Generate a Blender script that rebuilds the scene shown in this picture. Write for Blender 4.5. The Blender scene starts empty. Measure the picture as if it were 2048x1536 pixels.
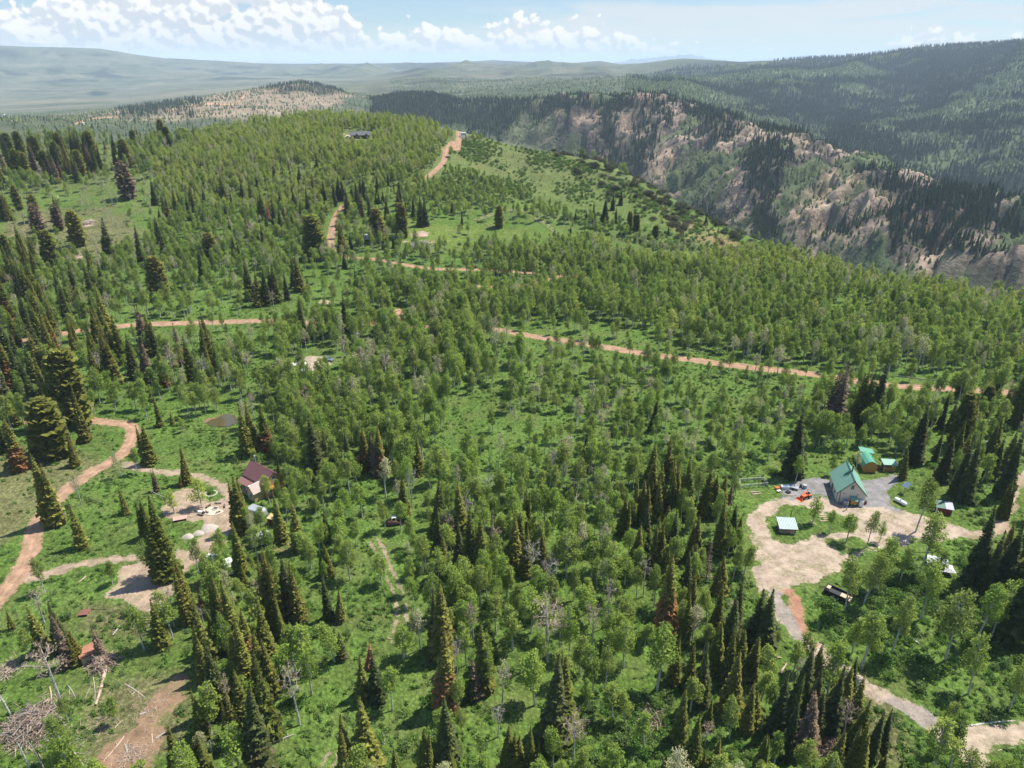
import bpy, bmesh, math, random, os
import numpy as np
from mathutils import Vector, Matrix

# ------------------------------------------------------------------ camera, sky, sun, exposure
SC = bpy.context.scene
COL = SC.collection
FPX, PITCH, CAMH = 1420.0, math.radians(24.6), 95.0
SUN_EL, SUN_AZ = math.radians(61), math.radians(63)        # azimuth clockwise from +Y (the view direction)
cam_d = bpy.data.cameras.new('camera'); cam = bpy.data.objects.new('camera', cam_d); COL.objects.link(cam)
cam.location = (0, 0, CAMH); cam.rotation_euler = (math.pi/2 - PITCH, 0, 0)
cam_d.sensor_fit = 'HORIZONTAL'; cam_d.sensor_width = 36.0; cam_d.lens = 36.0*FPX/2048
cam_d.clip_start = 0.5; cam_d.clip_end = 90000
SC.camera = cam
SC.view_settings.view_transform = 'Standard'; SC.view_settings.look = 'None'
SC.view_settings.exposure = 0.84; SC.view_settings.gamma = 1.0
SC.cycles.max_bounces = 5; SC.cycles.diffuse_bounces = 3; SC.cycles.glossy_bounces = 2
SC.cycles.transmission_bounces = 3; SC.cycles.volume_bounces = 1; SC.cycles.transparent_max_bounces = 6
SC.cycles.use_denoising = True
SC.cycles.sample_clamp_indirect = 4.0
SUN_STRENGTH, SKY_STRENGTH, HAZE_DENSITY = 4.6, 0.120, 6.8e-5

sun_d = bpy.data.lights.new('sun', 'SUN'); sun = bpy.data.objects.new('sun', sun_d); COL.objects.link(sun)
sun_d.energy = SUN_STRENGTH; sun_d.angle = math.radians(0.53); sun_d.color = (1.0, 0.955, 0.87)
sdir = Vector((math.sin(SUN_AZ)*math.cos(SUN_EL), math.cos(SUN_AZ)*math.cos(SUN_EL), math.sin(SUN_EL)))
sun.rotation_euler = sdir.to_track_quat('Z', 'Y').to_euler(); sun.location = (300, 200, 600)


class NT:
    """tiny node-tree helper"""
    def __init__(s, tree): s.t = tree; s.n = tree.nodes; s.l = tree.links
    def new(s, typ, **kw):
        n = s.n.new(typ)
        for k, v in kw.items(): setattr(n, k, v)
        return n
    def put(s, sock, v):
        if hasattr(v, 'is_output'): s.l.new(v, sock)
        elif v is not None: sock.default_value = v
    def math(s, op, a, b=None, c=None, clamp=False):
        n = s.new('ShaderNodeMath', operation=op, use_clamp=clamp)
        s.put(n.inputs[0], a); s.put(n.inputs[1], b) if b is not None else None
        if c is not None: s.put(n.inputs[2], c)
        return n.outputs[0]
    def noise(s, vec, scale, detail=4, rough=0.55, dist=0.0):
        n = s.new('ShaderNodeTexNoise'); s.put(n.inputs['Vector'], vec)
        n.inputs['Scale'].default_value = scale; n.inputs['Detail'].default_value = detail
        n.inputs['Roughness'].default_value = rough; n.inputs['Distortion'].default_value = dist
        return n.outputs['Fac']
    def maprange(s, v, a, b, c=0.0, d=1.0, smooth=False):
        n = s.new('ShaderNodeMapRange'); n.interpolation_type = 'SMOOTHSTEP' if smooth else 'LINEAR'
        s.put(n.inputs[0], v)
        for i, q in enumerate((a, b, c, d)): s.put(n.inputs[1+i], q)
        return n.outputs[0]
    def mix(s, f, a, b, mode='MIX'):
        n = s.new('ShaderNodeMix', data_type='RGBA', blend_type=mode)
        s.put(n.inputs[0], f); s.put(n.inputs[6], a); s.put(n.inputs[7], b)
        return n.outputs[2]
    def vmul(s, v, k):
        n = s.new('ShaderNodeVectorMath', operation='MULTIPLY'); s.put(n.inputs[0], v); n.inputs[1].default_value = k
        return n.outputs[0]
    def comb(s, x, y, z):
        n = s.new('ShaderNodeCombineXYZ')
        for i, q in enumerate((x, y, z)): s.put(n.inputs[i], q)
        return n.outputs[0]


def build_world():
    w = bpy.data.worlds.new('World'); SC.world = w; w.use_nodes = True
    T = NT(w.node_tree); T.n.clear()
    out = T.new('ShaderNodeOutputWorld')
    sky = T.new('ShaderNodeTexSky'); sky.sky_type = 'NISHITA'; sky.sun_disc = False
    sky.sun_elevation = SUN_EL; sky.sun_rotation = SUN_AZ
    sky.altitude = 2300; sky.air_density = 1.0; sky.dust_density = 0.6; sky.ozone_density = 1.6
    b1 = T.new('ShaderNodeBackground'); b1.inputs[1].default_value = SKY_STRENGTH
    # cloud layers: real directions of the sky (azimuth, elevation)
    tc = T.new('ShaderNodeTexCoord'); sp = T.new('ShaderNodeSeparateXYZ'); T.l.new(tc.outputs['Generated'], sp.inputs[0])
    az = T.math('ARCTAN2', sp.outputs[0], sp.outputs[1])
    el = T.math('ARCSINE', sp.outputs[2])
    dim = T.mix(T.maprange(el, 0.02, 0.55, 0, 1, True), (0.46, 0.50, 0.53, 1), (1.35, 1.33, 1.30, 1))  # sky darkened near the horizon, boosted overhead to lift the ambient light
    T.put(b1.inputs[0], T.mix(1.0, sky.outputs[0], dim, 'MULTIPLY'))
    u = T.maprange(az, -0.75, 0.75, 0.0, 1.0)
    fc = T.new('ShaderNodeFloatCurve'); T.l.new(u, fc.inputs['Value'])
    cu = fc.mapping.curves[0]
    # x = azimuth, y = height of the cumulus tops (0.125 rad at 1)
    tops = [(0.0, .46), (.115, .50), (.145, .62), (.18, .70), (.22, .72), (.30, .74), (.335, .72), (.365, .50), (.385, .34), (.41, .38), (.44, .40),
            (.47, .30), (.485, .40), (.52, .44), (.56, .40), (.60, .28), (.65, .1), (.72, .05), (.78, .10), (.81, .24), (.86, .27), (.91, .16), (1, .2)]
    cu.points[0].location = tops[0]; cu.points[1].location = tops[-1]
    for p in tops[1:-1]: cu.points.new(*p)
    fc.mapping.update()
    top = T.math('MULTIPLY', fc.outputs[0], 0.118)
    def warp(da, de):
        v = T.comb(T.math('ADD', az, da), T.math('MULTIPLY', T.math('ADD', el, de), 1.25), 0.0)
        nz = T.new('ShaderNodeTexNoise'); T.l.new(v, nz.inputs['Vector']); nz.inputs['Scale'].default_value = 55; nz.inputs['Detail'].default_value = 4
        o = T.new('ShaderNodeVectorMath', operation='MULTIPLY_ADD'); T.l.new(nz.outputs['Color'], o.inputs[0]); o.inputs[1].default_value = (.016, .016, 0); T.l.new(v, o.inputs[2])
        return o.outputs[0]
    def puff(v, sc):
        n = T.new('ShaderNodeTexVoronoi'); n.feature = 'SMOOTH_F1'; n.voronoi_dimensions = '2D'; T.l.new(v, n.inputs['Vector']); n.inputs['Scale'].default_value = sc; n.inputs['Smoothness'].default_value = 0.25
        return T.math('SUBTRACT', 0.9, n.outputs['Distance'])
    def dens(v):
        q = T.math('ADD', T.math('MULTIPLY', T.noise(v, 17, 4, 0.5), 0.50), T.math('MULTIPLY', puff(v, 34), 0.26))
        q = T.math('ADD', q, T.math('MULTIPLY', puff(v, 85), 0.16)); return T.math('ADD', q, T.math('MULTIPLY', T.noise(v, 190, 4, 0.6), 0.10))
    d1 = dens(warp(0, 0)); d2 = dens(warp(0.0045, 0.006))
    env = T.math('MULTIPLY', T.math('SUBTRACT', top, el), 9.0)
    envc = T.math('MINIMUM', env, 0.215)
    m1 = T.maprange(T.math('ADD', d1, envc), 0.555, 0.600, 0, 1, True)
    low = T.maprange(el, 0.002, 0.034, 0.55, 1.0, True)
    m1 = T.math('MULTIPLY', m1, low)
    lit = T.maprange(T.math('SUBTRACT', d1, d2), -0.055, 0.05, 0.0, 1.0, True)
    up = T.maprange(T.math('SUBTRACT', top, el), 0.0, 0.075, 1.0, 0.25)
    lit = T.math('ADD', T.math('MULTIPLY', lit, 0.62), T.math('MULTIPLY', up, 0.42))
    ccol = T.mix(lit, (0.52, 0.60, 0.69, 1), (1.05, 1.03, 1.0, 1))  # sunlit tops and shaded sides are painted into the cloud colour
    # cirrus veil
    cv = T.comb(T.math('MULTIPLY', az, 0.55), T.math('MULTIPLY', el, 5.0), 3.1)
    c1 = T.noise(cv, 9, 6, 0.55, 0.4)
    band = T.math('MULTIPLY', T.maprange(el, 0.018, 0.030, 0, 1, True), T.maprange(el, 0.056, 0.070, 1, 0, True))
    side = T.maprange(az, -0.12, 0.10, 0.25, 1.0, True)
    streak = T.math('MULTIPLY', T.maprange(T.noise(cv, 26, 5, 0.5, 0.3), 0.48, 0.74, 0, 0.28, True), T.maprange(el, 0.0, 0.10, 1.0, 0.4))
    m2 = T.math('MULTIPLY', T.math('MULTIPLY', T.maprange(c1, 0.33, 0.55, 0, 1, True), band), side)
    m2 = T.math('MAXIMUM', T.math('MULTIPLY', m2, 0.70), streak)
    m2 = T.math('MULTIPLY', m2, T.maprange(el, 0.0, 0.012, 0, 1, True))
    b2 = T.new('ShaderNodeBackground'); b2.inputs[0].default_value = (0.76, 0.78, 0.78, 1); b2.inputs[1].default_value = 0.60
    b3 = T.new('ShaderNodeBackground'); T.put(b3.inputs[0], ccol); b3.inputs[1].default_value = 0.58
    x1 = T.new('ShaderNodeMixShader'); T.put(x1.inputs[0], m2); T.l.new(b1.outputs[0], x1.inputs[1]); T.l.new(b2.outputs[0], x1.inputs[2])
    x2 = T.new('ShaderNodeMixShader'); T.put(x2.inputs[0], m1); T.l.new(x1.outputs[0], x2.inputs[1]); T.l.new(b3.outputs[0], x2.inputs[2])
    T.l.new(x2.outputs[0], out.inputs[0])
build_world()

# ------------------------------------------------------------------ helpers
RNG = np.random.default_rng(11); random.seed(5)
CP, SP = math.cos(PITCH), math.sin(PITCH)

def ray(px, py):
    u = (np.asarray(px, float)-1024)/FPX; v = (768-np.asarray(py, float))/FPX
    return np.stack([u, CP+v*SP, -SP+v*CP], -1)
def at_z(px, py, z):
    r = ray(px, py); t = (np.asarray(z, float)-CAMH)/r[..., 2]
    return r*t[..., None] + np.array([0, 0, CAMH])
def proj(x, y, z):
    zc = np.asarray(z, float)-CAMH
    d = y*CP - zc*SP; v = y*SP + zc*CP
    d = np.where(d < 1e-3, 1e-3, d)
    return 1024+FPX*x/d, 768-FPX*v/d, d

def vnoise(x, y, seed=0):
    x = np.asarray(x, float); y = np.asarray(y, float)
    ix = np.floor(x).astype(np.int64); iy = np.floor(y).astype(np.int64)
    fx = x-ix; fy = y-iy; fx = fx*fx*(3-2*fx); fy = fy*fy*(3-2*fy)
    def h(i, j):
        n = (i*374761393 + j*668265263 + seed*974711) & 0xffffffff
        n = ((n ^ (n >> 13))*1274126177) & 0xffffffff
        n = n ^ (n >> 16)
        return (n & 0xffff)/65535.0
    a = h(ix, iy); b = h(ix+1, iy); c = h(ix, iy+1); d = h(ix+1, iy+1)
    return (a*(1-fx)+b*fx)*(1-fy) + (c*(1-fx)+d*fx)*fy
def fbm(x, y, oct=4, seed=0, ridged=False):
    s = 0; a = 0.5; t = 0
    for o in range(oct):
        n = vnoise(x*2**o+o*17.3, y*2**o-o*9.1, seed+o)
        if ridged: n = 1-abs(2*n-1)
        s = s+a*n; t += a; a *= 0.5
    return s/t
def in_poly(px, py, poly):
    px = np.asarray(px, float); py = np.asarray(py, float)
    ins = np.zeros(px.shape, bool); n = len(poly)
    for i in range(n):
        x1, y1 = poly[i]; x2, y2 = poly[(i+1) % n]
        if y1 == y2: continue
        c = ((y1 > py) != (y2 > py)) & (px < (x2-x1)*(py-y1)/(y2-y1)+x1)
        ins ^= c
    return ins
def seg_dist(px, py, pts, closed=False):
    px = np.asarray(px, float); py = np.asarray(py, float)
    best = np.full(px.shape, 1e9); q = list(pts)+([pts[0]] if closed else [])
    for (x1, y1), (x2, y2) in zip(q[:-1], q[1:]):
        dx, dy = x2-x1, y2-y1; L = dx*dx+dy*dy+1e-9
        t = np.clip(((px-x1)*dx+(py-y1)*dy)/L, 0, 1)
        best = np.minimum(best, (px-x1-t*dx)**2+(py-y1-t*dy)**2)
    return np.sqrt(best)
def sstep(a, b, x):
    t = np.clip((x-a)/(b-a), 0, 1); return t*t*(3-2*t)

def np_mesh(name, V, F, mats, mi=None, smooth=False):
    """V (n,3); F list of (m,k) int arrays or one; mi per-face material index"""
    if not isinstance(F, (list, tuple)): F = [F]
    F = [f for f in F if len(f)]
    me = bpy.data.meshes.new(name)
    V = np.asarray(V, np.float32)
    me.vertices.add(len(V)); me.vertices.foreach_set('co', V.ravel())
    loops = np.concatenate([f.ravel() for f in F]); sizes = np.concatenate([np.full(len(f), f.shape[1]) for f in F])
    me.loops.add(len(loops)); me.loops.foreach_set('vertex_index', loops.astype(np.int32))
    me.polygons.add(len(sizes)); st = np.concatenate([[0], np.cumsum(sizes)[:-1]])
    me.polygons.foreach_set('loop_start', st.astype(np.int32)); me.polygons.foreach_set('loop_total', sizes.astype(np.int32))
    for m in mats: me.materials.append(m)
    if mi is not None: me.polygons.foreach_set('material_index', np.asarray(mi, np.int32))
    me.polygons.foreach_set('use_smooth', np.full(len(sizes), smooth))
    me.update(calc_edges=True); me.validate()
    return me
def set_attr(me, name, typ, data):
    a = me.attributes.new(name, typ, 'POINT')
    if typ == 'FLOAT_COLOR':
        d = np.ones((len(data), 4), np.float32); d[:, :3] = data; a.data.foreach_set('color', d.ravel())
    elif typ == 'FLOAT': a.data.foreach_set('value', np.asarray(data, np.float32))
    elif typ == 'INT': a.data.foreach_set('value', np.asarray(data, np.int32))
    elif typ == 'FLOAT_VECTOR': a.data.foreach_set('vector', np.asarray(data, np.float32).ravel())
def link(me, name, parent=None, **props):
    o = bpy.data.objects.new(name, me); COL.objects.link(o)
    if parent is not None: o.parent = parent
    for k, v in props.items():
        if v is not None: o[k] = v
    return o
def tube(p0, p1, r0, r1, n=6):
    p0 = np.asarray(p0, float); p1 = np.asarray(p1, float); d = p1-p0; d = d/(np.linalg.norm(d)+1e-9)
    a = np.cross(d, [0, 0, 1.0] if abs(d[2]) < .9 else [1.0, 0, 0]); a /= np.linalg.norm(a); b = np.cross(d, a)
    t = np.arange(n)*2*math.pi/n; c = np.cos(t)[:, None]*a+np.sin(t)[:, None]*b
    V = np.concatenate([p0+c*r0, p1+c*r1]); i = np.arange(n); j = (i+1) % n
    return V, np.stack([i, j, j+n, i+n], 1)
class Geo:
    """collects vertices and faces"""
    def __init__(s): s.V = []; s.F = {3: [], 4: []}; s.M = {3: [], 4: []}; s.n = 0; s.A = []
    def add(s, V, F, m=0, a=None):
        V = np.asarray(V, float); F = np.asarray(F); k = F.shape[1]
        s.F[k].append(F+s.n); s.M[k].append(np.full(len(F), m)); s.V.append(V); s.n += len(V)
        s.A.append(np.full(len(V), 0.5) if a is None else np.broadcast_to(np.asarray(a, float), (len(V),)))
        return s
    def tube(s, p0, p1, r0, r1, n=6, m=0, a=None): return s.add(*tube(p0, p1, r0, r1, n), m, a)
    def path(s, P, R, n=5, m=0, a=None):
        for i in range(len(P)-1): s.tube(P[i], P[i+1], R[i], R[i+1], n, m, a)
        return s
    def mesh(s, name, mats, smooth=False, attr=None):
        F = []; M = []
        for k in (3, 4):
            if s.F[k]: F.append(np.concatenate(s.F[k])); M.append(np.concatenate(s.M[k]))
        me = np_mesh(name, np.concatenate(s.V), F, mats, np.concatenate(M), smooth)
        if attr: set_attr(me, attr, 'FLOAT', np.concatenate(s.A))
        return me

# ------------------------------------------------------------------ materials
def new_mat(name):
    m = bpy.data.materials.new(name); m.use_nodes = True; T = NT(m.node_tree); T.n.clear()
    out = T.new('ShaderNodeOutputMaterial')
    return m, T, out
def bsdf(T, out, col, rough=0.85, bump=None, bstr=0.4, bdist=0.1, metal=0.0, spec=0.25):
    p = T.new('ShaderNodeBsdfPrincipled'); T.put(p.inputs['Base Color'], col); T.put(p.inputs['Roughness'], rough)
    p.inputs['Metallic'].default_value = metal; p.inputs['Specular IOR Level'].default_value = spec
    if bump is not None:
        b = T.new('ShaderNodeBump'); b.inputs['Strength'].default_value = bstr; b.inputs['Distance'].default_value = bdist
        T.put(b.inputs['Height'], bump); T.l.new(b.outputs[0], p.inputs['Normal'])
    T.l.new(p.outputs[0], out.inputs[0]); return p
def attr_node(T, name):
    a = T.new('ShaderNodeAttribute'); a.attribute_name = name; return a
def pos(T):
    return T.new('ShaderNodeNewGeometry').outputs['Position']
def obj_co(T):
    return T.new('ShaderNodeTexCoord').outputs['Object']

MATS = {}
def plain(name, col, rough=0.7, var=0.25, scale=1.5, metal=0.0, spec=0.3, bump=0.0, stripe=None):
    """procedural paint / wood / stone: base colour with worn patches; stripe=(axis, period m, depth)"""
    if name in MATS: return MATS[name]
    m, T, out = new_mat(name); co = obj_co(T)
    n1 = T.noise(co, scale, 6, 0.6); n2 = T.noise(co, scale*9, 4, 0.6)
    k = T.math('ADD', T.math('MULTIPLY', n1, 0.65), T.math('MULTIPLY', n2, 0.35))
    f = T.maprange(k, 0.3, 0.7, 1.0-var, 1.0+var*0.7)
    if stripe:
        sp = T.new('ShaderNodeSeparateXYZ'); T.l.new(co, sp.inputs[0])
        w = T.math('FRACT', T.math('MULTIPLY', sp.outputs[stripe[0]], 1.0/stripe[1]))
        g = T.maprange(T.math('ABSOLUTE', T.math('SUBTRACT', w, 0.5)), 0.36, 0.48, 1.0, 1.0-stripe[2])
        f = T.math('MULTIPLY', f, g)
    c = T.new('ShaderNodeVectorMath', operation='SCALE'); c.inputs[0].default_value = col[:3]; T.put(c.inputs['Scale'], f)
    bsdf(T, out, c.outputs[0], rough, n2 if bump else None, bump, 0.03, metal, spec)
    MATS[name] = m; return m

def leaf_mat(name, ca, cb, trans=0.35, lo=0.6, hi=1.35, dead=None):
    """foliage: per-leaf tone, per-tree hue; 'dead' = colour taken where the tone attribute is high (dry needles)"""
    m, T, out = new_mat(name)
    g = T.new('ShaderNodeNewGeometry'); oi = T.new('ShaderNodeObjectInfo')
    at = attr_node(T, 'tone')
    c = T.mix(oi.outputs['Random'], ca+(1,), cb+(1,))
    if dead:
        f = T.maprange(T.math('ADD', at.outputs['Fac'], T.math('MULTIPLY', T.math('SUBTRACT', g.outputs['Random Per Island'], 0.5), 0.5)), 0.85, 1.15, 0, 1)
        c = T.mix(f, c, dead+(1,))
    k = T.maprange(g.outputs['Random Per Island'], 0, 1, lo, hi)
    k2 = T.maprange(T.math('FRACT', T.math('MULTIPLY', oi.outputs['Random'], 7.31)), 0, 1, 0.80, 1.18)
    sc = T.new('ShaderNodeVectorMath', operation='SCALE'); T.put(sc.inputs[0], c); T.put(sc.inputs['Scale'], T.math('MULTIPLY', k, k2))
    d = T.new('ShaderNodeBsdfDiffuse'); T.l.new(sc.outputs[0], d.inputs[0])
    t = T.new('ShaderNodeBsdfTranslucent'); T.l.new(sc.outputs[0], t.inputs[0])
    x = T.new('ShaderNodeMixShader'); x.inputs[0].default_value = trans
    T.l.new(d.outputs[0], x.inputs[1]); T.l.new(t.outputs[0], x.inputs[2])
    gl = T.new('ShaderNodeBsdfGlossy'); gl.inputs['Roughness'].default_value = 0.5; gl.inputs[0].default_value = (1, 1, 1, 1)
    x2 = T.new('ShaderNodeMixShader'); x2.inputs[0].default_value = 0.006
    T.l.new(x.outputs[0], x2.inputs[1]); T.l.new(gl.outputs[0], x2.inputs[2])
    T.l.new(x2.outputs[0], out.inputs[0]); MATS[name] = m; return m

M_ASPEN = leaf_mat('aspen_leaf', (0.215, 0.320, 0.044), (0.290, 0.350, 0.070), 0.55)
M_ASPEN_Y = leaf_mat('young_aspen_leaf', (0.300, 0.390, 0.052), (0.385, 0.415, 0.085), 0.55)
M_PALE = leaf_mat('pale_aspen_leaf', (0.38, 0.39, 0.18), (0.42, 0.40, 0.225), 0.5)
M_SPRUCE = leaf_mat('spruce_needle', (0.130, 0.155, 0.026), (0.200, 0.190, 0.038), 0.34, 0.55, 1.5, dead=(0.25, 0.115, 0.05))
M_SPRUCE_D = leaf_mat('dark_spruce_needle', (0.068, 0.090, 0.026), (0.105, 0.118, 0.034), 0.3, 0.6, 1.4, dead=(0.13, 0.075, 0.035))
M_RED = leaf_mat('red_needle', (0.40, 0.150, 0.070), (0.36, 0.17, 0.09), 0.2)
M_BROWN = leaf_mat('brown_needle', (0.165, 0.112, 0.066), (0.19, 0.14, 0.090), 0.15)
M_SCRUB = leaf_mat('scrub_leaf', (0.075, 0.082, 0.045), (0.100, 0.104, 0.058), 0.3)
M_BUSH = leaf_mat('bush_leaf', (0.105, 0.220, 0.030), (0.155, 0.245, 0.046), 0.5)
M_BUSH_G = leaf_mat('sage_bush_leaf', (0.135, 0.225, 0.055), (0.165, 0.235, 0.070), 0.45)

def bark(name, col, dark, rough=0.85):
    m, T, out = new_mat(name); co = obj_co(T)
    n = T.noise(T.vmul(co, (1, 1, 0.35)), 4.5, 5, 0.65)
    c = T.mix(T.maprange(n, 0.50, 0.62), col+(1,), dark+(1,))
    bsdf(T, out, c, rough); MATS[name] = m; return m
M_ABARK = bark('aspen_bark', (0.50, 0.48, 0.41), (0.16, 0.14, 0.11))
M_SBARK = bark('spruce_bark', (0.115, 0.085, 0.062), (0.06, 0.045, 0.035))
M_GREY = bark('grey_deadwood', (0.36, 0.32, 0.27), (0.20, 0.165, 0.13))
M_TAN = bark('tan_deadwood', (0.46, 0.35, 0.25), (0.27, 0.19, 0.13))
M_PINK = bark('pinkish_twig', (0.40, 0.29, 0.23), (0.27, 0.19, 0.15))

# ground: grass albedo from the 'tint' attribute, dirt where the 'dirt' attribute (metres inside a dirt area) is positive
def ground_material(name, near=True):
    m, T, out = new_mat(name); p = pos(T)
    tint = attr_node(T, 'tint').outputs['Color']
    a = T.noise(p, 0.045, 5, 0.6); b = T.noise(p, 0.35, 5, 0.62); c = T.noise(p, 2.2, 4, 0.6)
    f = T.math('ADD', T.math('ADD', T.math('MULTIPLY', a, 0.5), T.math('MULTIPLY', b, 0.75)), T.math('MULTIPLY', c, 0.75))
    v = T.new('ShaderNodeTexVoronoi'); T.l.new(p, v.inputs['Vector']); v.inputs['Scale'].default_value = 1.25; v.inputs['Randomness'].default_value = 1.0
    f = T.maprange(f, 0.70, 1.30, 0.50, 1.50)
    f = T.math('MULTIPLY', f, T.maprange(v.outputs['Distance'], 0.05, 0.75, 1.18, 0.62))
    ck = T.math('MULTIPLY', T.math('SUBTRACT', 0.8, v.outputs['Distance']), 0.5)
    sc = T.new('ShaderNodeVectorMath', operation='SCALE'); T.put(sc.inputs[0], tint); T.put(sc.inputs['Scale'], f)
    g = T.mix(T.maprange(T.noise(p, 0.11, 5, 0.6), 0.47, 0.70, 0, 0.42), sc.outputs[0], (0.150, 0.145, 0.055, 1))
    h = T.math('ADD', T.math('ADD', T.math('MULTIPLY', b, 0.8), c), ck)
    dw = attr_node(T, 'dirt').outputs['Fac']; dc = attr_node(T, 'dirtcol').outputs['Color']
    e = T.math('ADD', dw, T.math('MULTIPLY', T.math('SUBTRACT', T.noise(p, 0.55, 6, 0.68), 0.5), 3.4))
    e = T.math('ADD', e, T.math('MULTIPLY', T.math('SUBTRACT', T.noise(p, 4.0, 3, 0.6), 0.5), 0.9))
    e = T.math('ADD', e, T.math('MULTIPLY', T.math('MULTIPLY', T.math('SUBTRACT', T.noise(p, 0.17, 5, 0.6), 0.56), attr_node(T, 'weed').outputs['Fac']), 9.0))
    e = T.maprange(e, -0.15, 0.45, 0, 1, True)
    dn = T.maprange(T.math('ADD', T.math('MULTIPLY', T.noise(p, 0.5, 6, 0.65), 0.6), T.math('MULTIPLY', T.noise(p, 5.0, 4, 0.6), 0.4)), 0.36, 0.64, 0.58, 1.32)
    ds = T.new('ShaderNodeVectorMath', operation='SCALE'); T.put(ds.inputs[0], dc); T.put(ds.inputs['Scale'], dn)
    # pebbles and clods: dark specks
    speck = T.maprange(T.noise(p, 7.0, 3, 0.7), 0.62, 0.72, 0, 0.35)
    dcol = T.mix(speck, ds.outputs[0], (0.20, 0.13, 0.085, 1))
    # weeds inside the yards
    weed = T.math('MULTIPLY', T.maprange(T.noise(p, 0.22, 6, 0.72), 0.50, 0.60, 0, 1, True), T.maprange(T.noise(p, 1.7, 4, 0.7), 0.36, 0.58, 0, 1))
    weed = T.math('MULTIPLY', weed, T.maprange(dw, 3.5, 5.5, 1.0, 1.0))
    dcol = T.mix(T.math('MULTIPLY', weed, attr_node(T, 'weed').outputs['Fac']), dcol, (0.155, 0.145, 0.060, 1))
    colr = T.mix(e, g, dcol)
    bstr = T.maprange(e, 0, 1, 1.0, 0.25)
    pr = T.new('ShaderNodeBsdfPrincipled'); T.put(pr.inputs['Base Color'], colr); pr.inputs['Roughness'].default_value = 0.95
    pr.inputs['Specular IOR Level'].default_value = 0.1
    bu = T.new('ShaderNodeBump'); bu.inputs['Distance'].default_value = 0.45; T.put(bu.inputs['Strength'], bstr); T.put(bu.inputs['Height'], h)
    T.l.new(bu.outputs[0], pr.inputs['Normal']); T.l.new(pr.outputs[0], out.inputs[0])
    return m
M_GROUND = ground_material('ground')

def far_material():
    m, T, out = new_mat('far_ground'); p = pos(T)
    c = attr_node(T, 'tint').outputs['Color']
    n = T.math('ADD', T.math('MULTIPLY', T.noise(p, 0.012, 6, 0.62), 0.6), T.math('MULTIPLY', T.noise(p, 0.09, 5, 0.62), 0.5))
    f = T.maprange(n, 0.40, 0.70, 0.66, 1.34)
    sc = T.new('ShaderNodeVectorMath', operation='SCALE'); T.put(sc.inputs[0], c); T.put(sc.inputs['Scale'], f)
    bsdf(T, out, sc.outputs[0], 0.95, T.noise(p, 0.12, 5, 0.65), 0.8, 5.0, spec=0.05)
    return m
M_FAR = far_material()

# ------------------------------------------------------------------ near terrain (plateau, hill and shoulder) as a height field
CTRL = [(1700,1000,0),(1500,1100,0),(1000,1200,-1),(600,1200,-1),(200,1200,-1),(100,1500,-2),(1000,1500,-2),(1900,1500,-1),(1700,1300,-.5),(515,990,0),(420,1050,0),
 (300,900,0),(60,1000,1),(700,900,0),(1100,800,0),(1500,800,0),(1950,800,2),(2040,900,2),(300,650,1),(0,690,1),(740,650,0),(1100,680,0),(1500,740,0),(1900,770,1),
 (100,480,8),(350,500,7),(600,500,6),(840,490,6),(1000,440,10),(1200,480,4),(1400,520,1),(1530,500,-1),(1300,600,0),(1700,560,0),(2000,600,0),(2000,680,0),
 (640,400,18),(640,330,33),(640,275,44),(650,246,50),(350,400,17),(350,320,33),(400,270,43),(100,400,18),(100,330,30),(100,290,37),(0,310,33),
 (880,350,28),(890,320,34),(915,270,44),(930,262,46),(800,250,49),(1000,350,26),(1100,310,33),(1050,420,13),(1200,380,18),(1250,360,23),(1350,430,9),(1300,450,8),(720,276,43.5)]
_c = np.array(CTRL, float); _w = at_z(_c[:, 0], _c[:, 1], _c[:, 2])
CX, CY, CZ = _w[:, 0], _w[:, 1], _w[:, 2]
ex = np.array([[0, 0, -3], [-200, 40, -4], [200, 30, -3], [-420, 330, 6], [360, 230, 0], [-520, 500, 28]], float)
CX = np.r_[CX, ex[:, 0]]; CY = np.r_[CY, ex[:, 1]]; CZ = np.r_[CZ, ex[:, 2]]
def _tps():
    n = len(CX); S = 100.0
    r = np.hypot(CX[:, None]-CX, CY[:, None]-CY)/S
    K = np.where(r > 0, r*r*np.log(r+1e-12), 0)+0.02*np.eye(n)
    Pm = np.stack([np.ones(n), CX/S, CY/S], 1)
    A = np.block([[K, Pm], [Pm.T, np.zeros((3, 3))]])
    return np.linalg.solve(A, np.r_[CZ, 0, 0, 0])
TPSW = _tps()
def tps(x, y):
    S = 100.0; n = len(CX); o = TPSW[n]+TPSW[n+1]*x/S+TPSW[n+2]*y/S
    for i in range(n):
        r2 = ((x-CX[i])**2+(y-CY[i])**2)/S/S
        o = o+TPSW[i]*0.5*r2*np.log(r2+1e-12)
    return o
EDGE_PX = [(-700,330,28),(-300,305,30),(0,290,36),(100,284,38),(200,286,38),(330,281,41),(430,263,45),(560,245,49),(650,240,50.5),(760,243,50.5),(850,250,49),(930,262,46.5),(1010,280,42),
 (1100,302,35),(1180,325,29),(1250,357,23.5),(1330,400,14.5),(1400,438,7.5),(1480,478,1),(1540,505,-1),(1620,530,-1),(1700,550,0),(1850,575,0),(2048,605,0),(2300,640,0),(2700,690,0)]
_e = np.array(EDGE_PX, float); EDGE = [tuple(q[:2]) for q in at_z(_e[:, 0], _e[:, 1], _e[:, 2])]
REGION = EDGE + [(700, -200), (-900, -200)]
GX0, GX1, GY0, GY1, GS = -640.0, 560.0, 8.0, 800.0, 2.0
gx = np.arange(GX0, GX1+.1, GS); gy = np.arange(GY0, GY1+.1, GS)
XX, YY = np.meshgrid(gx, gy)
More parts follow.
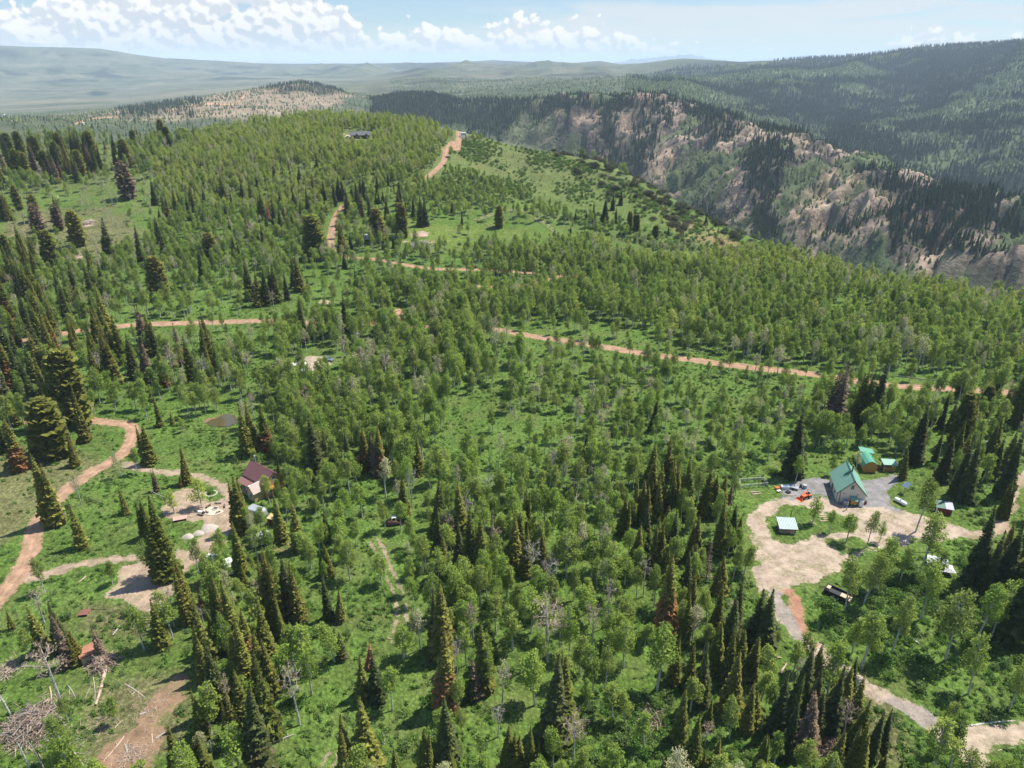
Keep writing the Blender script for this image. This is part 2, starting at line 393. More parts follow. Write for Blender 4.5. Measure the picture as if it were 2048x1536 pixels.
def near_height(x, y):
    ins = in_poly(x, y, REGION); d = seg_dist(x, y, EDGE); out = ~ins
    # nearest edge point for outside samples
    bx, by = x.copy(), y.copy(); best = np.full(x.shape, 1e18)
    for (x1, y1), (x2, y2) in zip(EDGE[:-1], EDGE[1:]):
        dx, dy = x2-x1, y2-y1; t = np.clip(((x-x1)*dx+(y-y1)*dy)/(dx*dx+dy*dy), 0, 1)
        qx, qy = x1+t*dx, y1+t*dy; dd = (x-qx)**2+(y-qy)**2; k = dd < best
        best = np.where(k, dd, best); bx = np.where(k & out, qx, bx); by = np.where(k & out, qy, by)
    z = tps(bx, by)
    do = np.where(out, d, 0.0)
    z = z-0.62*do*do/(do+28)
    z = z+(fbm(x/55, y/55, 3, 3)-.5)*1.6+(fbm(x/9, y/9, 2, 8)-.5)*0.35
    return z
ZZ = near_height(XX, YY)
# level pads under the buildings
def pad(x, y, r, z=None):
    global ZZ
    d = np.hypot(XX-x, YY-y); w = 1-sstep(r, r*1.9, d); z0 = float(ground_z(x, y)) if z is None else z
    ZZ = ZZ*(1-w)+z0*w
def ground_z(x, y):
    x = np.asarray(x, float); y = np.asarray(y, float)
    fx = np.clip((x-GX0)/GS, 0, len(gx)-1.001); fy = np.clip((y-GY0)/GS, 0, len(gy)-1.001)
    i = fx.astype(int); j = fy.astype(int); u = fx-i; v = fy-j
    return (ZZ[j, i]*(1-u)+ZZ[j, i+1]*u)*(1-v)+(ZZ[j+1, i]*(1-u)+ZZ[j+1, i+1]*u)*v
def gp(px, py):
    """world point where the sight line through photo pixel (px, py) meets the near ground"""
    r = ray(px, py); ts = np.linspace(60, 1000, 1400)
    P = r[None]*ts[:, None]+np.array([0, 0, CAMH]); h = P[:, 2]-ground_z(P[:, 0], P[:, 1])
    k = np.argmax(h < 0) if (h < 0).any() else len(ts)-1
    lo, hi = ts[max(k-1, 0)], ts[k]
    for _ in range(18):
        m = (lo+hi)/2; q = r*m+np.array([0, 0, CAMH])
        if q[2] < ground_z(q[0], q[1]): hi = m
        else: lo = m
    q = r*hi+np.array([0, 0, CAMH]); return Vector((q[0], q[1], float(ground_z(q[0], q[1]))))
for q, r in (((1699, 995), 8), ((515, 985), 8), ((1740, 938), 4), ((1776, 936), 3), ((1575, 1060), 3)):
    v = gp(*q); pad(v.x, v.y, r)
v = gp(720, 276); pad(v.x, v.y, 12)

# ---- dirt features: roads (polyline + half width) and yards (polygons); one shared field so overlapping sheets agree
ORANGE = (0.33, 0.205, 0.130); TAN = (0.305, 0.228, 0.160); PALE = (0.345, 0.270, 0.200); GRAVEL = (0.20, 0.188, 0.182); GRAV2 = (0.255, 0.215, 0.180); RED = (0.31, 0.165, 0.105); SOIL = (0.225, 0.145, 0.090)
ROADS = [
 ('dirt_road', [(-90,1290),(-40,1240),(0,1197),(32,1158),(55,1115),(80,1040),(125,987),(190,940),(236,915),(259,888),(267,864),(252,848),(215,845),(150,838),(60,842)], 2.1, ORANGE, 0.2),
 ('dirt_road', [(-60,700),(60,680),(170,660),(270,650),(390,646),(510,642),(640,645),(735,647),(800,650),(960,657),(1060,672),(1150,685),(1270,705),(1400,722),(1500,735),(1620,748),(1760,768),(1900,778),(2080,790)], 2.6, ORANGE, 0.1),
 ('dirt_road', [(700,515),(672,505),(661,495),(662,470),(668,442),(676,425),(688,410)], 2.2, ORANGE, 0.1),
 ('dirt_road', [(852,356),(872,340),(888,322),(893,300),(905,283),(917,268),(916,258),(908,250)], 2.2, ORANGE, 0.1),
 ('dirt_road', [(672,505),(700,515),(760,520),(800,528),(870,538),(980,540),(1060,546),(1110,552),(1160,552)], 2.0, ORANGE, 0.2),
 ('dirt_road', [(890,582),(950,573),(1040,572),(1110,555)], 1.9, ORANGE, 0.3),
 ('dirt_road', [(880,296),(892,302),(905,290),(920,281),(932,274)], 1.6, ORANGE, 0.2),
 ('dirt_road', [(795,620),(800,640),(803,652)], 2.2, ORANGE, 0.3),
 ('driveway', [(258,928),(310,943),(370,948),(425,965),(452,985),(462,1010),(458,1050),(440,1085),(400,1112),(350,1150)], 1.7, TAN, 0.5),
 ('driveway', [(55,1158),(130,1137),(200,1122),(285,1118),(340,1105)], 1.5, TAN, 0.6),
 ('driveway', [(2070,1462),(1980,1470),(1915,1480),(1850,1440),(1790,1405),(1735,1378),(1690,1345),(1650,1320),(1615,1288),(1580,1250),(1552,1215),(1535,1180),(1520,1140)], 2.0, PALE, 0.35),
 ('driveway', [(2080,930),(2045,955),(2022,1010),(1995,1060),(1940,1070)], 1.6, TAN, 0.6),
 ('forest_track', [(745,1075),(762,1105),(770,1130),(790,1170),(801,1200),(803,1240),(790,1280)], 1.0, TAN, 0.15),
 ('forest_track', [(640,1560),(660,1525),(672,1495)], 0.9, TAN, 0.15),
 ('forest_track', [(590,1092),(540,1096),(490,1085)], 0.7, SOIL, 0.15),
 ('forest_track', [(8,486),(30,470),(62,448)], 1.1, ORANGE, 0.15),
 ('forest_track', [(1120,470),(1040,420),(950,440)], 0.7, TAN, 0.15),
 ('forest_track', [(790,482),(835,486),(870,482)], 1.6, TAN, 0.7)]
YARDS = [
 ('dirt_yard', [(335,985),(385,973),(412,985),(430,1003),(455,985),(478,1025),(452,1082),(405,1118),(362,1150),(345,1192),(300,1228),(262,1215),(235,1202),(196,1198),(232,1172),(240,1132),(290,1118),(375,1098),(392,1078),(362,1060),(345,1040),(322,1035)], TAN, 0.5),
 ('dirt_yard', [(1490,1035),(1520,1003),(1562,992),(1640,990),(1690,1005),(1760,1003),(1830,1030),(1900,1045),(1955,1062),(1905,1082),(1800,1092),(1730,1110),(1668,1150),(1600,1180),(1545,1205),(1522,1165),(1503,1105)], PALE, 0.8),
 ('dirt_yard', [(2080,1448),(1985,1455),(1925,1468),(1900,1488),(1918,1520),(1960,1560),(2010,1550),(1975,1510),(1985,1492),(2080,1482)], PALE, 0.3),
 ('gravel_yard', [(1558,972),(1618,955),(1655,960),(1745,960),(1808,945),(1800,965),(1775,985),(1795,1025),(1765,1014),(1690,1012),(1640,988),(1600,1000),(1562,992)], GRAVEL, 0.35),
 ('gravel_yard', [(1545,1186),(1562,1190),(1600,1250),(1622,1285),(1600,1280),(1562,1228)], GRAV2, 0.3),
 ('gravel_yard', [(1780,1402),(1810,1415),(1862,1432),(1852,1450),(1835,1448)], GRAV2, 0.4),
 ('red_soil', [(1572,1184),(1604,1192),(1610,1240),(1622,1288),(1598,1268),(1580,1228)], RED, 0.1),
 ('red_soil', [(1618,1035),(1680,1035),(1690,1062),(1630,1062)], RED, 0.5),
 ('bare_soil', [(270,1420),(310,1392),(362,1345),(385,1352),(372,1400),(330,1440),(345,1470),(300,1560),(150,1560),(205,1492),(262,1455)], SOIL, 0.6),
 ('bare_soil', [(262,1385),(285,1380),(290,1430),(268,1450)], SOIL, 0.8),
 ('dirt_yard', [(590,725),(615,712),(650,714),(665,730),(640,742),(600,745)], PALE, 0.2),
 ('bare_soil', [(820,468),(842,462),(860,466),(848,474),(825,474)], (0.33,0.24,0.18), 0.0),
 ('bare_soil', [(690,268),(715,272),(716,280),(690,276)], PALE, 0.2),
 ('bare_soil', [(650,264),(690,266),(690,270),(652,270)], PALE, 0.2),
 ('bare_soil', [(165,443),(185,438),(190,450),(170,455)], PALE, 0.0),
 ('bare_soil', [(130,510),(160,512),(168,518),(140,518)], PALE, 0.0),
 ('bare_soil', [(404,842),(440,830),(470,832),(472,850),(440,852),(412,852)], (0.20,0.12,0.075), 0.3),
 ('bare_soil', [(640,480+120),(668,603),(660,610),(638,608)], (0.33,0.24,0.16), 0.5)]
HOLES = [[(1542,1040),(1580,1012),(1612,1016),(1640,1030),(1700,1040),(1700,1064),(1640,1068),(1585,1088),(1548,1078)],
         [(405,990),(425,983),(435,995),(418,1003)], [(345,1050),(400,1045),(400,1072),(370,1082)],
         [(1660,1085),(1700,1075),(1745,1088),(1700,1108)]]
FEAT = []
for nm, pts, hw, colr, weed in ROADS:
    w = [gp(*p) for p in pts]; P = [Vector((q.x, q.y)) for q in w]
    dense = []
    for i in range(len(P)-1):
        p0 = P[max(i-1, 0)]; p1 = P[i]; p2 = P[i+1]; p3 = P[min(i+2, len(P)-1)]
        n = max(2, int((p2-p1).length/1.2))
        for k in range(n):
            t = k/n
            dense.append(0.5*((2*p1)+(p2-p0)*t+(2*p0-5*p1+4*p2-p3)*t*t+(3*p1-p0-3*p2+p3)*t**3))
    dense.append(P[-1])
    FEAT.append(dict(name=nm, line=[(q.x, q.y) for q in dense], hw=hw, col=colr, weed=weed))
for nm, pts, colr, weed in YARDS:
    w = [gp(*p) for p in pts]
    FEAT.append(dict(name=nm, poly=[(q.x, q.y) for q in w], col=colr, weed=weed))
HOLEW = [[(q.x, q.y) for q in (gp(*p) for p in h)] for h in HOLES]
for f in FEAT:
    a = np.array(f.get('line', f.get('poly'))); mg = f.get('hw', 0)+3
    f['bb'] = (a[:, 0].min()-mg, a[:, 0].max()+mg, a[:, 1].min()-mg, a[:, 1].max()+mg)
def dirt_field(x, y):
    """metres inside the nearest dirt feature (negative outside), its colour and weediness"""
    x = np.asarray(x, float).ravel(); y = np.asarray(y, float).ravel()
    W = np.full(x.shape, -9.0); C = np.zeros((len(x), 3)); C[:] = TAN; WE = np.zeros(len(x)); cs = np.full(x.shape, -9.0)
    for f in FEAT:
        b = f['bb']; k = np.where((x > b[0]) & (x < b[1]) & (y > b[2]) & (y < b[3]))[0]
        if not len(k): continue
        if 'line' in f:
            d = seg_dist(x[k], y[k], f['line'])
            sd = f['hw']-d if f['name'] != 'forest_track' else np.where(d < 2.2, .42-np.abs(d-.85), -1.2-d)
            rut = 1.0-0.20*np.exp(-((d-0.85)/0.30)**2)+0.10*np.exp(-(d/0.35)**2)-.10*sstep(1.2, 2.2, d)
        else:
            d = seg_dist(x[k], y[k], f['poly'], True); sd = np.where(in_poly(x[k], y[k], f['poly']), d, -d); rut = 1.0
        pr = sd+(0.0 if f['name'] not in ('gravel_yard', 'red_soil') else 2.5)
        pr = np.where(sd > -1.2, pr, -9.0)
        W[k] = np.maximum(W[k], sd)
        u = pr > cs[k]; kk = k[u]
        C[kk] = (np.array(f['col'])[None]*(rut[u][:, None] if not np.isscalar(rut) else rut)); WE[kk] = f['weed']; cs[kk] = pr[u]
    for h in HOLEW:
        d = seg_dist(x, y, h, True); sd = np.where(in_poly(x, y, h), d, -d); W = np.minimum(W, -sd*1.0)
    return W, C, WE

# ---- regional grass tints (albedo), by where on the land it grows
LUSH = np.array([0.094, 0.168, 0.028]); MEADOW = np.array([0.128, 0.166, 0.042]); DRY = np.array([0.180, 0.158, 0.076]); HILL = np.array([0.140, 0.172, 0.056]); OCHRE = np.array([0.30, 0.205, 0.105])
DRYP = [[(-100,900),(150,905),(240,930),(100,1010),(60,1060),(-100,1180)], [(930,300),(1100,300),(1250,350),(1400,450),(1500,500),(1350,520),(1100,460),(1000,380)],
        [(0,430),(260,420),(300,500),(120,540),(0,500)], [(470,920),(500,912),(560,925),(500,960)], [(1740,1370),(1800,1420),(1830,1500),(1760,1540),(1720,1450)],
        [(180,1380),(380,1330),(380,1500),(180,1560)], [(150,1190),(300,1200),(300,1280),(160,1270)]]
OCHP = [[(1300,390),(1420,470),(1530,500),(1470,505),(1400,480),(1320,430)]]
BRIGHT = [[(820,440),(930,450),(1000,455),(1130,470),(1000,490),(850,500),(790,500)], [(1020,385),(1110,420),(1050,440)]]
def tint_field(x, y, z):
    px, py, d = proj(x, y, z)
    t = fbm(x/70, y/70, 3, 21)[:, None]
    c = LUSH*(1-t*.4)+MEADOW*t*.4
    hillw = sstep(430, 330, py)[:, None]*0.8
    c = c*(1-hillw)+HILL*hillw
    for P_, col, k in [(q, DRY, .18 if n_ == 1 else .75) for n_, q in enumerate(DRYP)]+[(q, OCHRE, .85) for q in OCHP]+[(q, np.array([0.150, 0.205, 0.040]), .8) for q in BRIGHT]:
        sd = np.where(in_poly(px, py, P_), 1, -1)*seg_dist(px, py, P_, True)
        w = (sstep(-14, 18, sd+(fbm(x/12, y/12, 3, 5)-.5)*60)*k)[:, None]
        c = c*(1-w)+col*w
    return c

def terrain_mesh():
    nx, ny = len(gx), len(gy)
    V = np.stack([XX.ravel(), YY.ravel(), ZZ.ravel()], 1)
    i = np.arange(nx*ny).reshape(ny, nx); F = np.stack([i[:-1, :-1].ravel(), i[:-1, 1:].ravel(), i[1:, 1:].ravel(), i[1:, :-1].ravel()], 1)
    # leave out what lies far behind the rim
    keep = (ZZ[:-1, :-1].ravel() > -330)
    me = np_mesh('ground', V, F[keep], [M_GROUND], None, True)
    set_attr(me, 'tint', 'FLOAT_COLOR', tint_field(V[:, 0], V[:, 1], V[:, 2]))
    w, c, we = dirt_field(V[:, 0], V[:, 1])
    set_attr(me, 'dirt', 'FLOAT', w); set_attr(me, 'dirtcol', 'FLOAT_COLOR', c); set_attr(me, 'weed', 'FLOAT', we)
    link(me, 'ground', kind='structure', label='rolling grassy plateau and rounded hill under the trees')
terrain_mesh()

def sheet(name, V2, F, off, label):
    x, y = V2[:, 0], V2[:, 1]; z = ground_z(x, y)+off
    V = np.stack([x, y, z], 1); me = np_mesh(name, V, F, [M_GROUND], None, True)
    set_attr(me, 'tint', 'FLOAT_COLOR', tint_field(x, y, z-off))
    w, c, we = dirt_field(x, y)
    set_attr(me, 'dirt', 'FLOAT', w); set_attr(me, 'dirtcol', 'FLOAT_COLOR', c); set_attr(me, 'weed', 'FLOAT', we)
    return link(me, name, kind='structure', label=label)
SHEET_LABEL = {'dirt_road': 'orange dirt road between the trees', 'driveway': 'pale dirt driveway', 'forest_track': 'faint two-rut track through the grass',
 'dirt_yard': 'bare dirt yard', 'gravel_yard': 'grey gravel spread on the yard', 'red_soil': 'scraped red soil', 'bare_soil': 'patch of bare brown soil'}
for k, f in enumerate(FEAT):
    off = 0.05+0.004*k
    if 'line' in f:
        L = np.array(f['line']); t = np.gradient(L, axis=0); t /= np.linalg.norm(t, axis=1)[:, None]+1e-9; nrm = np.stack([t[:, 1], -t[:, 0]], 1)
        hw = f['hw']+1.6; lat = np.linspace(-hw, hw, 13)
        V2 = (L[:, None, :]+nrm[:, None, :]*lat[None, :, None]).reshape(-1, 2); m = len(lat)
        i = np.arange(len(L)*m).reshape(-1, m); F = np.stack([i[:-1, :-1].ravel(), i[:-1, 1:].ravel(), i[1:, 1:].ravel(), i[1:, :-1].ravel()], 1)
    else:
        b = f['bb']; s = 0.7 if (b[1]-b[0]) < 60 else 1.0
        xs = np.arange(b[0]-1, b[1]+1, s); ys = np.arange(b[2]-1, b[3]+1, s); X, Y = np.meshgrid(xs, ys)
        sd = seg_dist(X, Y, f['poly'], True); sd = np.where(in_poly(X, Y, f['poly']), sd, -sd)
        i = np.arange(X.size).reshape(X.shape); q = np.stack([i[:-1, :-1].ravel(), i[:-1, 1:].ravel(), i[1:, 1:].ravel(), i[1:, :-1].ravel()], 1)
        q = q[(sd.ravel()[q] > -2.4).any(1)]
        us, inv = np.unique(q, return_inverse=True); V2 = np.stack([X.ravel()[us], Y.ravel()[us]], 1); F = inv.reshape(-1, 4)
    sheet(f['name'], V2, F, off, SHEET_LABEL[f['name']])

# pond
def pond():
    pts = [gp(*p) for p in [(408,846),(430,836),(452,829),(470,832),(478,845),(458,855),(424,855)]]
    cx = sum(p.x for p in pts)/len(pts); cy = sum(p.y for p in pts)/len(pts); z = max(p.z for p in pts)+0.16
    me = np_mesh('pond_water', [(p.x, p.y, z) for p in pts], np.array([list(range(len(pts)))[::-1]]), [])
    m, T, out = new_mat('pond_water'); bsdf(T, out, T.mix(T.noise(pos(T), 0.4, 4), (0.085, 0.062, 0.028, 1), (0.060, 0.058, 0.024, 1)), 0.08, T.noise(pos(T), 3.0, 3), 0.05, 0.05, spec=0.5)
    me.materials.append(m); link(me, 'pond_water', kind='structure', label='small muddy brown pond among the trees')
pond()

# ------------------------------------------------------------------ far terrain, lofted between ridge lines seen in the photograph
def Z(px, z, d): return (px, None, d, z)
RIDGES = [
 [Z(-700,-60,700),Z(0,-45,760),Z(500,-30,860),Z(800,-70,860),Z(1000,-120,800),Z(1300,-175,680),Z(1600,-190,560),Z(2048,-205,480),Z(2700,-230,450)],
 [(-700,300,1100),(0,275,1100),(250,275,1200),(450,264,1300),(600,248,1600),(750,246,1750),(930,272,1650),(1000,285,1600),(1150,325,1370),(1300,405,1140),(1450,470,990),(1600,530,880),(1800,580,790),(2048,620,750),(2700,690,700)],
 [(-700,250,1700),(0,240,1800),(150,236,1900),(250,222,2000),(330,213,2100),(400,200,2200),(470,190,2300),(540,175,2300),(600,166,2300),(650,175,2250),(700,190,2150),(750,203,2050),(800,193,2000),(860,193,1980),(920,208,1900),(960,201,1950),(1010,208,1850),(1060,207,1750),(1150,198,1650),(1250,201,1600),(1320,196,1580),(1400,214,1530),(1480,237,1450),(1533,257,1400),(1656,298,1300),(1758,330,1220),(1878,378,1130),(2048,409,1060),(2700,540,950)],
 [Z(-700,-140,3300),(0,229,3400),(250,214,3300),(400,198,3100),(600,178,3300),(750,190,2700),(850,192,2500),(1000,194,2300),(1150,191,2050),(1300,191,1800),Z(1400,-40,1800),Z(1500,-130,1700),Z(1656,-220,1600),Z(1878,-280,1480),Z(2048,-300,1400),Z(2700,-320,1300)],
 [(-700,195,6000),(0,192,6000),(250,182,6000),(500,166,5500),(700,162,5000),(850,165,3600),(1000,161,3600),(1150,158,3200),(1250,160,2900),(1350,195,2350),(1500,255,2150),(1656,300,2000),(1758,333,1900),(1878,382,1750),(2048,415,1650),(2700,520,1500)],
 [(-700,140,7600),(0,150,7600),(250,152,7600),(500,146,8000),(700,144,8000),(850,150,5500),(1000,148,5500),(1150,150,5000),(1250,156,4300),(1350,162,3700),(1500,185,3100),(1656,212,2800),(1758,225,2700),(1878,215,2600),(2048,225,2500),(2700,280,2300)],
 [(-700,75,9500),(-200,85,9500),(0,91,9500),(60,94,9500),(130,95,9500),(200,98,9500),(260,108,9600),(330,117,9800),(420,121,10000),(500,126,10000),(560,128,10300),(700,128,11000),(850,126,12000),(980,121,12500),(1050,124,12000),(1120,127,10000),(1160,125,9000),(1200,122,8000),(1240,129,7000),(1280,127,6600),(1340,119,6000),(1370,117,6000),(1420,120,6000),(1480,124,5600),(1550,121,5500),(1620,117,5200),(1700,114,5000),(1780,106,5000),(1840,95,5000),(1900,92,5000),(1960,89,4800),(2048,87,4700),(2700,70,4500)],
 [Z(-700,-250,14000),Z(700,-250,16000),Z(1200,-250,15000),Z(1500,-250,11000),Z(2048,-100,9000),Z(2700,-100,9000)]]
def far_terrain():
    azs = np.radians(np.arange(-50, 50.01, 0.11))
    D = []; Zs = []
    for R in RIDGES:
        A = []; dd = []; zz = []
        for q in R:
            px, py, d = q[:3]; r = ray(px, 300 if py is None else py); A.append(math.atan2(r[0], r[1])); dd.append(d)
            zz.append(q[3] if py is None else CAMH+d*r[2]/math.hypot(r[0], r[1]))
        D.append(np.interp(azs, A, dd)); Zs.append(np.interp(azs, A, zz))
    D = np.array(D); Zs = np.array(Zs)
    ker = np.ones(5)/5
    for k in range(len(D)):
        if k != 6: Zs[k] = np.convolve(np.pad(Zs[k], 2, 'edge'), ker, 'valid'); D[k] = np.convolve(np.pad(D[k], 2, 'edge'), ker, 'valid')
    for k in range(1, len(D)): D[k] = np.maximum(D[k], D[k-1]*1.04+20)
    rr = np.concatenate([np.geomspace(430, 900, 60, False), np.geomspace(900, 2600, 300, False), np.geomspace(2600, 6500, 170, False), np.geomspace(6500, 17000, 90)])
    # Fritsch-Carlson monotone interpolation along each bearing
    K = len(D); h = np.diff(D, axis=0); s = np.diff(Zs, axis=0)/h
    m = np.zeros_like(Zs); m[0] = s[0]*0; m[-1] = s[-1]
    for k in range(1, K-1):
        w = (s[k-1]*s[k] > 0); m[k] = np.where(w, 2*s[k-1]*s[k]/(s[k-1]+s[k]+1e-12), 0)
    Zg = np.empty((len(rr), len(azs))); Rk = np.empty_like(Zg)
    for j in range(len(azs)):
        k = np.clip(np.searchsorted(D[:, j], rr)-1, 0, K-2); hh = h[k, j]; t = np.clip((rr-D[k, j])/hh, 0, 1)
        Zg[:, j] = (2*t**3-3*t*t+1)*Zs[k, j]+(t**3-2*t*t+t)*hh*m[k, j]+(-2*t**3+3*t*t)*Zs[k+1, j]+(t**3-t*t)*hh*m[k+1, j]
        Rk[:, j] = k+t
    AZ, RR = np.meshgrid(azs, rr); X = RR*np.sin(AZ); Y = RR*np.cos(AZ)
    px0, py0, _ = proj(X, Y, Zg)
    # relief: gullies and ledges on the canyon wall, spurs on the mountains, smooth valley floor on the left
    wall = sstep(850, 1150, px0)*sstep(0.9, 1.15, Rk)*(1-sstep(1.98, 2.12, Rk))
    crest = np.clip(np.abs(Rk-2)*3.2, 0.08, 1)*np.clip(np.abs(Rk-6)*1.1, 0.05, 1)
    u = X*0.80+Y*0.60; v = -X*0.60+Y*0.80
    gul = fbm(u/150+fbm(X/200, Y/200, 2, 71)*1.2, v/420, 4, 31, True)-0.5
    led = fbm(u/190, v/38, 4, 41, True)-0.5
    Zg += wall*crest*(gul*52+led*30+(fbm(X/34, Y/34, 3, 45, True)-.5)*11)
    knoll = (1-sstep(700, 900, px0))*sstep(1.0, 1.3, Rk)*(1-sstep(2.2, 2.8, Rk))
    Zg += knoll*crest*(fbm(X/260, Y/260, 5, 61)-.5)*36
    mt = sstep(1120, 1560, px0+(fbm(X/500, Y/500, 3, 77)-.5)*300)*sstep(3.2, 4.0, Rk)
    a = X*0.55+Y*0.835; b = -X*0.835+Y*0.55
    sp = fbm(b/520+fbm(X/700, Y/700, 2, 81)*.8, a/1500, 5, 51, True)-0.55
    Zg += mt*crest*(sp*150*np.clip(RR/3200, .55, 1.3)+(fbm(X/120, Y/120, 4, 52)-.5)*22)
    lm = (1-sstep(1100, 1400, px0))*sstep(3.7, 4.6, Rk)
    Zg += lm*crest*((fbm(X/900, Y/900, 5, 91, True)-.55)*230*np.clip((Rk-4)*.8, .12, 1)+(fbm(X/1500, Y/1500, 3, 92)-.5)*60)
    mid = sstep(650, 850, px0)*(1-sstep(1300, 1450, px0))*sstep(2.2, 2.8, Rk)*(1-sstep(4.5, 5.5, Rk))
    Zg += mid*(fbm(X/420, Y/420, 4, 93)-.5)*42*crest
    rk0 = wall*crest*sstep(930, 1150, px0)
    Zg += rk0*((sstep(.46, .52, fbm(u/150, v/46, 4, 161))-.5)*24+(sstep(.45, .52, fbm(u/60, v/20, 3, 171))-.5)*10)
    px, py, dd = proj(X, Y, Zg)
    x, y = X.ravel(), Y.ravel(); P, Q = px.ravel(), py.ravel(); rk = Rk.ravel()
    # albedo
    SAGE = np.array([0.062, 0.080, 0.044]); SAGE2 = np.array([0.118, 0.118, 0.072]); FOR = np.array([0.016, 0.026, 0.017]); GRN = np.array([0.100, 0.130, 0.052])
    ROCK = np.array([0.285, 0.215, 0.165]); ROCKD = np.array([0.060, 0.050, 0.048]); TANH = np.array([0.32, 0.24, 0.165])
    n1 = fbm(x/300, y/300, 5, 101); n2 = fbm(x/90, y/90, 4, 111); n3 = fbm(x/30, y/30, 3, 121)
    q1 = sstep(.32, .68, n1*.6+n2*.4)[:, None]; c = SAGE*(1-q1)+SAGE2*q1; c = c*(0.72+0.56*fbm(x/160, y/90, 4, 181))[:, None]
    wl = wall.ravel()
    rock = wl*sstep(0.50, 0.57, n2*0.55+n1*0.3+led.ravel()*0.40+0.10)*sstep(980, 1180, P)
    strat = fbm(x*.012+y*.009, (-x*.60+y*.80)/15+Zg.ravel()/9, 3, 151); kr = sstep(0.45, 0.53, strat*.65+n3*.35)[:, None]; rc = ROCK*kr+ROCKD*(1-kr)
    gr = (wl*(.45+.55*sstep(.4, .6, n2)))[:, None]*0.85; c = c*(1-gr)+GRN*gr; c = c*(1-wl[:, None]*.6*sstep(.45, .62, n3)[:, None])+np.array([.052, .068, .032])*wl[:, None]*.6*sstep(.45, .62, n3)[:, None]; mg = (mt.ravel()*.75)[:, None]; c = c*(1-mg)+(GRN*(.62+.5*n2[:, None])+SAGE2*.15)*mg*(.75+.5*n3[:, None])
    c = c*(1-rock[:, None])+rc*rock[:, None]
    tanp = sum(np.exp(-(((P-a_)/w_)**2+((Q-b_)/h_)**2)) for a_, b_, w_, h_ in [(1690,362,40,22),(1580,300,35,22),(1640,430,50,50),(1900,450,80,40),(1760,400,40,22),(1230,240,70,22),(1330,330,40,40),(1480,270,40,26)])
    tw = np.clip(tanp*wl*1.1*sstep(.42, .62, n2*.6+n3*.4+.06), 0, .75)[:, None]; c = c*(1-tw)+TANH*tw
    kn = knoll.ravel()*sstep(0.50, 0.62, n1+0.10*np.exp(-((P-620)/120)**2)); c = c*(1-kn[:, None]*.75)+TANH*.9*kn[:, None]*.75
    # forest cover
    mtf = mt.ravel()
    F = mtf*sstep(0.40, 0.54, n1*0.45+n2*0.35+n3*.2+0.05*sstep(1450, 1750, P)-(sp.ravel()*0.30)+.01)
    lf = lm.ravel()*sstep(0.60, 0.66, fbm(x/700, y/260, 4, 131))*0.9
    for a_, b_, w_, h_ in [(110,142,26,7),(15,112,30,6),(195,187,24,6),(370,138,40,3),(200,110,22,4)]: lf = np.maximum(lf, np.clip(2.2*np.exp(-(((P-a_)/w_)**2+((Q-b_)/h_)**2))*(n2+.35)-.45, 0, 1)*(rk > 3.3))
    md = mid.ravel()*sstep(0.60, 0.68, n1)*0.8
    hor = sstep(5.2, 5.8, rk)*(P < 1150)*(P > 520)*0.6
    cf = np.zeros_like(P)
    for P_ in [[(740,205),(800,188),(900,195),(950,240),(880,250),(760,245)], [(900,215),(1010,205),(1050,215),(1000,270),(930,262)], [(1040,212),(1100,196),(1320,196),(1330,215),(1230,225),(1120,225),(1060,250)],
               [(1340,200),(1400,214),(1480,240),(1460,250),(1380,235)], [(1500,280),(1560,285),(1600,310),(1570,340),(1540,420),(1560,480),(1520,480),(1500,380),(1480,330)],
               [(1720,345),(1850,372),(2060,412),(2060,480),(1960,470),(1860,420),(1760,385)], [(1230,300),(1290,290),(1300,340),(1250,370),(1200,340)], [(1380,420),(1420,420),(1420,470),(1390,465)], [(1780,440),(1800,450),(1790,530),(1770,520)],
               [(530,170),(640,162),(690,180),(640,190),(560,190)], [(240,215),(370,212),(380,225),(250,228)], [(330,205),(400,205),(390,215),(330,216)]]:
        sd = np.where(in_poly(P, Q, P_), 1, -1)*seg_dist(P, Q, P_, True); cf = np.maximum(cf, sstep(-14, 14, sd+(n3-.5)*34+(n2-.5)*30)*(rk > .9)*(rk < 2.3))
    cf = np.maximum(cf, wl*sstep(0.56, 0.66, n2*.75+n3*.25-gul.ravel()*0.30)*0.8)
    fw = np.clip(np.maximum.reduce([F, lf, md, hor, cf*0.75]), 0, 1)[:, None]
    c = c*(1-fw)+FOR*(0.7+0.6*n3[:, None])*fw
    fld = (lm.ravel()*(1-sstep(4.2, 5.0, rk))+(rk > 2.4)*(rk < 3.8)*(P < 700))*sstep(.45, .6, fbm(x/800, y/400, 3, 141)); fld = np.clip(fld, 0, 1)[:, None]*.5
    c = c*(1-fld)+np.array([0.200, 0.180, 0.120])*fld
    # graded tracks on the knoll
    for pts in ([(330,225),(360,214),(400,207),(460,210),(475,205),(500,180),(540,172)], [(145,250),(170,240),(200,236),(240,232)], [(390,212),(420,208),(470,209)]):
        w = np.exp(-(seg_dist(P, Q, pts)/1.5)**2)*(rk < 2.4)*(rk > 1); c = c*(1-w[:, None]*.9)+np.array([.46, .27, .16])*w[:, None]*.9
    nx, ny = len(azs), len(rr); i = np.arange(nx*ny).reshape(ny, nx)
    Fc = np.stack([i[:-1, :-1].ravel(), i[:-1, 1:].ravel(), i[1:, 1:].ravel(), i[1:, :-1].ravel()], 1)
    me = np_mesh('hills', np.stack([x, y, Zg.ravel()], 1), Fc, [M_FAR], None, True); set_attr(me, 'tint', 'FLOAT_COLOR', c)
    link(me, 'hills', kind='structure', label='canyon wall, forested mountains and sage valley beyond the near hill')
    return azs, rr, Zg, np.maximum(F, 0).reshape(Zg.shape), cf.reshape(Zg.shape), lf.reshape(Zg.shape), px, py, Rk
FARAZ, FARR, FARZ, FF, CF, LF, FPXG, FPYG, FRK = far_terrain()

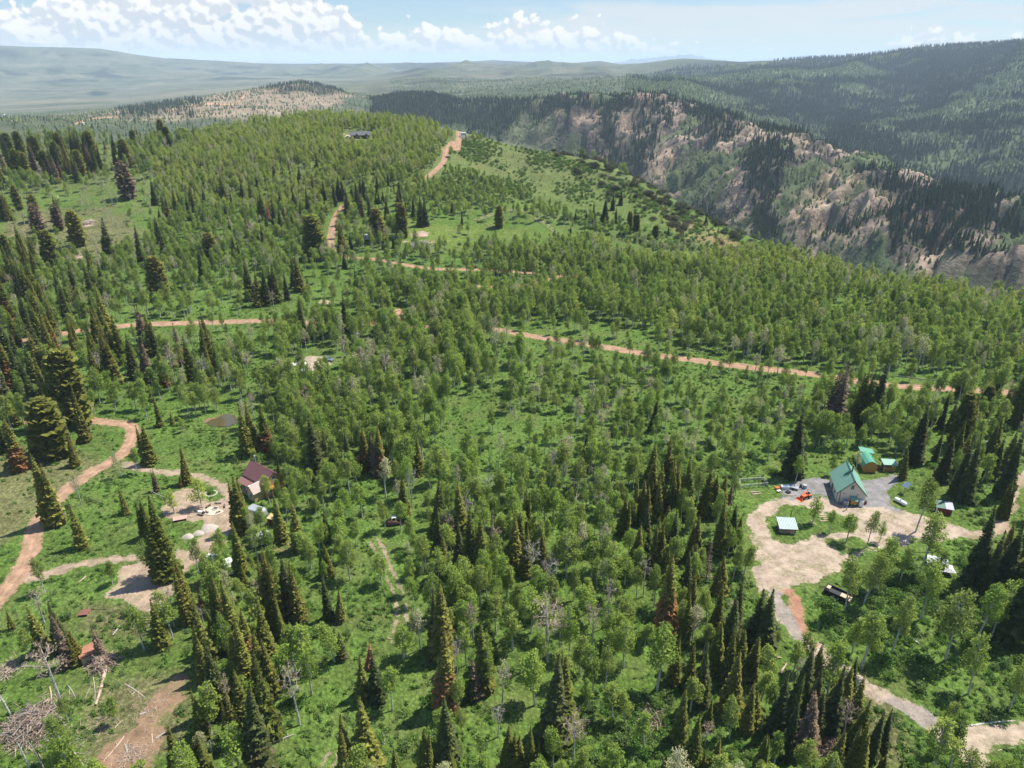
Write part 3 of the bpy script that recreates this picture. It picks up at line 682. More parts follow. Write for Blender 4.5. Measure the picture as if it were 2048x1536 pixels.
def distant_peaks():
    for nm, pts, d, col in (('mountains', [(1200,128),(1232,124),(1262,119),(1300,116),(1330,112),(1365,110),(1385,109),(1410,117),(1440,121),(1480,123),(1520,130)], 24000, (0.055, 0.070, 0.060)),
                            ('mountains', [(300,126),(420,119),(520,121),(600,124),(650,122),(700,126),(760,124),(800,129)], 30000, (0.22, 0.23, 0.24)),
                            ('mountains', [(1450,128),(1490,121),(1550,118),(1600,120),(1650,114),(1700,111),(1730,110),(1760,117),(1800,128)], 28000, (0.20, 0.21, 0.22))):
        A = []; zz = []
        for px, py in pts:
            r = ray(px, py); A.append(math.atan2(r[0], r[1])); zz.append(CAMH+d*r[2]/math.hypot(r[0], r[1]))
        a = np.linspace(A[0], A[-1], 160); z = np.interp(a, A, zz)+(fbm(a*180, a*0, 5, 7)-.5)*120
        V = []; rows = [(-5000, 0), (-2500, .35), (-900, .8), (0, 1), (900, .8), (4000, 0)]
        for dr, k in rows:
            rd = d+dr; zb = -500; nz = (fbm(a*260, a*0+dr*.002, 4, 9)-.5)*260*(0 if dr == 0 else 1)
            V.append(np.stack([rd*np.sin(a), rd*np.cos(a), zb+(z-zb)*k+nz*k], 1))
        V = np.concatenate(V); n = len(a); i = np.arange(len(rows)*n).reshape(-1, n)
        F = np.stack([i[:-1, :-1].ravel(), i[:-1, 1:].ravel(), i[1:, 1:].ravel(), i[1:, :-1].ravel()], 1)
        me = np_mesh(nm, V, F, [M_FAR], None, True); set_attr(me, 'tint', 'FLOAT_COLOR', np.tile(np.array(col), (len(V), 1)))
        link(me, nm, kind='structure', label='faint blue mountains on the horizon')
distant_peaks()

# ---- far conifers: one mass of small ragged trees on the canyon wall and the mountains
def far_forest(nm='conifer_forest'):
    g = np.random.default_rng(3 if nm == 'conifer_forest' else 4); pts = []
    def sample(mask, n, hmin, hmax, rmin=900, rmax=4200):
        w = np.clip(mask, 0, 1)*((FARR > rmin) & (FARR < rmax))[:, None]*((FPXG > -150) & (FPXG < 2250))
        w = w*(FARR[:, None]**1.0)*np.gradient(FARR)[:, None]/ (FARR[:, None]**0.7)
        p = w.ravel()/w.sum(); k = g.choice(p.size, n, p=p); i, j = np.unravel_index(k, mask.shape)
        i = np.clip(i, 0, len(FARR)-2); j = np.clip(j, 0, len(FARAZ)-2); u = g.random(n); v = g.random(n)
        r = FARR[i]*(1-v)+FARR[i+1]*v; a = FARAZ[j]*(1-u)+FARAZ[j+1]*u
        z = (FARZ[i, j]*(1-u)+FARZ[i, j+1]*u)*(1-v)+(FARZ[i+1, j]*(1-u)+FARZ[i+1, j+1]*u)*v
        pts.append(np.stack([r*np.sin(a), r*np.cos(a), z, g.uniform(hmin, hmax, n)*np.where(g.random(n) < .15, .6, 1)], 1))
    if nm == 'aspen_stands':
        sample((FRK > 3.3)*(FRK < 5.9)*(FPXG > 1250)*(FF < .45), 15000, 6, 11, 1500, 4600); sample((FRK > 1.0)*(FRK < 2.0)*(FPXG > 760)*(CF < .5), 2600, 3, 6, 800, 2300); sample((FRK > 2.1)*(FRK < 4.2)*(FPXG > 780)*(FPXG < 1500), 4000, 4, 8, 1500, 4600); sample((FRK > 1.0)*(FRK < 3)*(FPXG < 800), 4500, 3, 6, 900, 3300)
    else: sample((CF > .35)*CF*(FPXG > 700), 7000, 9, 17, 800, 2400); sample((CF > .03)*(FPXG > 900), 2200, 5, 12, 800, 2300); sample((FRK > 1.0)*(FRK < 2.2)*1.0, 1900, 3, 9, 800, 2500); sample((FRK > 1.0)*(FRK < 2.15)*(FPXG > 420)*(FPXG < 740), 900, 2.5, 6, 1000, 2500); sample((CF > .3)*(FPXG < 730), 900, 8, 14, 1000, 2600)
    if nm == 'conifer_forest': sample((FF > .4)*FF, 21000, 10, 18, 1500, 4200); sample((FF > .4)*FF, 8000, 14, 22, 2500, 5000)
    Pt = np.concatenate(pts); n = len(Pt)
    k = 5; t0 = g.random(n)*6.28; V = []; tiers = [(0.02, .50, .17), (.30, .78, .125), (.58, 1.0, .08)] if nm == 'conifer_forest' else [(.05, .75, .42), (.35, 1.0, .36)]
    F = []; base = 0
    for lo, hi, w in tiers:
        ang = t0[:, None]+np.arange(k)*2*math.pi/k+g.uniform(-.25, .25, (n, k)); rad = Pt[:, 3, None]*w*g.uniform(.7, 1.25, (n, k))
        ring = np.stack([Pt[:, 0, None]+np.cos(ang)*rad, Pt[:, 1, None]+np.sin(ang)*rad, Pt[:, 2, None]+Pt[:, 3, None]*(lo+g.uniform(-.05, .05, (n, k)))], -1)
        tip = np.stack([Pt[:, 0], Pt[:, 1], Pt[:, 2]+Pt[:, 3]*hi], -1)[:, None]
        blk = np.concatenate([ring, tip], 1).reshape(-1, 3); V.append(blk)
        i = base+np.arange(n)[:, None]*(k+1)+np.arange(k); j = base+np.arange(n)[:, None]*(k+1)+(np.arange(k)+1) % k; tp = base+np.arange(n)[:, None]*(k+1)+k
        F.append(np.stack([i, j, np.broadcast_to(tp, i.shape)], -1).reshape(-1, 3)); base += len(blk)
    m, T, out = new_mat('far_conifer' if nm == 'conifer_forest' else 'far_aspen'); gg = T.new('ShaderNodeNewGeometry')
    c = T.mix(gg.outputs['Random Per Island'], (0.024, 0.040, 0.022, 1), (0.055, 0.072, 0.034, 1)) if nm == 'conifer_forest' else T.mix(gg.outputs['Random Per Island'], (0.080, 0.115, 0.040, 1), (0.185, 0.210, 0.080, 1)); bsdf(T, out, c, 0.9, spec=0.1)
    me = np_mesh('conifer_forest', np.concatenate(V), np.concatenate(F), [m]); link(me, nm, kind='stuff', label='dark conifer forest far off on the canyon wall and mountains' if nm == 'conifer_forest' else 'pale green aspen stands and brush far off on the mountain slopes')
far_forest(); far_forest('aspen_stands')
# ------------------------------------------------------------------ tree shapes (each variant: a trunk mesh and a crown mesh)
def leaf_quads(g, C, size, up=0.35, nrm=None, nk=0.55):
    """one bent quad per centre"""
    n = len(C); N = g.normal(size=(n, 3)); N[:, 2] = np.abs(N[:, 2])+up
    if nrm is not None: N = N*0.8+nrm*nk
    N /= np.linalg.norm(N, axis=1)[:, None]
    a = np.cross(N, g.normal(size=(n, 3))); a /= np.linalg.norm(a, axis=1)[:, None]+1e-9; b = np.cross(N, a)
    s = (size*g.uniform(.65, 1.3, n))[:, None]; w = s*g.uniform(.55, .95, n)[:, None]
    V = np.stack([C-a*s, C-b*w+N*s*.2, C+a*s, C+b*w+N*s*.2], 1).reshape(-1, 3)
    return V, np.arange(4*n).reshape(n, 4)

def aspen(seed, h=11.0, w=4.0, leaves=1900, base=0.36, size=0.15, mat=None, lobes=22):
    g = np.random.default_rng(seed); tr = Geo(); cr = Geo()
    lean = g.normal(0, .035, 2)*h
    def ax(t): return np.array([lean[0]*t*t+.12*math.sin(4*t+seed), lean[1]*t*t+.12*math.cos(5*t+seed), h*t])
    T = np.linspace(0, .96, 9); tr.path([ax(t)-np.array([0, 0, .25]) if t == 0 else ax(t) for t in T], [.15*h/11*(1-.85*t)+.02 for t in T], 6)
    Cs = []; Rs = []
    for k in range(lobes):
        t = base+(0.93-base)*((k+g.random())/lobes); prof = math.sin(math.pi*min(1, max(.0, (t-base+.10)/(1.08-base)))**0.6)**.6
        r = w*.5*prof*g.uniform(.25, .85); a = k*2.4+g.uniform(-.5, .5)
        c = ax(t)+np.array([math.cos(a)*r, math.sin(a)*r, g.uniform(-.2, .3)]); R = w*g.uniform(.12, .23)*(0.55+.6*prof)
        Cs.append(c); Rs.append(R); j = ax(max(.15, t-.10-.05*g.random()))
        m = (j+c)/2+np.array([0, 0, -.05*w]); tr.path([j, m, c], [.05*h/11, .035*h/11, .015], 4)
    Cs = np.array(Cs); Rs = np.array(Rs); p = Rs**2/np.sum(Rs**2); k = g.choice(lobes, leaves, p=p)
    d = g.normal(size=(leaves, 3)); d /= np.linalg.norm(d, axis=1)[:, None]
    rad = Rs[k]*g.uniform(.30, 1.12, leaves)**.7
    C = Cs[k]+d*rad[:, None]*np.array([1, 1, 1.25]); V, F = leaf_quads(g, C, size, .7, d, .35)
    cr.add(V, F, 0)
    return tr.mesh('aspen_trunk', [M_ABARK]), cr.mesh('aspen_crown', [mat or M_ASPEN], attr='tone'), (h, w)

def spruce(seed, h=18.0, w=4.6, mat=None, brown=0.0, tops=1, taper=0.85, sparse=1.0, low=0.05, bare=0.0, bushy=False):
    g = np.random.default_rng(seed); tr = Geo(); cr = Geo()
    stems = [(0, 0, h, w)]
    for q in range(tops-1):
        a = g.uniform(0, 6.28); stems.append((math.cos(a)*w*.28, math.sin(a)*w*.28, h*g.uniform(.82, .97), w*g.uniform(.6, .85)))
    V = []; A = []
    for sx, sy, sh, sw in stems:
        tr.path([(sx*.3, sy*.3, -.3), (sx, sy, sh*.5), (sx, sy, sh*.985)], [.02*sh*.6+.04, .012*sh*.6+.02, .012], 6)
        nl = int(sh*2.7*(1.0 if not bushy else .8))
        for L in range(nl):
            t = low+(1-low)*(L+g.uniform(-.3, .3))/nl
            if t > .99: continue
            z = sh*t; prof = (1-t)**taper if not bushy else (math.sin(math.pi*min(1, .22+.78*(1-t)**.8*1.0)*.62)*.95)
            if t < .14: prof *= .72+2*t
            bl = sw*.5*prof*g.uniform(.78, 1.12)+.12
            nb = max(4, int((5+8*prof)*sparse)); a0 = g.random()*6.28
            for b in range(nb):
                if g.random() < bare: continue
                a = a0+b*6.283/nb+g.uniform(-.22, .22); l = bl*g.uniform(.72, 1.16)
                dv = np.array([math.cos(a), math.sin(a), 0]); sd = np.array([-math.sin(a), math.cos(a), 0])
                dr = (-.42+.62*t)*g.uniform(.6, 1.3) if not bushy else (-.12+.35*t)
                o = np.array([sx, sy, z+g.uniform(-.12, .12)]); tip = o+dv*l+np.array([0, 0, l*dr]); mid = o+dv*l*.58+np.array([0, 0, l*dr*.75+.06*l])
                wd = .20*l+.09; tone = (1.35*brown if t < .52*brown+.18*g.random() and brown else 0.2)+g.uniform(-.1, .1)
                # three drooping fans: left, right and the leading shoot
                for sgn in (-1, 1):
                    q = mid+sd*sgn*wd*1.5-np.array([0, 0, .16*l+.05]); V.append([o+dv*l*.12, mid-dv*l*.12+sd*sgn*wd*.9-np.array([0, 0, .1*l]), q+dv*l*.10, mid+np.array([0, 0, .04])]); A += [tone]*4
                    q2 = tip-dv*l*.06+sd*sgn*wd*1.0-np.array([0, 0, .12*l]); V.append([mid-dv*l*.05, mid+sd*sgn*wd*.8-np.array([0, 0, .1*l]), q2, tip+np.array([0, 0, .05*l])]); A += [tone]*4
                V.append([o+dv*l*.1-np.array([0, 0, .10]), mid-np.array([0, 0, .22*l+.05]), tip-np.array([0, 0, .18*l]), mid+np.array([0, 0, .06*l+.02])]); A += [tone]*4
        # leader tuft
        for q in range(14):
            a = g.uniform(0, 6.28); z = sh*(1-.035*g.random()); r = .16+.25*(sh-z); o = np.array([sx, sy, z])
            V.append([o, o+np.array([math.cos(a)*r, math.sin(a)*r, -.05]), o+np.array([math.cos(a+.5)*r*.8, math.sin(a+.5)*r*.8, .18]), o+np.array([0, 0, .25])]); A += [.2]*4
    V = np.array(V).reshape(-1, 3); V += g.normal(0, .035, V.shape)
    cr.add(V, np.arange(len(V)).reshape(-1, 4), 0, np.array(A))
    return tr.mesh('spruce_trunk', [M_SBARK]), cr.mesh('spruce_crown', [mat or M_SPRUCE], attr='tone'), (h, w)

def dead_spruce(seed, h=15.0, w=3.6, mat=None, needles=300):
    g = np.random.default_rng(seed); tr = Geo(); cr = Geo(); mat = mat or M_GREY
    tr.path([(0, 0, -.3), (0.05, 0, h*.5), (0, .05, h)], [.2, .12, .02], 6)
    for L in range(int(h*5)):
        t = .1+.88*g.random(); a = g.random()*6.28; l = w*.5*((1-t)**.8)*g.uniform(.5, 1.15)+.15
        o = np.array([0, 0, h*t]); m = o+np.array([math.cos(a)*l*.6, math.sin(a)*l*.6, -.16*l]); e = o+np.array([math.cos(a)*l, math.sin(a)*l, -.40*l])
        cr.path([o, m, e], [.035, .022, .01], 3)
        for q in range(3):
            f = g.uniform(.3, 1); s = o+(e-o)*f; aa = a+g.choice([-1, 1])*g.uniform(.4, 1.0); cr.tube(s, s+np.array([math.cos(aa), math.sin(aa), -.5])*l*.35, .016, .007, 3)
    if needles:
        C = []
        for q in range(needles):
            t = .08+.85*g.random(); a = g.random()*6.28; l = w*.5*((1-t)**.8)*g.uniform(.3, 1); C.append([math.cos(a)*l, math.sin(a)*l, h*t-.3*l])
        V, F = leaf_quads(g, np.array(C), .17, -.2); cr.add(V, F, 1)
    return tr.mesh('snag_trunk', [M_GREY]), cr.mesh('snag_twigs', [mat, M_BROWN], attr='tone'), (h, w)

def bare_aspen(seed, h=10.0, w=4.2, mat=None, leaves=0, base=.45):
    g = np.random.default_rng(seed); tr = Geo(); cr = Geo(); mat = mat or M_PINK
    lean = g.normal(0, .04, 2)*h
    def ax(t): return np.array([lean[0]*t*t, lean[1]*t*t, h*t])
    T = np.linspace(0, .9, 7); tr.path([ax(t)-np.array([0, 0, .3*(t == 0)]) for t in T], [.15*(1-.8*t)+.02 for t in T], 6)
    def grow(p, d, l, r, n):
        e = p+d*l; cr.tube(p, e, r, r*.6, 4 if r > .03 else 3)
        if n == 0: return
        for q in range(3 if n > 1 else 4):
            nd = d*.75+g.normal(0, .55, 3)+np.array([0, 0, .28]); nd /= np.linalg.norm(nd); grow(p+(e-p)*g.uniform(.45, 1), nd, l*g.uniform(.55, .8), r*.62, n-1)
    for k in range(11):
        t = base+(.92-base)*(k+g.random())/11; a = k*2.4+g.uniform(-.4, .4); prof = math.sin(math.pi*(.15+.8*(t-base)/(1-base)))
        d = np.array([math.cos(a), math.sin(a), g.uniform(.5, 1.1)]); d /= np.linalg.norm(d); grow(ax(t), d, w*.24*(.6+.6*prof), .045, 3)
    if leaves:
        C = np.concatenate(cr.V)[g.integers(0, cr.n, leaves)]+g.normal(0, .2, (leaves, 3)); V, F = leaf_quads(g, C, .15); cr.add(V, F, 1)
    return tr.mesh('bare_aspen_trunk', [M_ABARK]), cr.mesh('bare_aspen_branches', [mat, M_PALE], attr='tone'), (h, w)

def shrub(seed, w=3.0, h=2.0, leaves=420, mat=None, size=.20):
    g = np.random.default_rng(seed); cr = Geo(); n = 9; Cs = np.stack([g.normal(0, w*.20, n), g.normal(0, w*.20, n), g.uniform(.25, .70, n)*h], 1); Rs = g.uniform(.20, .32, n)*w
    k = g.integers(0, n, leaves); d = g.normal(size=(leaves, 3)); d /= np.linalg.norm(d, axis=1)[:, None]
    C = Cs[k]+d*(Rs[k]*g.uniform(.4, 1.05, leaves))[:, None]*np.array([1, 1, .75]); C[:, 2] = np.abs(C[:, 2])+.05
    V, F = leaf_quads(g, C, size, .3, d); cr.add(V, F, 0)
    for q in range(5): cr.tube((g.normal(0, .1), g.normal(0, .1), -.2), Cs[q], .04, .02, 3, 1)
    return cr.mesh('shrub', [mat or M_BUSH, M_SBARK], attr='tone')

VAR = {}
VAR['aspen'] = [aspen(20+i, 11+.4*(i % 3), 3.3+.35*(i % 4), 1650, .38+.05*(i % 3), mat=M_ASPEN) for i in range(7)]
VAR['young_aspen'] = [aspen(40+i, 8.0, 2.7+.25*i, 1150, .28, .135, M_ASPEN_Y, 17) for i in range(4)]
VAR['pale_aspen'] = [aspen(60+i, 11.5, 3.7, 800, .50, .13, M_PALE, 15) for i in range(3)]
VAR['bare_aspen'] = [bare_aspen(70+i, 10, 4.0, M_PINK, 60) for i in range(3)]+[bare_aspen(75, 10, 3.8, M_GREY, 0)]
VAR['spruce'] = [spruce(100, 18, 5.2, taper=.95), spruce(101, 18, 5.8, tops=2), spruce(102, 18, 4.8, taper=1.05), spruce(103, 18, 6.4, taper=.9), spruce(104, 17, 4.8, tops=3), spruce(105, 18, 5.6, taper=1.0), spruce(106, 18, 5.4, taper=1.1, sparse=.8, bare=.12), spruce(107, 18, 6.0, taper=.95, sparse=.85, bare=.08)]
VAR['dark_spruce'] = [spruce(110+i, 18, 4.8+.6*i, M_SPRUCE_D, taper=.9+.08*i) for i in range(3)]
VAR['browning_spruce'] = [spruce(120, 18, 5.2, brown=.8), spruce(121, 18, 5.0, brown=.5, tops=2), spruce(122, 18, 5.6, M_SPRUCE_D, brown=.6)]
VAR['red_spruce'] = [spruce(130, 14, 3.4, M_RED, sparse=.8, bare=.15), spruce(131, 14, 3.0, M_RED, sparse=.7, bare=.2)]
VAR['brown_spruce'] = [spruce(140, 16, 4.4, M_BROWN, sparse=.75, bare=.25), spruce(141, 16, 4.8, M_BROWN, sparse=.7, bare=.3, tops=2)]
VAR['dead_spruce'] = [dead_spruce(150, 15, 3.4), dead_spruce(151, 15, 3.0, M_PINK, 500)]
VAR['fir'] = [spruce(160, 16, 7.0, bushy=True, sparse=1.15), spruce(161, 15, 6.4, M_SPRUCE, bushy=True, tops=2, brown=.2), spruce(162, 16, 6.2, M_SPRUCE, bushy=True)]
VAR['dead_fir'] = [spruce(165, 16, 6.6, M_BROWN, bushy=True, sparse=.8, bare=.3)]
def joined(tr, cr, name):
    """trunk and crown in one mesh, for the countless trees of the forest masses"""
    bm = bmesh.new(); bm.from_mesh(tr); nf = len(bm.faces); bm.from_mesh(cr); bm.faces.ensure_lookup_table()
    nt = len(tr.materials)
    for f in bm.faces[nf:]: f.material_index += nt
    me = bpy.data.meshes.new(name); bm.to_mesh(me); bm.free()
    for m in list(tr.materials)+list(cr.materials): me.materials.append(m)
    return me

def scatter(name, label, protos, pts, idx, rot, scl):
    """one object of kind stuff: instances of the given meshes on points"""
    coll = bpy.data.collections.new(name+'_kinds')
    for i, me in enumerate(protos):
        o = bpy.data.objects.new('%s_kind_%02d' % (name, i), me); coll.objects.link(o)
    me = bpy.data.meshes.new(name); me.vertices.add(len(pts)); me.vertices.foreach_set('co', np.asarray(pts, np.float32).ravel())
    set_attr(me, 'idx', 'INT', idx); set_attr(me, 'rot', 'FLOAT_VECTOR', rot); set_attr(me, 'scl', 'FLOAT_VECTOR', scl)
    ob = link(me, name, kind='stuff', label=label)
    ng = bpy.data.node_groups.new(name, 'GeometryNodeTree')
    ng.interface.new_socket('Geometry', in_out='INPUT', socket_type='NodeSocketGeometry'); ng.interface.new_socket('Geometry', in_out='OUTPUT', socket_type='NodeSocketGeometry')
    n = ng.nodes; i = n.new('NodeGroupInput'); o = n.new('NodeGroupOutput'); ip = n.new('GeometryNodeInstanceOnPoints'); ci = n.new('GeometryNodeCollectionInfo')
    ci.inputs['Collection'].default_value = coll; ci.inputs['Separate Children'].default_value = True; ci.inputs['Reset Children'].default_value = True
    def na(nm, t):
        a = n.new('GeometryNodeInputNamedAttribute'); a.data_type = t; a.inputs['Name'].default_value = nm
        return [s for s in a.outputs if s.enabled and s.name == 'Attribute'][0]
    L = ng.links.new; L(i.outputs[0], ip.inputs['Points']); L(ci.outputs[0], ip.inputs['Instance']); ip.inputs['Pick Instance'].default_value = True
    L(na('idx', 'INT'), ip.inputs['Instance Index']); L(na('rot', 'FLOAT_VECTOR'), ip.inputs['Rotation']); L(na('scl', 'FLOAT_VECTOR'), ip.inputs['Scale']); L(ip.outputs[0], o.inputs[0])
    md = ob.modifiers.new('scatter', 'NODES'); md.node_group = ng
    return ob

# ------------------------------------------------------------------ labels for single trees: what stands nearest, which side, which one in the row
LANDMARKS = [("the green-roofed cabin", 1697, 1000), ("the red-roofed cabin", 520, 985), ("the stone fire pit", 428, 1018), ("the black trailer", 1675, 1192),
 ("the white propane tank", 1803, 1008), ("the orange tractor", 1610, 995), ("the metal-roofed hut", 1575, 1063), ("the rusty shed", 178, 1312), ("the brush pile", 62, 1455),
 ("the orange road fork", 55, 1150), ("the bend in the orange road", 262, 882), ("the muddy pond", 445, 842), ("the two-rut track", 800, 1200), ("the small tracked machine", 790, 1046),
 ("the curve of the pale driveway", 1575, 1245), ("the straight lower driveway", 1760, 1390), ("the lower right driveway", 1960, 1490), ("the log corral", 1507, 975),
 ("the white tarp shelter", 1882, 1137), ("the dark red shed", 1885, 1022), ("the grey log heap", 840, 488), ("the motorhome", 733, 476), ("the straight uphill road", 662, 460),
 ("the tan camp clearing", 630, 728), ("the hilltop lodge", 720, 274), ("the hilltop road", 900, 292), ("the round-topped shed", 1740, 945), ("the wood shed", 1778, 938),
 ("the big white fallen log", 200, 1375), ("the white camper trailers", 520, 1055), ("the tan gravel heaps", 400, 1062), ("the bare soil patch", 330, 1400), ("the twin bare aspens", 1195, 1290),
 ("the cross road's middle", 740, 652), ("the cross road's right end", 1860, 778), ("the cross road's left end", 60, 684), ("the cross road's diagonal", 1300, 712), ("the hill's dry shoulder", 1330, 430),
 ("the fallen aspen trunks", 1180, 965), ("the rounded hill's crest", 560, 250), ("the rocky clearing", 180, 450), ("the brown-needled twin spruce", 1665, 850), ("the columnar spruce pair", 1112, 1480),
 ("the grassy gap", 690, 1290), ("the grassy opening", 920, 880), ("the left edge meadow", 60, 960), ("the far left ridge", 150, 340), ("the open shrubby slope", 1400, 860), ("the flat-topped pale aspens", 1800, 740)]
ORD = ['first', 'second', 'third', 'fourth', 'fifth', 'sixth', 'seventh', 'eighth', 'ninth', 'tenth', 'eleventh', 'twelfth', 'thirteenth', 'fourteenth', 'fifteenth', 'sixteenth', 'seventeenth', 'eighteenth', 'nineteenth', 'twentieth']
TREES = []      # (kind, variant, world pos, height, width factor, photo px of base)
def label_trees(items):
    """items: dicts with 'desc', 'px', 'py'; gives every one a label of its own"""
    groups = {}
    for it in items:
        b = min(LANDMARKS, key=lambda l: (l[1]-it['px'])**2+((l[2]-it['py'])*1.35)**2); dx = it['px']-b[1]; dy = (it['py']-b[2])*1.35
        rel = ('right of' if dx > 0 else 'left of') if abs(dx) > abs(dy) else ('in front of' if dy > 0 else 'behind')
        groups.setdefault((it['desc'], b[0], rel), []).append(it)
    for (desc, lm, rel), L in groups.items():
        if len(L) > 3 and all('H' in i for i in L):
            L.sort(key=lambda i: -i['H']); n = len(L)
            parts = [('tall ', L[:n//3]), ('medium ', L[n//3:2*n//3]), ('short ', L[2*n//3:])] if n > 5 else [('tall ', L[:n//2]), ('short ', L[n//2:])]
        else: parts = [('', L)]
        for adj, M in parts:
            M.sort(key=lambda i: i['px'])
            for k, it in enumerate(M):
                if len(M) == 1: it['label'] = '%s%s %s %s' % (adj, desc, rel, lm)
                elif k == 0: it['label'] = 'leftmost %s%s %s %s' % (adj, desc, rel, lm)
                elif k == len(M)-1: it['label'] = 'rightmost %s%s %s %s' % (adj, desc, rel, lm)
                else: it['label'] = '%s%s %s %s, %s from left' % (adj, desc, rel, lm, ORD[min(k, 19)])

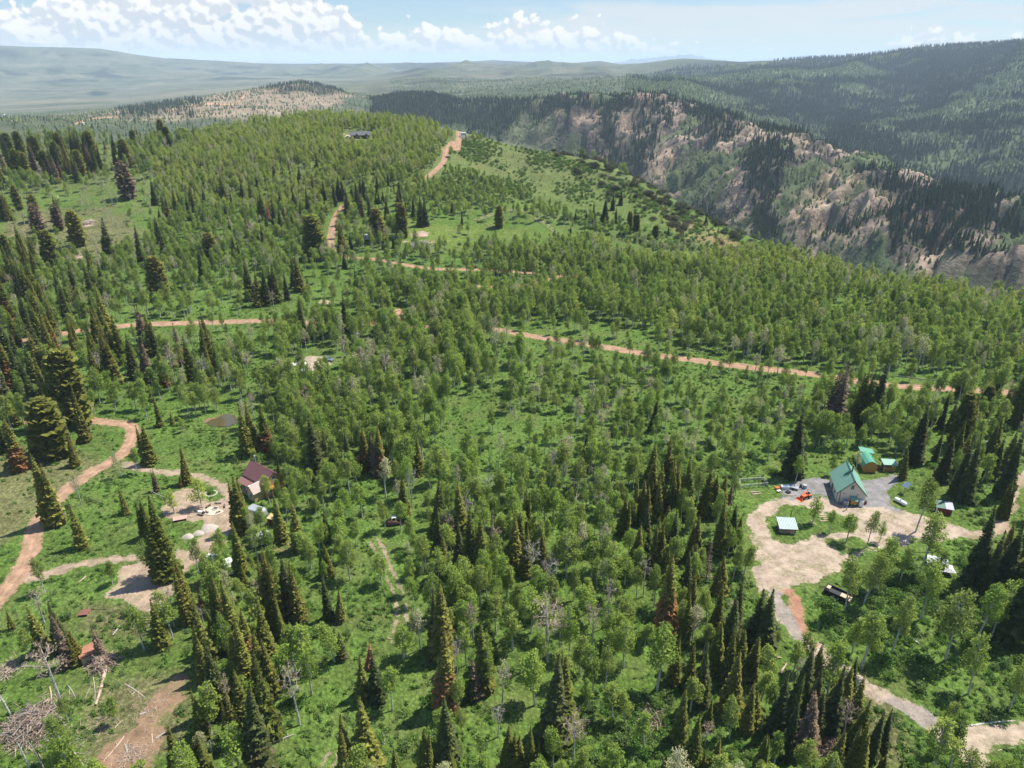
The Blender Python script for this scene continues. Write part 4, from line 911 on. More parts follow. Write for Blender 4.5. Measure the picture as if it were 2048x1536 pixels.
# ------------------------------------------------------------------ conifers marked on the photograph: base x, base y, top y, kind
S, D, B, R, N, X, F, Y = 'spruce', 'dark_spruce', 'browning_spruce', 'red_spruce', 'brown_spruce', 'dead_spruce', 'fir', 'dead_fir'
CONIFERS = [(25,1259,1219,S),(88,1302,1205,S),(140,1332,1219,N),(130,1300,1205,D),(160,1322,1262,S),(205,1318,1255,N),(325,1292,1195,S),(415,1335,1190,S),(400,1312,1250,S),(415,1362,1275,S),(420,1372,1300,S),
(437,1305,1210,S),(455,1272,1195,R),(404,1212,1168,R),(376,1202,1131,S),(470,1365,1282,S),(498,1377,1240,B),(408,1474,1380,S),(475,1490,1382,S),(520,1542,1380,B),(355,1540,1452,S),(415,1548,1470,S),(385,1560,1522,S),(545,1472,1302,S),
(535,1352,1278,S),(535,1305,1197,S),(552,1250,1100,S),(565,1275,1195,B),(597,1245,1120,S),(583,1240,1112,D),(660,1238,1150,D),(682,1242,1180,B),(685,1317,1265,B),(739,1337,1285,R),(727,1392,1308,S),(757,1400,1302,D),(737,1545,1392,S),(697,1560,1432,S),
(885,1310,1162,S),(872,1300,1180,D),(890,1420,1265,B),(900,1410,1275,B),(897,1520,1390,D),(967,1377,1242,S),(982,1312,1240,S),(942,1402,1347,D),(950,1395,1320,N),(795,1548,1495,S),(848,1548,1452,S),(905,1552,1502,S),(1017,1542,1452,S),
(1108,1487,1310,D),(1122,1470,1318,S),(1368,1290,1175,S),(1345,1365,1275,S),(1376,1375,1282,S),(1330,1262,1110,B),(1400,1410,1285,D),(1422,1345,1247,S),(1432,1345,1243,S),(1455,1367,1243,S),(1472,1355,1258,S),(1507,1290,1175,D),(1522,1305,1180,D),
(1498,1352,1270,S),(1357,1482,1372,S),(1492,1462,1360,S),(1508,1450,1385,S),(1380,1540,1435,S),(1415,1455,1400,S),(1354,1548,1485,S),(1328,1550,1502,S),(1426,1543,1475,S),(1405,1552,1500,S),(1515,1543,1465,S),(1062,1546,1452,S),(1035,1543,1472,S),(1080,1548,1482,S),
(1590,1440,1290,D),(1624,1380,1285,S),(1655,1465,1335,D),(1677,1430,1333,S),(1700,1380,1315,D),(1703,1452,1347,S),(1570,1515,1402,D),(1662,1548,1460,S),(1708,1548,1450,S),(1738,1517,1422,D),(1762,1502,1418,D),(1763,1552,1512,S),(1795,1560,1522,S),(1610,1500,1380,N),(1625,1480,1380,D),
(2018,1285,1110,D),(1946,1172,1010,D),(1997,1190,1050,D),(2035,1200,1066,S),(1970,1185,1060,D),(105,1048,905,B),(122,1046,955,N),(165,1095,1005,S),(253,1028,975,S),(300,928,848,S),(287,908,850,S),(375,968,888,B),(362,975,960,B),(322,853,783,S),(346,850,823,S),(150,933,873,S),(315,983,938,N),
(300,1073,1000,S),(305,1028,993,S),(340,1152,990,S),(488,1063,953,S),(483,1143,1038,S),(490,1172,1130,S),(42,940,830,B),(112,913,795,F),(102,918,843,D),(140,903,800,D),(172,883,765,S),(152,850,700,F),(30,850,785,S),(497,912,808,S),(510,905,805,S),(537,903,815,B),(12,905,830,D),(70,905,840,S),
(637,957,830,D),(655,950,858,D),(700,937,855,D),(732,940,855,B),(745,945,863,D),(760,948,853,B),(752,952,870,N),(755,868,800,D),(837,948,873,S),(810,1038,955,B),(885,1068,955,D),(878,1068,960,S),(887,1150,1063,S),(942,1145,1013,S),(920,1135,1040,D),(982,1118,1020,X),(600,1100,993,S),(562,978,923,D),(565,1083,988,B),(655,1083,1018,D),
(537,1160,1095,S),(547,1166,1095,S),(660,1152,1088,S),(648,1155,1108,S),(1050,1062,975,S),(1030,1110,1023,S),(1042,1108,1028,S),(1052,1150,1052,S),(1087,1135,1060,S),(1170,935,863,D),(1305,862,798,D),(1112,1010,965,D),(1131,1003,965,D),(1302,965,883,S),(1333,960,872,S),(1268,1045,955,S),(1282,1045,955,S),(1297,1020,912,S),(1318,1030,922,S),(1343,1022,912,S),(1372,1030,910,S),(1314,1040,953,S),
(1243,1070,993,S),(1270,1140,1045,S),(1308,1140,1030,S),(1330,1072,1012,S),(1412,1030,938,S),(1425,1032,952,S),(1440,1020,947,S),(1458,1012,965,N),(1436,1108,990,S),(1460,1093,1008,B),(1475,1082,1030,S),(1388,1118,1033,S),(1385,1158,1085,S),(1412,1162,1075,X),(1440,1185,1112,S),(1330,1165,1098,S),(1320,1160,1105,S),(1372,1200,1100,D),
(1655,845,735,N),(1668,852,722,N),(1712,845,737,S),(1724,850,737,S),(1742,845,721,D),(1585,952,818,D),(1825,925,805,D),(1835,925,850,N),(1857,850,787,D),(1862,845,795,S),(1915,890,785,F),(1920,790,742,F),(1990,783,740,F),(1968,830,772,F),(2040,845,735,F),(1957,875,828,S),(2025,855,805,S),(1928,1003,868,D),(1912,992,872,D),(1880,962,870,D),(2005,995,858,D),(2000,1035,958,S),(1804,958,897,S),(1868,925,860,D),
(22,530,468,F),(82,475,405,Y),(108,537,460,F),(160,492,420,F),(152,512,478,S),(120,460,408,Y),(222,535,430,B),(283,522,445,D),(330,515,455,D),(323,595,512,F),(407,560,490,D),(425,525,465,F),(470,515,472,D),(480,520,480,D),(502,600,520,B),(168,635,570,B),(155,625,565,X),(137,610,562,S),(148,658,600,S),(110,672,595,S),(150,700,630,S),(35,692,622,B),(72,682,630,S),(72,597,512,S),
(418,700,625,D),(440,752,690,B),(293,745,685,B),(198,775,690,S),(75,780,725,S),(130,725,690,R),(530,510,447,D),(520,510,460,D),(543,515,468,B),(520,612,535,S),(534,610,540,B),(553,604,525,S),(575,600,543,B),(590,575,512,S),(601,582,510,S),(630,518,430,F),(686,505,442,S),(702,497,465,D),(690,537,500,D),(755,482,415,F),(803,475,405,F),(843,452,388,D),(852,452,390,D),(775,505,472,S),(788,495,467,D),(768,498,468,S),(924,450,420,D),(998,455,410,F),
(713,585,535,D),(692,662,583,D),(667,620,590,D),(608,682,593,D),(580,655,620,B),(749,705,665,D),(992,552,530,D),(1040,537,503,D),(730,583,555,D),(634,335,308,D),(578,347,315,D),(548,347,330,D),(600,370,330,B),(515,373,348,D),(770,372,345,D),(777,372,345,D),(788,377,365,D),
(650,405,355,D),(670,412,360,D),(677,400,350,D),(687,400,355,D),(705,397,372,D),(722,397,355,D),(730,397,350,D),(752,407,382,D),(758,407,384,D),(766,405,380,D),(812,432,397,D),(622,437,400,D),(645,445,407,D),(538,442,397,R),(904,425,402,D),(290,342,310,D),(345,325,300,D),(333,340,310,D),(404,347,320,D),(302,317,297,D),(340,447,390,B),(363,422,385,D),(322,452,415,D),(463,410,380,D),(487,407,360,B),(436,390,370,D),(258,397,320,Y),
(1187,445,402,D),(1172,437,420,D),(1209,445,390,D),(1225,420,382,D),(1241,410,375,D),(1231,447,412,D),(1259,465,422,F),(1272,460,428,F),(1312,477,450,F),(1151,442,422,D),(1164,395,380,D),(1141,467,452,D),(1144,385,377,D),(1336,470,450,D),(1412,450,425,D),(185,318,262,F),(45,315,262,F),(65,280,262,D),(20,310,265,F),(170,300,270,D)]
# crowds of conifers: polygon in the photograph, how many, height range, kinds
CROWDS = [([(0,380),(60,360),(140,380),(200,350),(270,340),(230,300),(90,310),(0,330)], 95, 11, 19, [D,D,S,S,F,B,N]), ([(110,310),(200,292),(340,284),(440,262),(452,270),(330,306),(200,335)], 60, 11, 18, [D,F,D,F,S]),
 ([(0,540),(60,500),(110,600),(95,690),(0,690)], 60, 13, 19, [S,S,D,B]), ([(90,600),(190,560),(240,640),(170,740),(100,730)], 26, 13, 19, [S,S,B,D]), ([(170,690),(330,680),(460,740),(440,800),(250,800),(120,780)], 34, 12, 18, [S,D,B,N,S]),
 ([(0,700),(120,720),(180,800),(120,880),(0,900)], 30, 12, 19, [S,D,B]), ([(300,400),(520,390),(640,430),(600,520),(480,540),(300,500)], 46, 11, 17, [D,D,S,B]), ([(1860,860),(2060,830),(2060,1050),(1960,1050),(1880,980)], 20, 10, 15, [D,S,S]), ([(1960,1060),(2060,1050),(2060,1280),(1990,1230)], 8, 10, 14, [D,S,S]),
 ([(1320,1240),(1420,1230),(1530,1330),(1510,1480),(1420,1440),(1350,1340)], 10, 11, 15, [S,D,S]), ([(1540,1430),(1700,1400),(1740,1490),(1700,1550),(1560,1540)], 8, 10, 14, [D,S,S,S]), ([(600,380),(760,385),(860,440),(760,460),(680,420)], 22, 11, 16, [D,D,N]), ([(380,1240),(480,1210),(560,1360),(520,1480),(430,1420)], 14, 11, 17, [S,S,B]),
 ([(1250,1050),(1380,1010),(1420,1120),(1330,1200),(1260,1140)], 6, 11, 15, [S,S,D]), ([(0,400),(120,430),(130,520),(0,530)], 14, 10, 16, [F,Y,S]), ([(850,1080),(1000,1050),(1090,1120),(980,1200),(880,1180)], 9, 11, 17, [S,D])]
WDIM = {k: v for k, v in VAR.items()}
DESC = {S: 'olive-green spruce', D: 'dark green spruce', B: 'half-browned spruce', R: 'rust-red dead spruce', N: 'brown-needled dying spruce', X: 'grey bare dead spruce', F: 'broad bushy fir', Y: 'broad brown dead fir',
        'aspen': 'leafy green aspen', 'pale_aspen': 'pale thin-leaved aspen', 'bare_aspen': 'bare-branched aspen', 'young_aspen': 'small green aspen'}
def px_of(p): 
    a, b, d = proj(p[0], p[1], p[2]); return float(a), float(b), float(d)
rg = random.Random(77); CT = []
for bx, by, ty, kd in CONIFERS:
    p = gp(bx, by); d = px_of(p)[2]
    # height that brings the top to the photographed row
    lo, hi = 2.0, 32.0
    for _ in range(24):
        m = (lo+hi)/2; t = float(proj(p.x, p.y, p.z+m)[1])
        if t > ty: lo = m
        else: hi = m
    CT.append(dict(kind=kd, p=p, H=min(max(lo, 3.5), 23), px=bx, py=by, d=d))
gcr = np.random.default_rng(31)
for poly, n, h0, h1, kinds in CROWDS:
    W = [gp(*q) for q in poly]; xs = [q.x for q in W]; ys = [q.y for q in W]; c = 0; tries = 0; n = int(n*(.52 if h0 > 11 or len(kinds) < 5 else .62))
    while c < n and tries < n*40:
        tries += 1; x = gcr.uniform(min(xs), max(xs)); y = gcr.uniform(min(ys), max(ys))
        if not in_poly(np.array([x]), np.array([y]), [(q.x, q.y) for q in W])[0]: continue
        if dirt_field([x], [y])[0][0] > -1.5: continue
        p = Vector((x, y, float(ground_z(x, y)))); a, b, d = px_of(p)
        if any((q['p'].x-x)**2+(q['p'].y-y)**2 < 5.0 for q in CT): continue
        CT.append(dict(kind=rg.choice(kinds), p=p, H=gcr.uniform(h0, h1), px=a, py=b, d=d)); c += 1

# ------------------------------------------------------------------ aspens: density zones drawn on the photograph, trees stand on the land
ZONES = [  # polygon, density, height range, kinds (weights)
 ([(-200,200),(2300,200),(2300,1750),(-200,1750)], .48, 7, 11.5, [('aspen', .88), ('pale_aspen', .08), ('bare_aspen', .04)]),
 ([(0,420),(290,400),(560,560),(560,860),(300,830),(0,700)], .42, 7.5, 11.5, [('aspen', .86), ('pale_aspen', .08), ('bare_aspen', .06)]),
 ([(0,390),(100,400),(270,360),(420,360),(330,440),(290,500),(200,540),(0,470)], .14, 6, 9, [('pale_aspen', .45), ('aspen', .25), ('bare_aspen', .3)]),
 ([(560,640),(900,560),(1080,690),(1060,800),(1000,980),(620,960),(560,800)], .80, 9.5, 13, [('aspen', .90), ('pale_aspen', .08), ('bare_aspen', .02)]),
 ([(1050,700),(1350,730),(1640,760),(1640,880),(1480,950),(1250,930),(1020,900)], .50, 5.5, 10, [('aspen', .80), ('pale_aspen', .14), ('bare_aspen', .06)]),
 ([(900,545),(1200,490),(1530,505),(1760,545),(2100,590),(2100,740),(1900,740),(1640,735),(1300,690),(1060,650),(890,620)], .92, 8, 11.5, [('aspen', .80), ('young_aspen', .12), ('pale_aspen', .08)]),
 ([(1150,490),(1540,500),(1760,540),(2100,585),(2100,660),(1800,610),(1500,560),(1200,530)], .98, 7, 10, [('young_aspen', .62), ('aspen', .28), ('pale_aspen', .1)]),
 ([(330,420),(300,330),(450,250),(640,215),(900,235),(885,330),(850,350),(700,430),(560,430)], 1.0, 6.0, 8.5, [('young_aspen', .72), ('aspen', .14), ('pale_aspen', .14)]),
 ([(700,350),(860,345),(1000,370),(1110,415),(1080,430),(950,425),(860,460),(760,470),(700,440)], .85, 5, 8, [('aspen', .8), ('young_aspen', .2)]),
 ([(860,250),(960,240),(1040,275),(1130,320),(1080,345),(990,320),(930,300)], .80, 3.2, 5.2, [('aspen', .7), ('young_aspen', .3)]),
 ([(930,290),(1040,280),(1180,325),(1330,405),(1540,508),(1400,500),(1180,450),(1080,420),(950,400),(880,345),(900,310)], .03, 2.5, 4, [('aspen', .7), ('pale_aspen', .3)]),
 ([(870,345),(940,345),(1080,400),(1150,445),(1060,430),(950,415),(880,390)], .98, 5, 7, [('aspen', 1)]),
 ([(920,300),(1100,310),(1240,360),(1160,380),(1020,345),(930,340)], .07, 2.0, 3.2, [('aspen', .5), ('pale_aspen', .5)]),
 ([(1180,380),(1260,360),(1420,450),(1540,510),(1350,520),(1220,450)], .02, 3, 5, [('aspen', 1)]),
 ([(800,440),(1180,450),(1180,485),(1000,500),(800,500)], .03, 5, 7, [('aspen', 1)]),
 ([(1160,470),(1400,500),(1400,540),(1240,520)], .55, 4, 6, [('pale_aspen', .6), ('young_aspen', .4)]),
 ([(600,560),(700,540),(720,640),(580,640),(540,620)], .20, 7, 10, [('aspen', 1)]),
 ([(820,960),(1010,700),(1040,720),(1000,830),(870,960)], .12, 7, 10, [('aspen', 1)]),
 ([(1160,640),(1260,650),(1380,690),(1280,700),(1160,675)], .06, 6, 9, [('aspen', 1)]),
 ([(1330,745),(1500,760),(1560,800),(1460,830),(1340,800)], .10, 4, 7, [('aspen', .8), ('bare_aspen', .2)]),
 ([(0,880),(270,830),(300,900),(480,930),(480,980),(330,1120),(200,1200),(0,1250)], .025, 6, 8, [('aspen', .7), ('bare_aspen', .3)]),
 ([(300,830),(480,850),(480,930),(400,940),(280,900)], .10, 5, 7, [('aspen', 1)]),
 ([(0,1180),(330,1180),(390,1350),(360,1560),(0,1560)], .05, 7, 9, [('aspen', .7), ('bare_aspen', .3)]),
 ([(600,1250),(760,1080),(820,1250),(880,1350),(870,1560),(540,1560)], .07, 7, 10, [('aspen', .9), ('bare_aspen', .1)]),
 ([(520,960),(800,960),(780,1080),(600,1240),(480,1250),(470,1100)], .42, 7, 10.5, [('aspen', .94), ('bare_aspen', .06)]),
 ([(880,960),(1260,960),(1240,1100),(1240,1300),(960,1330),(880,1180)], .80, 8, 11.5, [('aspen', .92), ('pale_aspen', .03), ('bare_aspen', .05)]),
 ([(900,1330),(1260,1300),(1330,1400),(1250,1560),(900,1560)], .36, 8, 11, [('aspen', .92), ('bare_aspen', .08)]),
 ([(1060,1440),(1330,1400),(1300,1560),(1120,1560)], .10, 7, 9, [('aspen', 1)]),
 ([(1370,1130),(1500,1140),(1530,1280),(1500,1420),(1400,1240)], .30, 8, 11, [('aspen', 1)]),
 ([(1430,940),(1580,880),(1640,900),(1560,960),(1440,985)], .05, 7, 9, [('aspen', 1)]),
 ([(1590,850),(1840,840),(1840,900),(1700,905),(1600,940)], .75, 8, 11, [('aspen', 1)]),
 ([(1640,1110),(1760,1090),(1960,1060),(2060,1120),(2060,1420),(1880,1400),(1760,1360),(1640,1240)], .085, 9, 12, [('aspen', .95), ('bare_aspen', .05)]),
 ([(1480,980),(1860,930),(1960,1070),(1640,1180),(1560,1220),(1480,1100)], .0, 7, 8, [('aspen', 1)]),
 ([(1730,1380),(1860,1440),(1910,1500),(1880,1560),(1780,1560)], .03, 7, 9, [('aspen', 1)]),
 ([(1500,1120),(1560,1170),(1640,1190),(1700,1190),(1720,1280),(1650,1300),(1760,1370),(1880,1440),(1850,1480),(1700,1390),(1600,1310),(1530,1230)], .0, 7, 8, [('aspen', 1)]),
 ([(0,380),(60,360),(140,380),(200,350),(270,340),(230,300),(340,284),(440,262),(330,278),(200,288),(90,300),(0,300)], .10, 6, 8, [('aspen', .6), ('pale_aspen', .4)]),
 ([(600,710),(680,700),(690,760),(590,765)], .0, 7, 8, [('aspen', 1)]), ([(690,265),(750,265),(750,295),(690,290)], .0, 7, 8, [('aspen', 1)]), ([(1600,925),(1700,910),(1690,900),(1610,900)], .2, 8, 9, [('aspen', 1)])]
PLACED = [(1648,1062,996,'young_aspen'),(1668,1075,1010,'aspen'),(1625,1048,985,'young_aspen'),(1715,1092,1020,'aspen'),(1692,1085,1025,'aspen'),(1732,1095,1015,'aspen'),(1758,1085,1040,'aspen'),(1660,1068,1020,'aspen'),(1687,1232,1110,'aspen'),(1728,1208,1095,'aspen'),(1755,1180,1068,'aspen'),
 (1590,965,905,'aspen'),(1832,1065,950,'aspen'),(1838,1150,1022,'aspen'),(1842,1240,1115,'aspen'),(1800,1165,1090,'aspen'),(1915,1330,1190,'aspen'),(1888,1320,1160,'aspen'),(1950,1290,1160,'aspen'),(1722,1340,1220,'aspen'),(1782,1310,1180,'aspen'),(1880,1500,1400,'aspen'),(1895,1545,1430,'aspen'),(1860,1555,1440,'aspen'),(2020,1420,1320,'aspen'),
 (1130,1114,1000,'aspen'),(122,1404,1290,'bare_aspen'),(600,1450,1335,'bare_aspen'),(840,1300,1215,'pale_aspen'),(1095,1325,1198,'bare_aspen'),(1183,1300,1205,'bare_aspen'),(1210,1255,1165,'bare_aspen'),(1146,1530,1428,'bare_aspen'),(1458,1242,1198,'bare_aspen'),(1408,1500,1445,'bare_aspen'),(1094,1165,1122,'bare_aspen'),(1359,1025,985,'bare_aspen'),(1980,718,678,'bare_aspen'),(2022,730,693,'bare_aspen'),
 (1734,722,650,'pale_aspen'),(1750,705,645,'pale_aspen'),(1795,735,650,'pale_aspen'),(1810,730,655,'pale_aspen'),(1833,745,668,'pale_aspen'),(1780,715,648,'pale_aspen'),(1890,712,675,'pale_aspen'),(1943,716,678,'pale_aspen'),(162,1010,948,'pale_aspen'),(243,955,900,'pale_aspen'),(275,948,895,'aspen'),(226,1170,1118,'aspen'),(398,1145,1075,'aspen'),(305,1152,1078,'aspen'),(350,1025,975,'young_aspen'),(405,1015,955,'young_aspen'),
 (290,1300,1210,'aspen'),(350,1275,1160,'pale_aspen'),(345,1280,1180,'aspen'),(425,1470,1370,'aspen'),(232,1448,1390,'aspen'),(137,1445,1395,'aspen'),(62,1320,1255,'aspen'),(785,1420,1335,'aspen'),(668,1325,1240,'aspen'),(622,1352,1245,'aspen'),(592,1345,1250,'aspen'),(1315,1385,1250,'aspen'),(1247,1335,1240,'aspen'),(1185,1390,1290,'aspen'),(1210,1380,1290,'aspen'),(1068,1410,1310,'aspen'),
 (500,1128,1055,'pale_aspen'),(517,1078,1018,'pale_aspen'),(510,1082,1020,'pale_aspen'),(527,1125,1052,'pale_aspen'),(516,1120,1050,'aspen'),(503,1066,1012,'aspen'),(525,1070,1010,'aspen'),(538,1110,1050,'aspen'),(440,1160,1095,'aspen'),(418,1168,1105,'aspen'),(455,1172,1110,'aspen'),(1880,1185,1100,'aspen'),(1865,1175,1095,'aspen'),(540,1008,945,'aspen'),(560,1015,955,'aspen'),(597,990,935,'aspen'),(580,985,925,'aspen'),(770,1058,990,'aspen'),(803,1060,1000,'aspen'),(982,1385,1290,'aspen'),(700,1160,1080,'aspen'),(712,1095,1040,'aspen')]
KEEPOUT = [(1699, 995, 7), (515, 985, 7), (1740, 940, 4), (1776, 936, 3.5), (1575, 1060, 3.2), (1675, 1192, 4.2), (1803, 1008, 3), (720, 276, 11), (1610, 995, 6), (1585, 975, 6), (1885, 1022, 4), (178, 1312, 3), (840, 490, 6), (733, 478, 5), (790, 1048, 3), (60, 1460, 6), (428, 1018, 5), (515, 1030, 4), (523, 1082, 4), (1882, 1137, 4.5), (1507, 975, 5)]
KW = [(gp(a, b), r) for a, b, r in KEEPOUT]
def scatter_aspens():
    g = np.random.default_rng(99); xs_, ys_ = [], []
    for sp, ya, yb in ((3.3, 40, 330), (2.55, 330, 780)):
        X, Y = np.meshgrid(np.arange(-600, 540, sp), np.arange(ya, yb, sp)); xs_.append(X.ravel()+g.uniform(-.46, .46, X.size)*sp); ys_.append(Y.ravel()+g.uniform(-.46, .46, X.size)*sp)
    x = np.concatenate(xs_); y = np.concatenate(ys_)
    ins = in_poly(x, y, REGION); k = ins; x, y = x[k], y[k]
    z = ground_z(x, y); px, py, d = proj(x, y, z); k = (px > -130) & (px < 2180) & (py < 1740) & (d > 50); x, y, z, px, py, d = [q[k] for q in (x, y, z, px, py, d)]
    wob = (fbm(x/14, y/14, 3, 201)-.5)*70*np.clip(150/d, .25, 1)
    den = np.zeros(len(x)); zi = np.zeros(len(x), int)
    for i, (P_, dn, h0, h1, kd) in enumerate(ZONES):
        m = in_poly(px+wob, py+wob*.6, P_); den[m] = dn; zi[m] = i
    cl = fbm(x/26, y/26, 4, 211); den = den*np.clip(.25+2.1*(cl-.22), .15, 1.5)
    k = g.random(len(x)) < den*np.where(d > 330, .90, 1.0)
    w = np.full(len(x), -9.0); kk = np.where(k)[0]; w[kk] = dirt_field(x[kk], y[kk])[0]; k &= w < -1.3
    for p, r in KW: k &= (x-p.x)**2+(y-p.y)**2 > r*r
    # open verge on the near side of the roads that the photograph shows
    for fi, a_, b_ in ((1, 255, 745), (1, 1055, 1650), (1, 1745, 1910), (2, 640, 700), (3, 840, 930), (4, 690, 810), (4, 890, 980)):
        L = np.array(FEAT[fi]['line']); zz = ground_z(L[:, 0], L[:, 1]); q, _, _ = proj(L[:, 0], L[:, 1], zz); L = L[(q > a_) & (q < b_)][::2]
        for st in (3, 5.5, 8, 11):
            for (lx, ly) in L*(1-st/np.hypot(L[:, 0], L[:, 1]))[:, None]: k &= ~(((x-lx)**2+(y-ly)**2 < 2.4) & (g.random(len(x)) < .55))
    for t in CT:
        rr2 = 3.2 if t['p'].y < 330 else 7.0; k &= ~(((x-t['p'].x)**2+(y-t['p'].y)**2 < rr2) | ((np.abs(x-t['p'].x*y/max(t['p'].y, 1)) < 1.3) & (y < t['p'].y) & (y > t['p'].y-7) & (t['p'].y > 330)))
    out = []
    for i in np.where(k)[0]:
        P_, dn, h0, h1, kd = ZONES[zi[i]]; r = g.random(); a = 0
        for nm, wt in kd:
            a += wt
            if r <= a: break
        hh = g.uniform(h0, h1)*g.choice([1, 1, 1, 1.08, .8, .6])
        out.append(dict(kind=nm, p=Vector((x[i], y[i], z[i])), H=hh, px=float(px[i]), py=float(py[i]), d=float(d[i])))
    return out
AT = scatter_aspens()
for bx, by, ty, kd in PLACED:
    p = gp(bx, by); lo, hi = 2.0, 22.0
    for _ in range(22):
        m = (lo+hi)/2
        if float(proj(p.x, p.y, p.z+m)[1]) > ty: lo = m
        else: hi = m
    AT = [a for a in AT if (a['p'].x-p.x)**2+(a['p'].y-p.y)**2 > 4.5]
    AT.append(dict(kind=kd, p=p, H=min(lo, 16), px=bx, py=by, d=px_of(p)[2], hand=True))
print('conifers', len(CT), 'aspens', len(AT))

def variant(it, rnd):
    vs = VAR[it['kind']]; k = rnd.randrange(len(vs)); return k, vs[k]
def plant(items, limit, root_name, group, mass_name, mass_label):
    rnd = random.Random(len(items))
    for it in items:
        it['vi'], it['v'] = variant(it, rnd); it['s'] = it['H']/it['v'][2][0]; it['ws'] = it['s']*rnd.uniform(.80, 1.25)*(1.12 if it['H'] < 8 else 1.0); it['rz'] = rnd.uniform(0, 6.28); it['tilt'] = (rnd.gauss(0, .025), rnd.gauss(0, .025)); it['desc'] = DESC[it['kind']]
        it['show'] = it['H']/it['d']*(1 if -30 < it['px'] < 2078 and it['py']-it['H']/it['d']*1150 < 1536 and it['py'] > 0 else .01)
    items.sort(key=lambda i: -i['show']); single, mass = items[:limit], items[limit:]
    label_trees(single)
    for it in single:
        nm, cat = root_name(it['kind'])
        root = bpy.data.objects.new(nm, None); COL.objects.link(root); root.location = it['p']; root.rotation_euler = (it['tilt'][0], it['tilt'][1], it['rz']); root.scale = (it['ws'], it['ws'], it['s'])
        root['label'] = it['label']; root['category'] = cat; root['group'] = group(it['kind']); root.empty_display_size = 0.5
        tr = bpy.data.objects.new('trunk', it['v'][0]); cr = bpy.data.objects.new('crown', it['v'][1])
        for o in (tr, cr): COL.objects.link(o); o.parent = root
    if mass:
        kinds = sorted({(i['kind'], i['vi']) for i in mass}); protos = [joined(VAR[k][v][0], VAR[k][v][1], k) for k, v in kinds]; ix = {kv: n for n, kv in enumerate(kinds)}
        scatter(mass_name, mass_label, protos, [tuple(i['p']) for i in mass], [ix[(i['kind'], i['vi'])] for i in mass], [(i['tilt'][0], i['tilt'][1], i['rz']) for i in mass], [(i['ws'], i['ws'], i['s']) for i in mass])
CN = {S: 'spruce_tree', D: 'spruce_tree', B: 'spruce_tree', R: 'dead_spruce', N: 'dying_spruce', X: 'dead_spruce', F: 'fir_tree', Y: 'dead_fir'}
plant(CT, 300, lambda k: (CN[k], 'conifer'), lambda k: 'conifers standing among the aspens', 'conifer_wood', 'conifers farther back along the ridge and between the aspens')
plant(AT, 300, lambda k: ('bare_aspen' if k == 'bare_aspen' else 'aspen_tree', 'aspen'), lambda k: 'aspens in the near woods', 'aspen_wood', 'green aspen woods covering the plateau and the hill')

# ------------------------------------------------------------------ undergrowth and scrub
def undergrowth():
    g = np.random.default_rng(5); protos = [shrub(300, 1.6, .8, 150, M_BUSH, .12), shrub(301, 1.3, .9, 120, M_BUSH, .11), shrub(302, 2.2, 1.5, 320, M_BUSH, .13), shrub(303, 1.8, 1.0, 170, M_BUSH_G, .12), shrub(304, 2.6, 1.9, 420, M_BUSH_G, .13), shrub(305, 1.1, .45, 46, M_BUSH, .13), shrub(306, 1.2, .5, 46, M_BUSH_G, .13)]
    n = 420000; x = g.uniform(-300, 300, n); y = 45+g.random(n)**1.2*330; z = ground_z(x, y); px, py, d = proj(x, y, z)
    k = (px > -90) & (px < 2140) & (py < 1700); x, y, z, px, py, d = [q[k] for q in (x, y, z, px, py, d)]
    cl = np.clip((fbm(x/18, y/18, 4, 401)-.30)*1.6, .10, 1)
    dens = cl*np.clip(1.25-d/420, .25, 1); thick = np.full(len(x), .16)
    for P_, f, tk in (([(0,880),(270,840),(300,900),(480,930),(460,1000),(200,1200),(0,1250)], .55, .02), ([(0,1180),(330,1180),(390,1350),(360,1560),(0,1560)], .5, .05), ([(1640,1180),(1760,1110),(2060,1130),(2060,1440),(1900,1440),(1640,1300)], 1.6, .75), ([(1120,1380),(1340,1360),(1340,1560),(1100,1560)], 1.5, .5), ([(1000,960),(1400,860),(1640,780),(1600,940),(1440,1000),(1200,1010)], 1.3, .4), ([(1480,980),(1860,930),(1960,1070),(1640,1180),(1560,1220),(1480,1100)], .25, .02)):
        m = in_poly(px, py, P_); dens = np.where(m, dens*f, dens); thick = np.where(m, tk, thick)
    w = dirt_field(x, y)[0]; k = (g.random(len(x)) < dens*.62) & (w < -.5)
    for p, r in KW: k &= (x-p.x)**2+(y-p.y)**2 > (r*.75)**2
    x, y, z, px, py, thick = [q[k] for q in (x, y, z, px, py, thick)]; n = len(x)
    big = g.random(n) < thick*.45; idx = np.where(big, g.choice([0, 1, 2, 3, 4], n, p=[.25, .2, .2, .2, .15]), g.choice([5, 5, 6], n)); s = g.uniform(.6, 1.25, n)
    # open slopes of the hill: pale low brush
    m = 26000; X = g.uniform(-60, 190, m); Y = g.uniform(330, 640, m); Zq = ground_z(X, Y); PX, PY, _ = proj(X, Y, Zq)
    kk = in_poly(PX, PY, [(880,260),(1100,300),(1250,355),(1420,450),(1530,505),(1300,500),(1130,440),(1000,380),(890,340)]) & in_poly(X, Y, REGION) & (g.random(m) < np.clip((fbm(X/22, Y/22, 4, 411)-.33)*3, 0.02, 1)) & (dirt_field(X, Y)[0] < -.5)
    X, Y, Zq = X[kk], Y[kk], Zq[kk]; i2 = g.choice([2, 4, 4, 3], len(X)); s2 = g.uniform(.55, 1.2, len(X))
    x = np.r_[x, X]; y = np.r_[y, Y]; z = np.r_[z, Zq]; idx = np.r_[idx, i2]; s = np.r_[s, s2]; n = len(x)
    scatter('undergrowth', 'low leafy green undergrowth covering the forest floor', protos, np.stack([x, y, z], 1), idx, np.stack([x*0, x*0, g.uniform(0, 6.28, n)], 1), np.stack([s, s, s*g.uniform(.8, 1.1, n)], 1))
    print('undergrowth', n)
undergrowth()
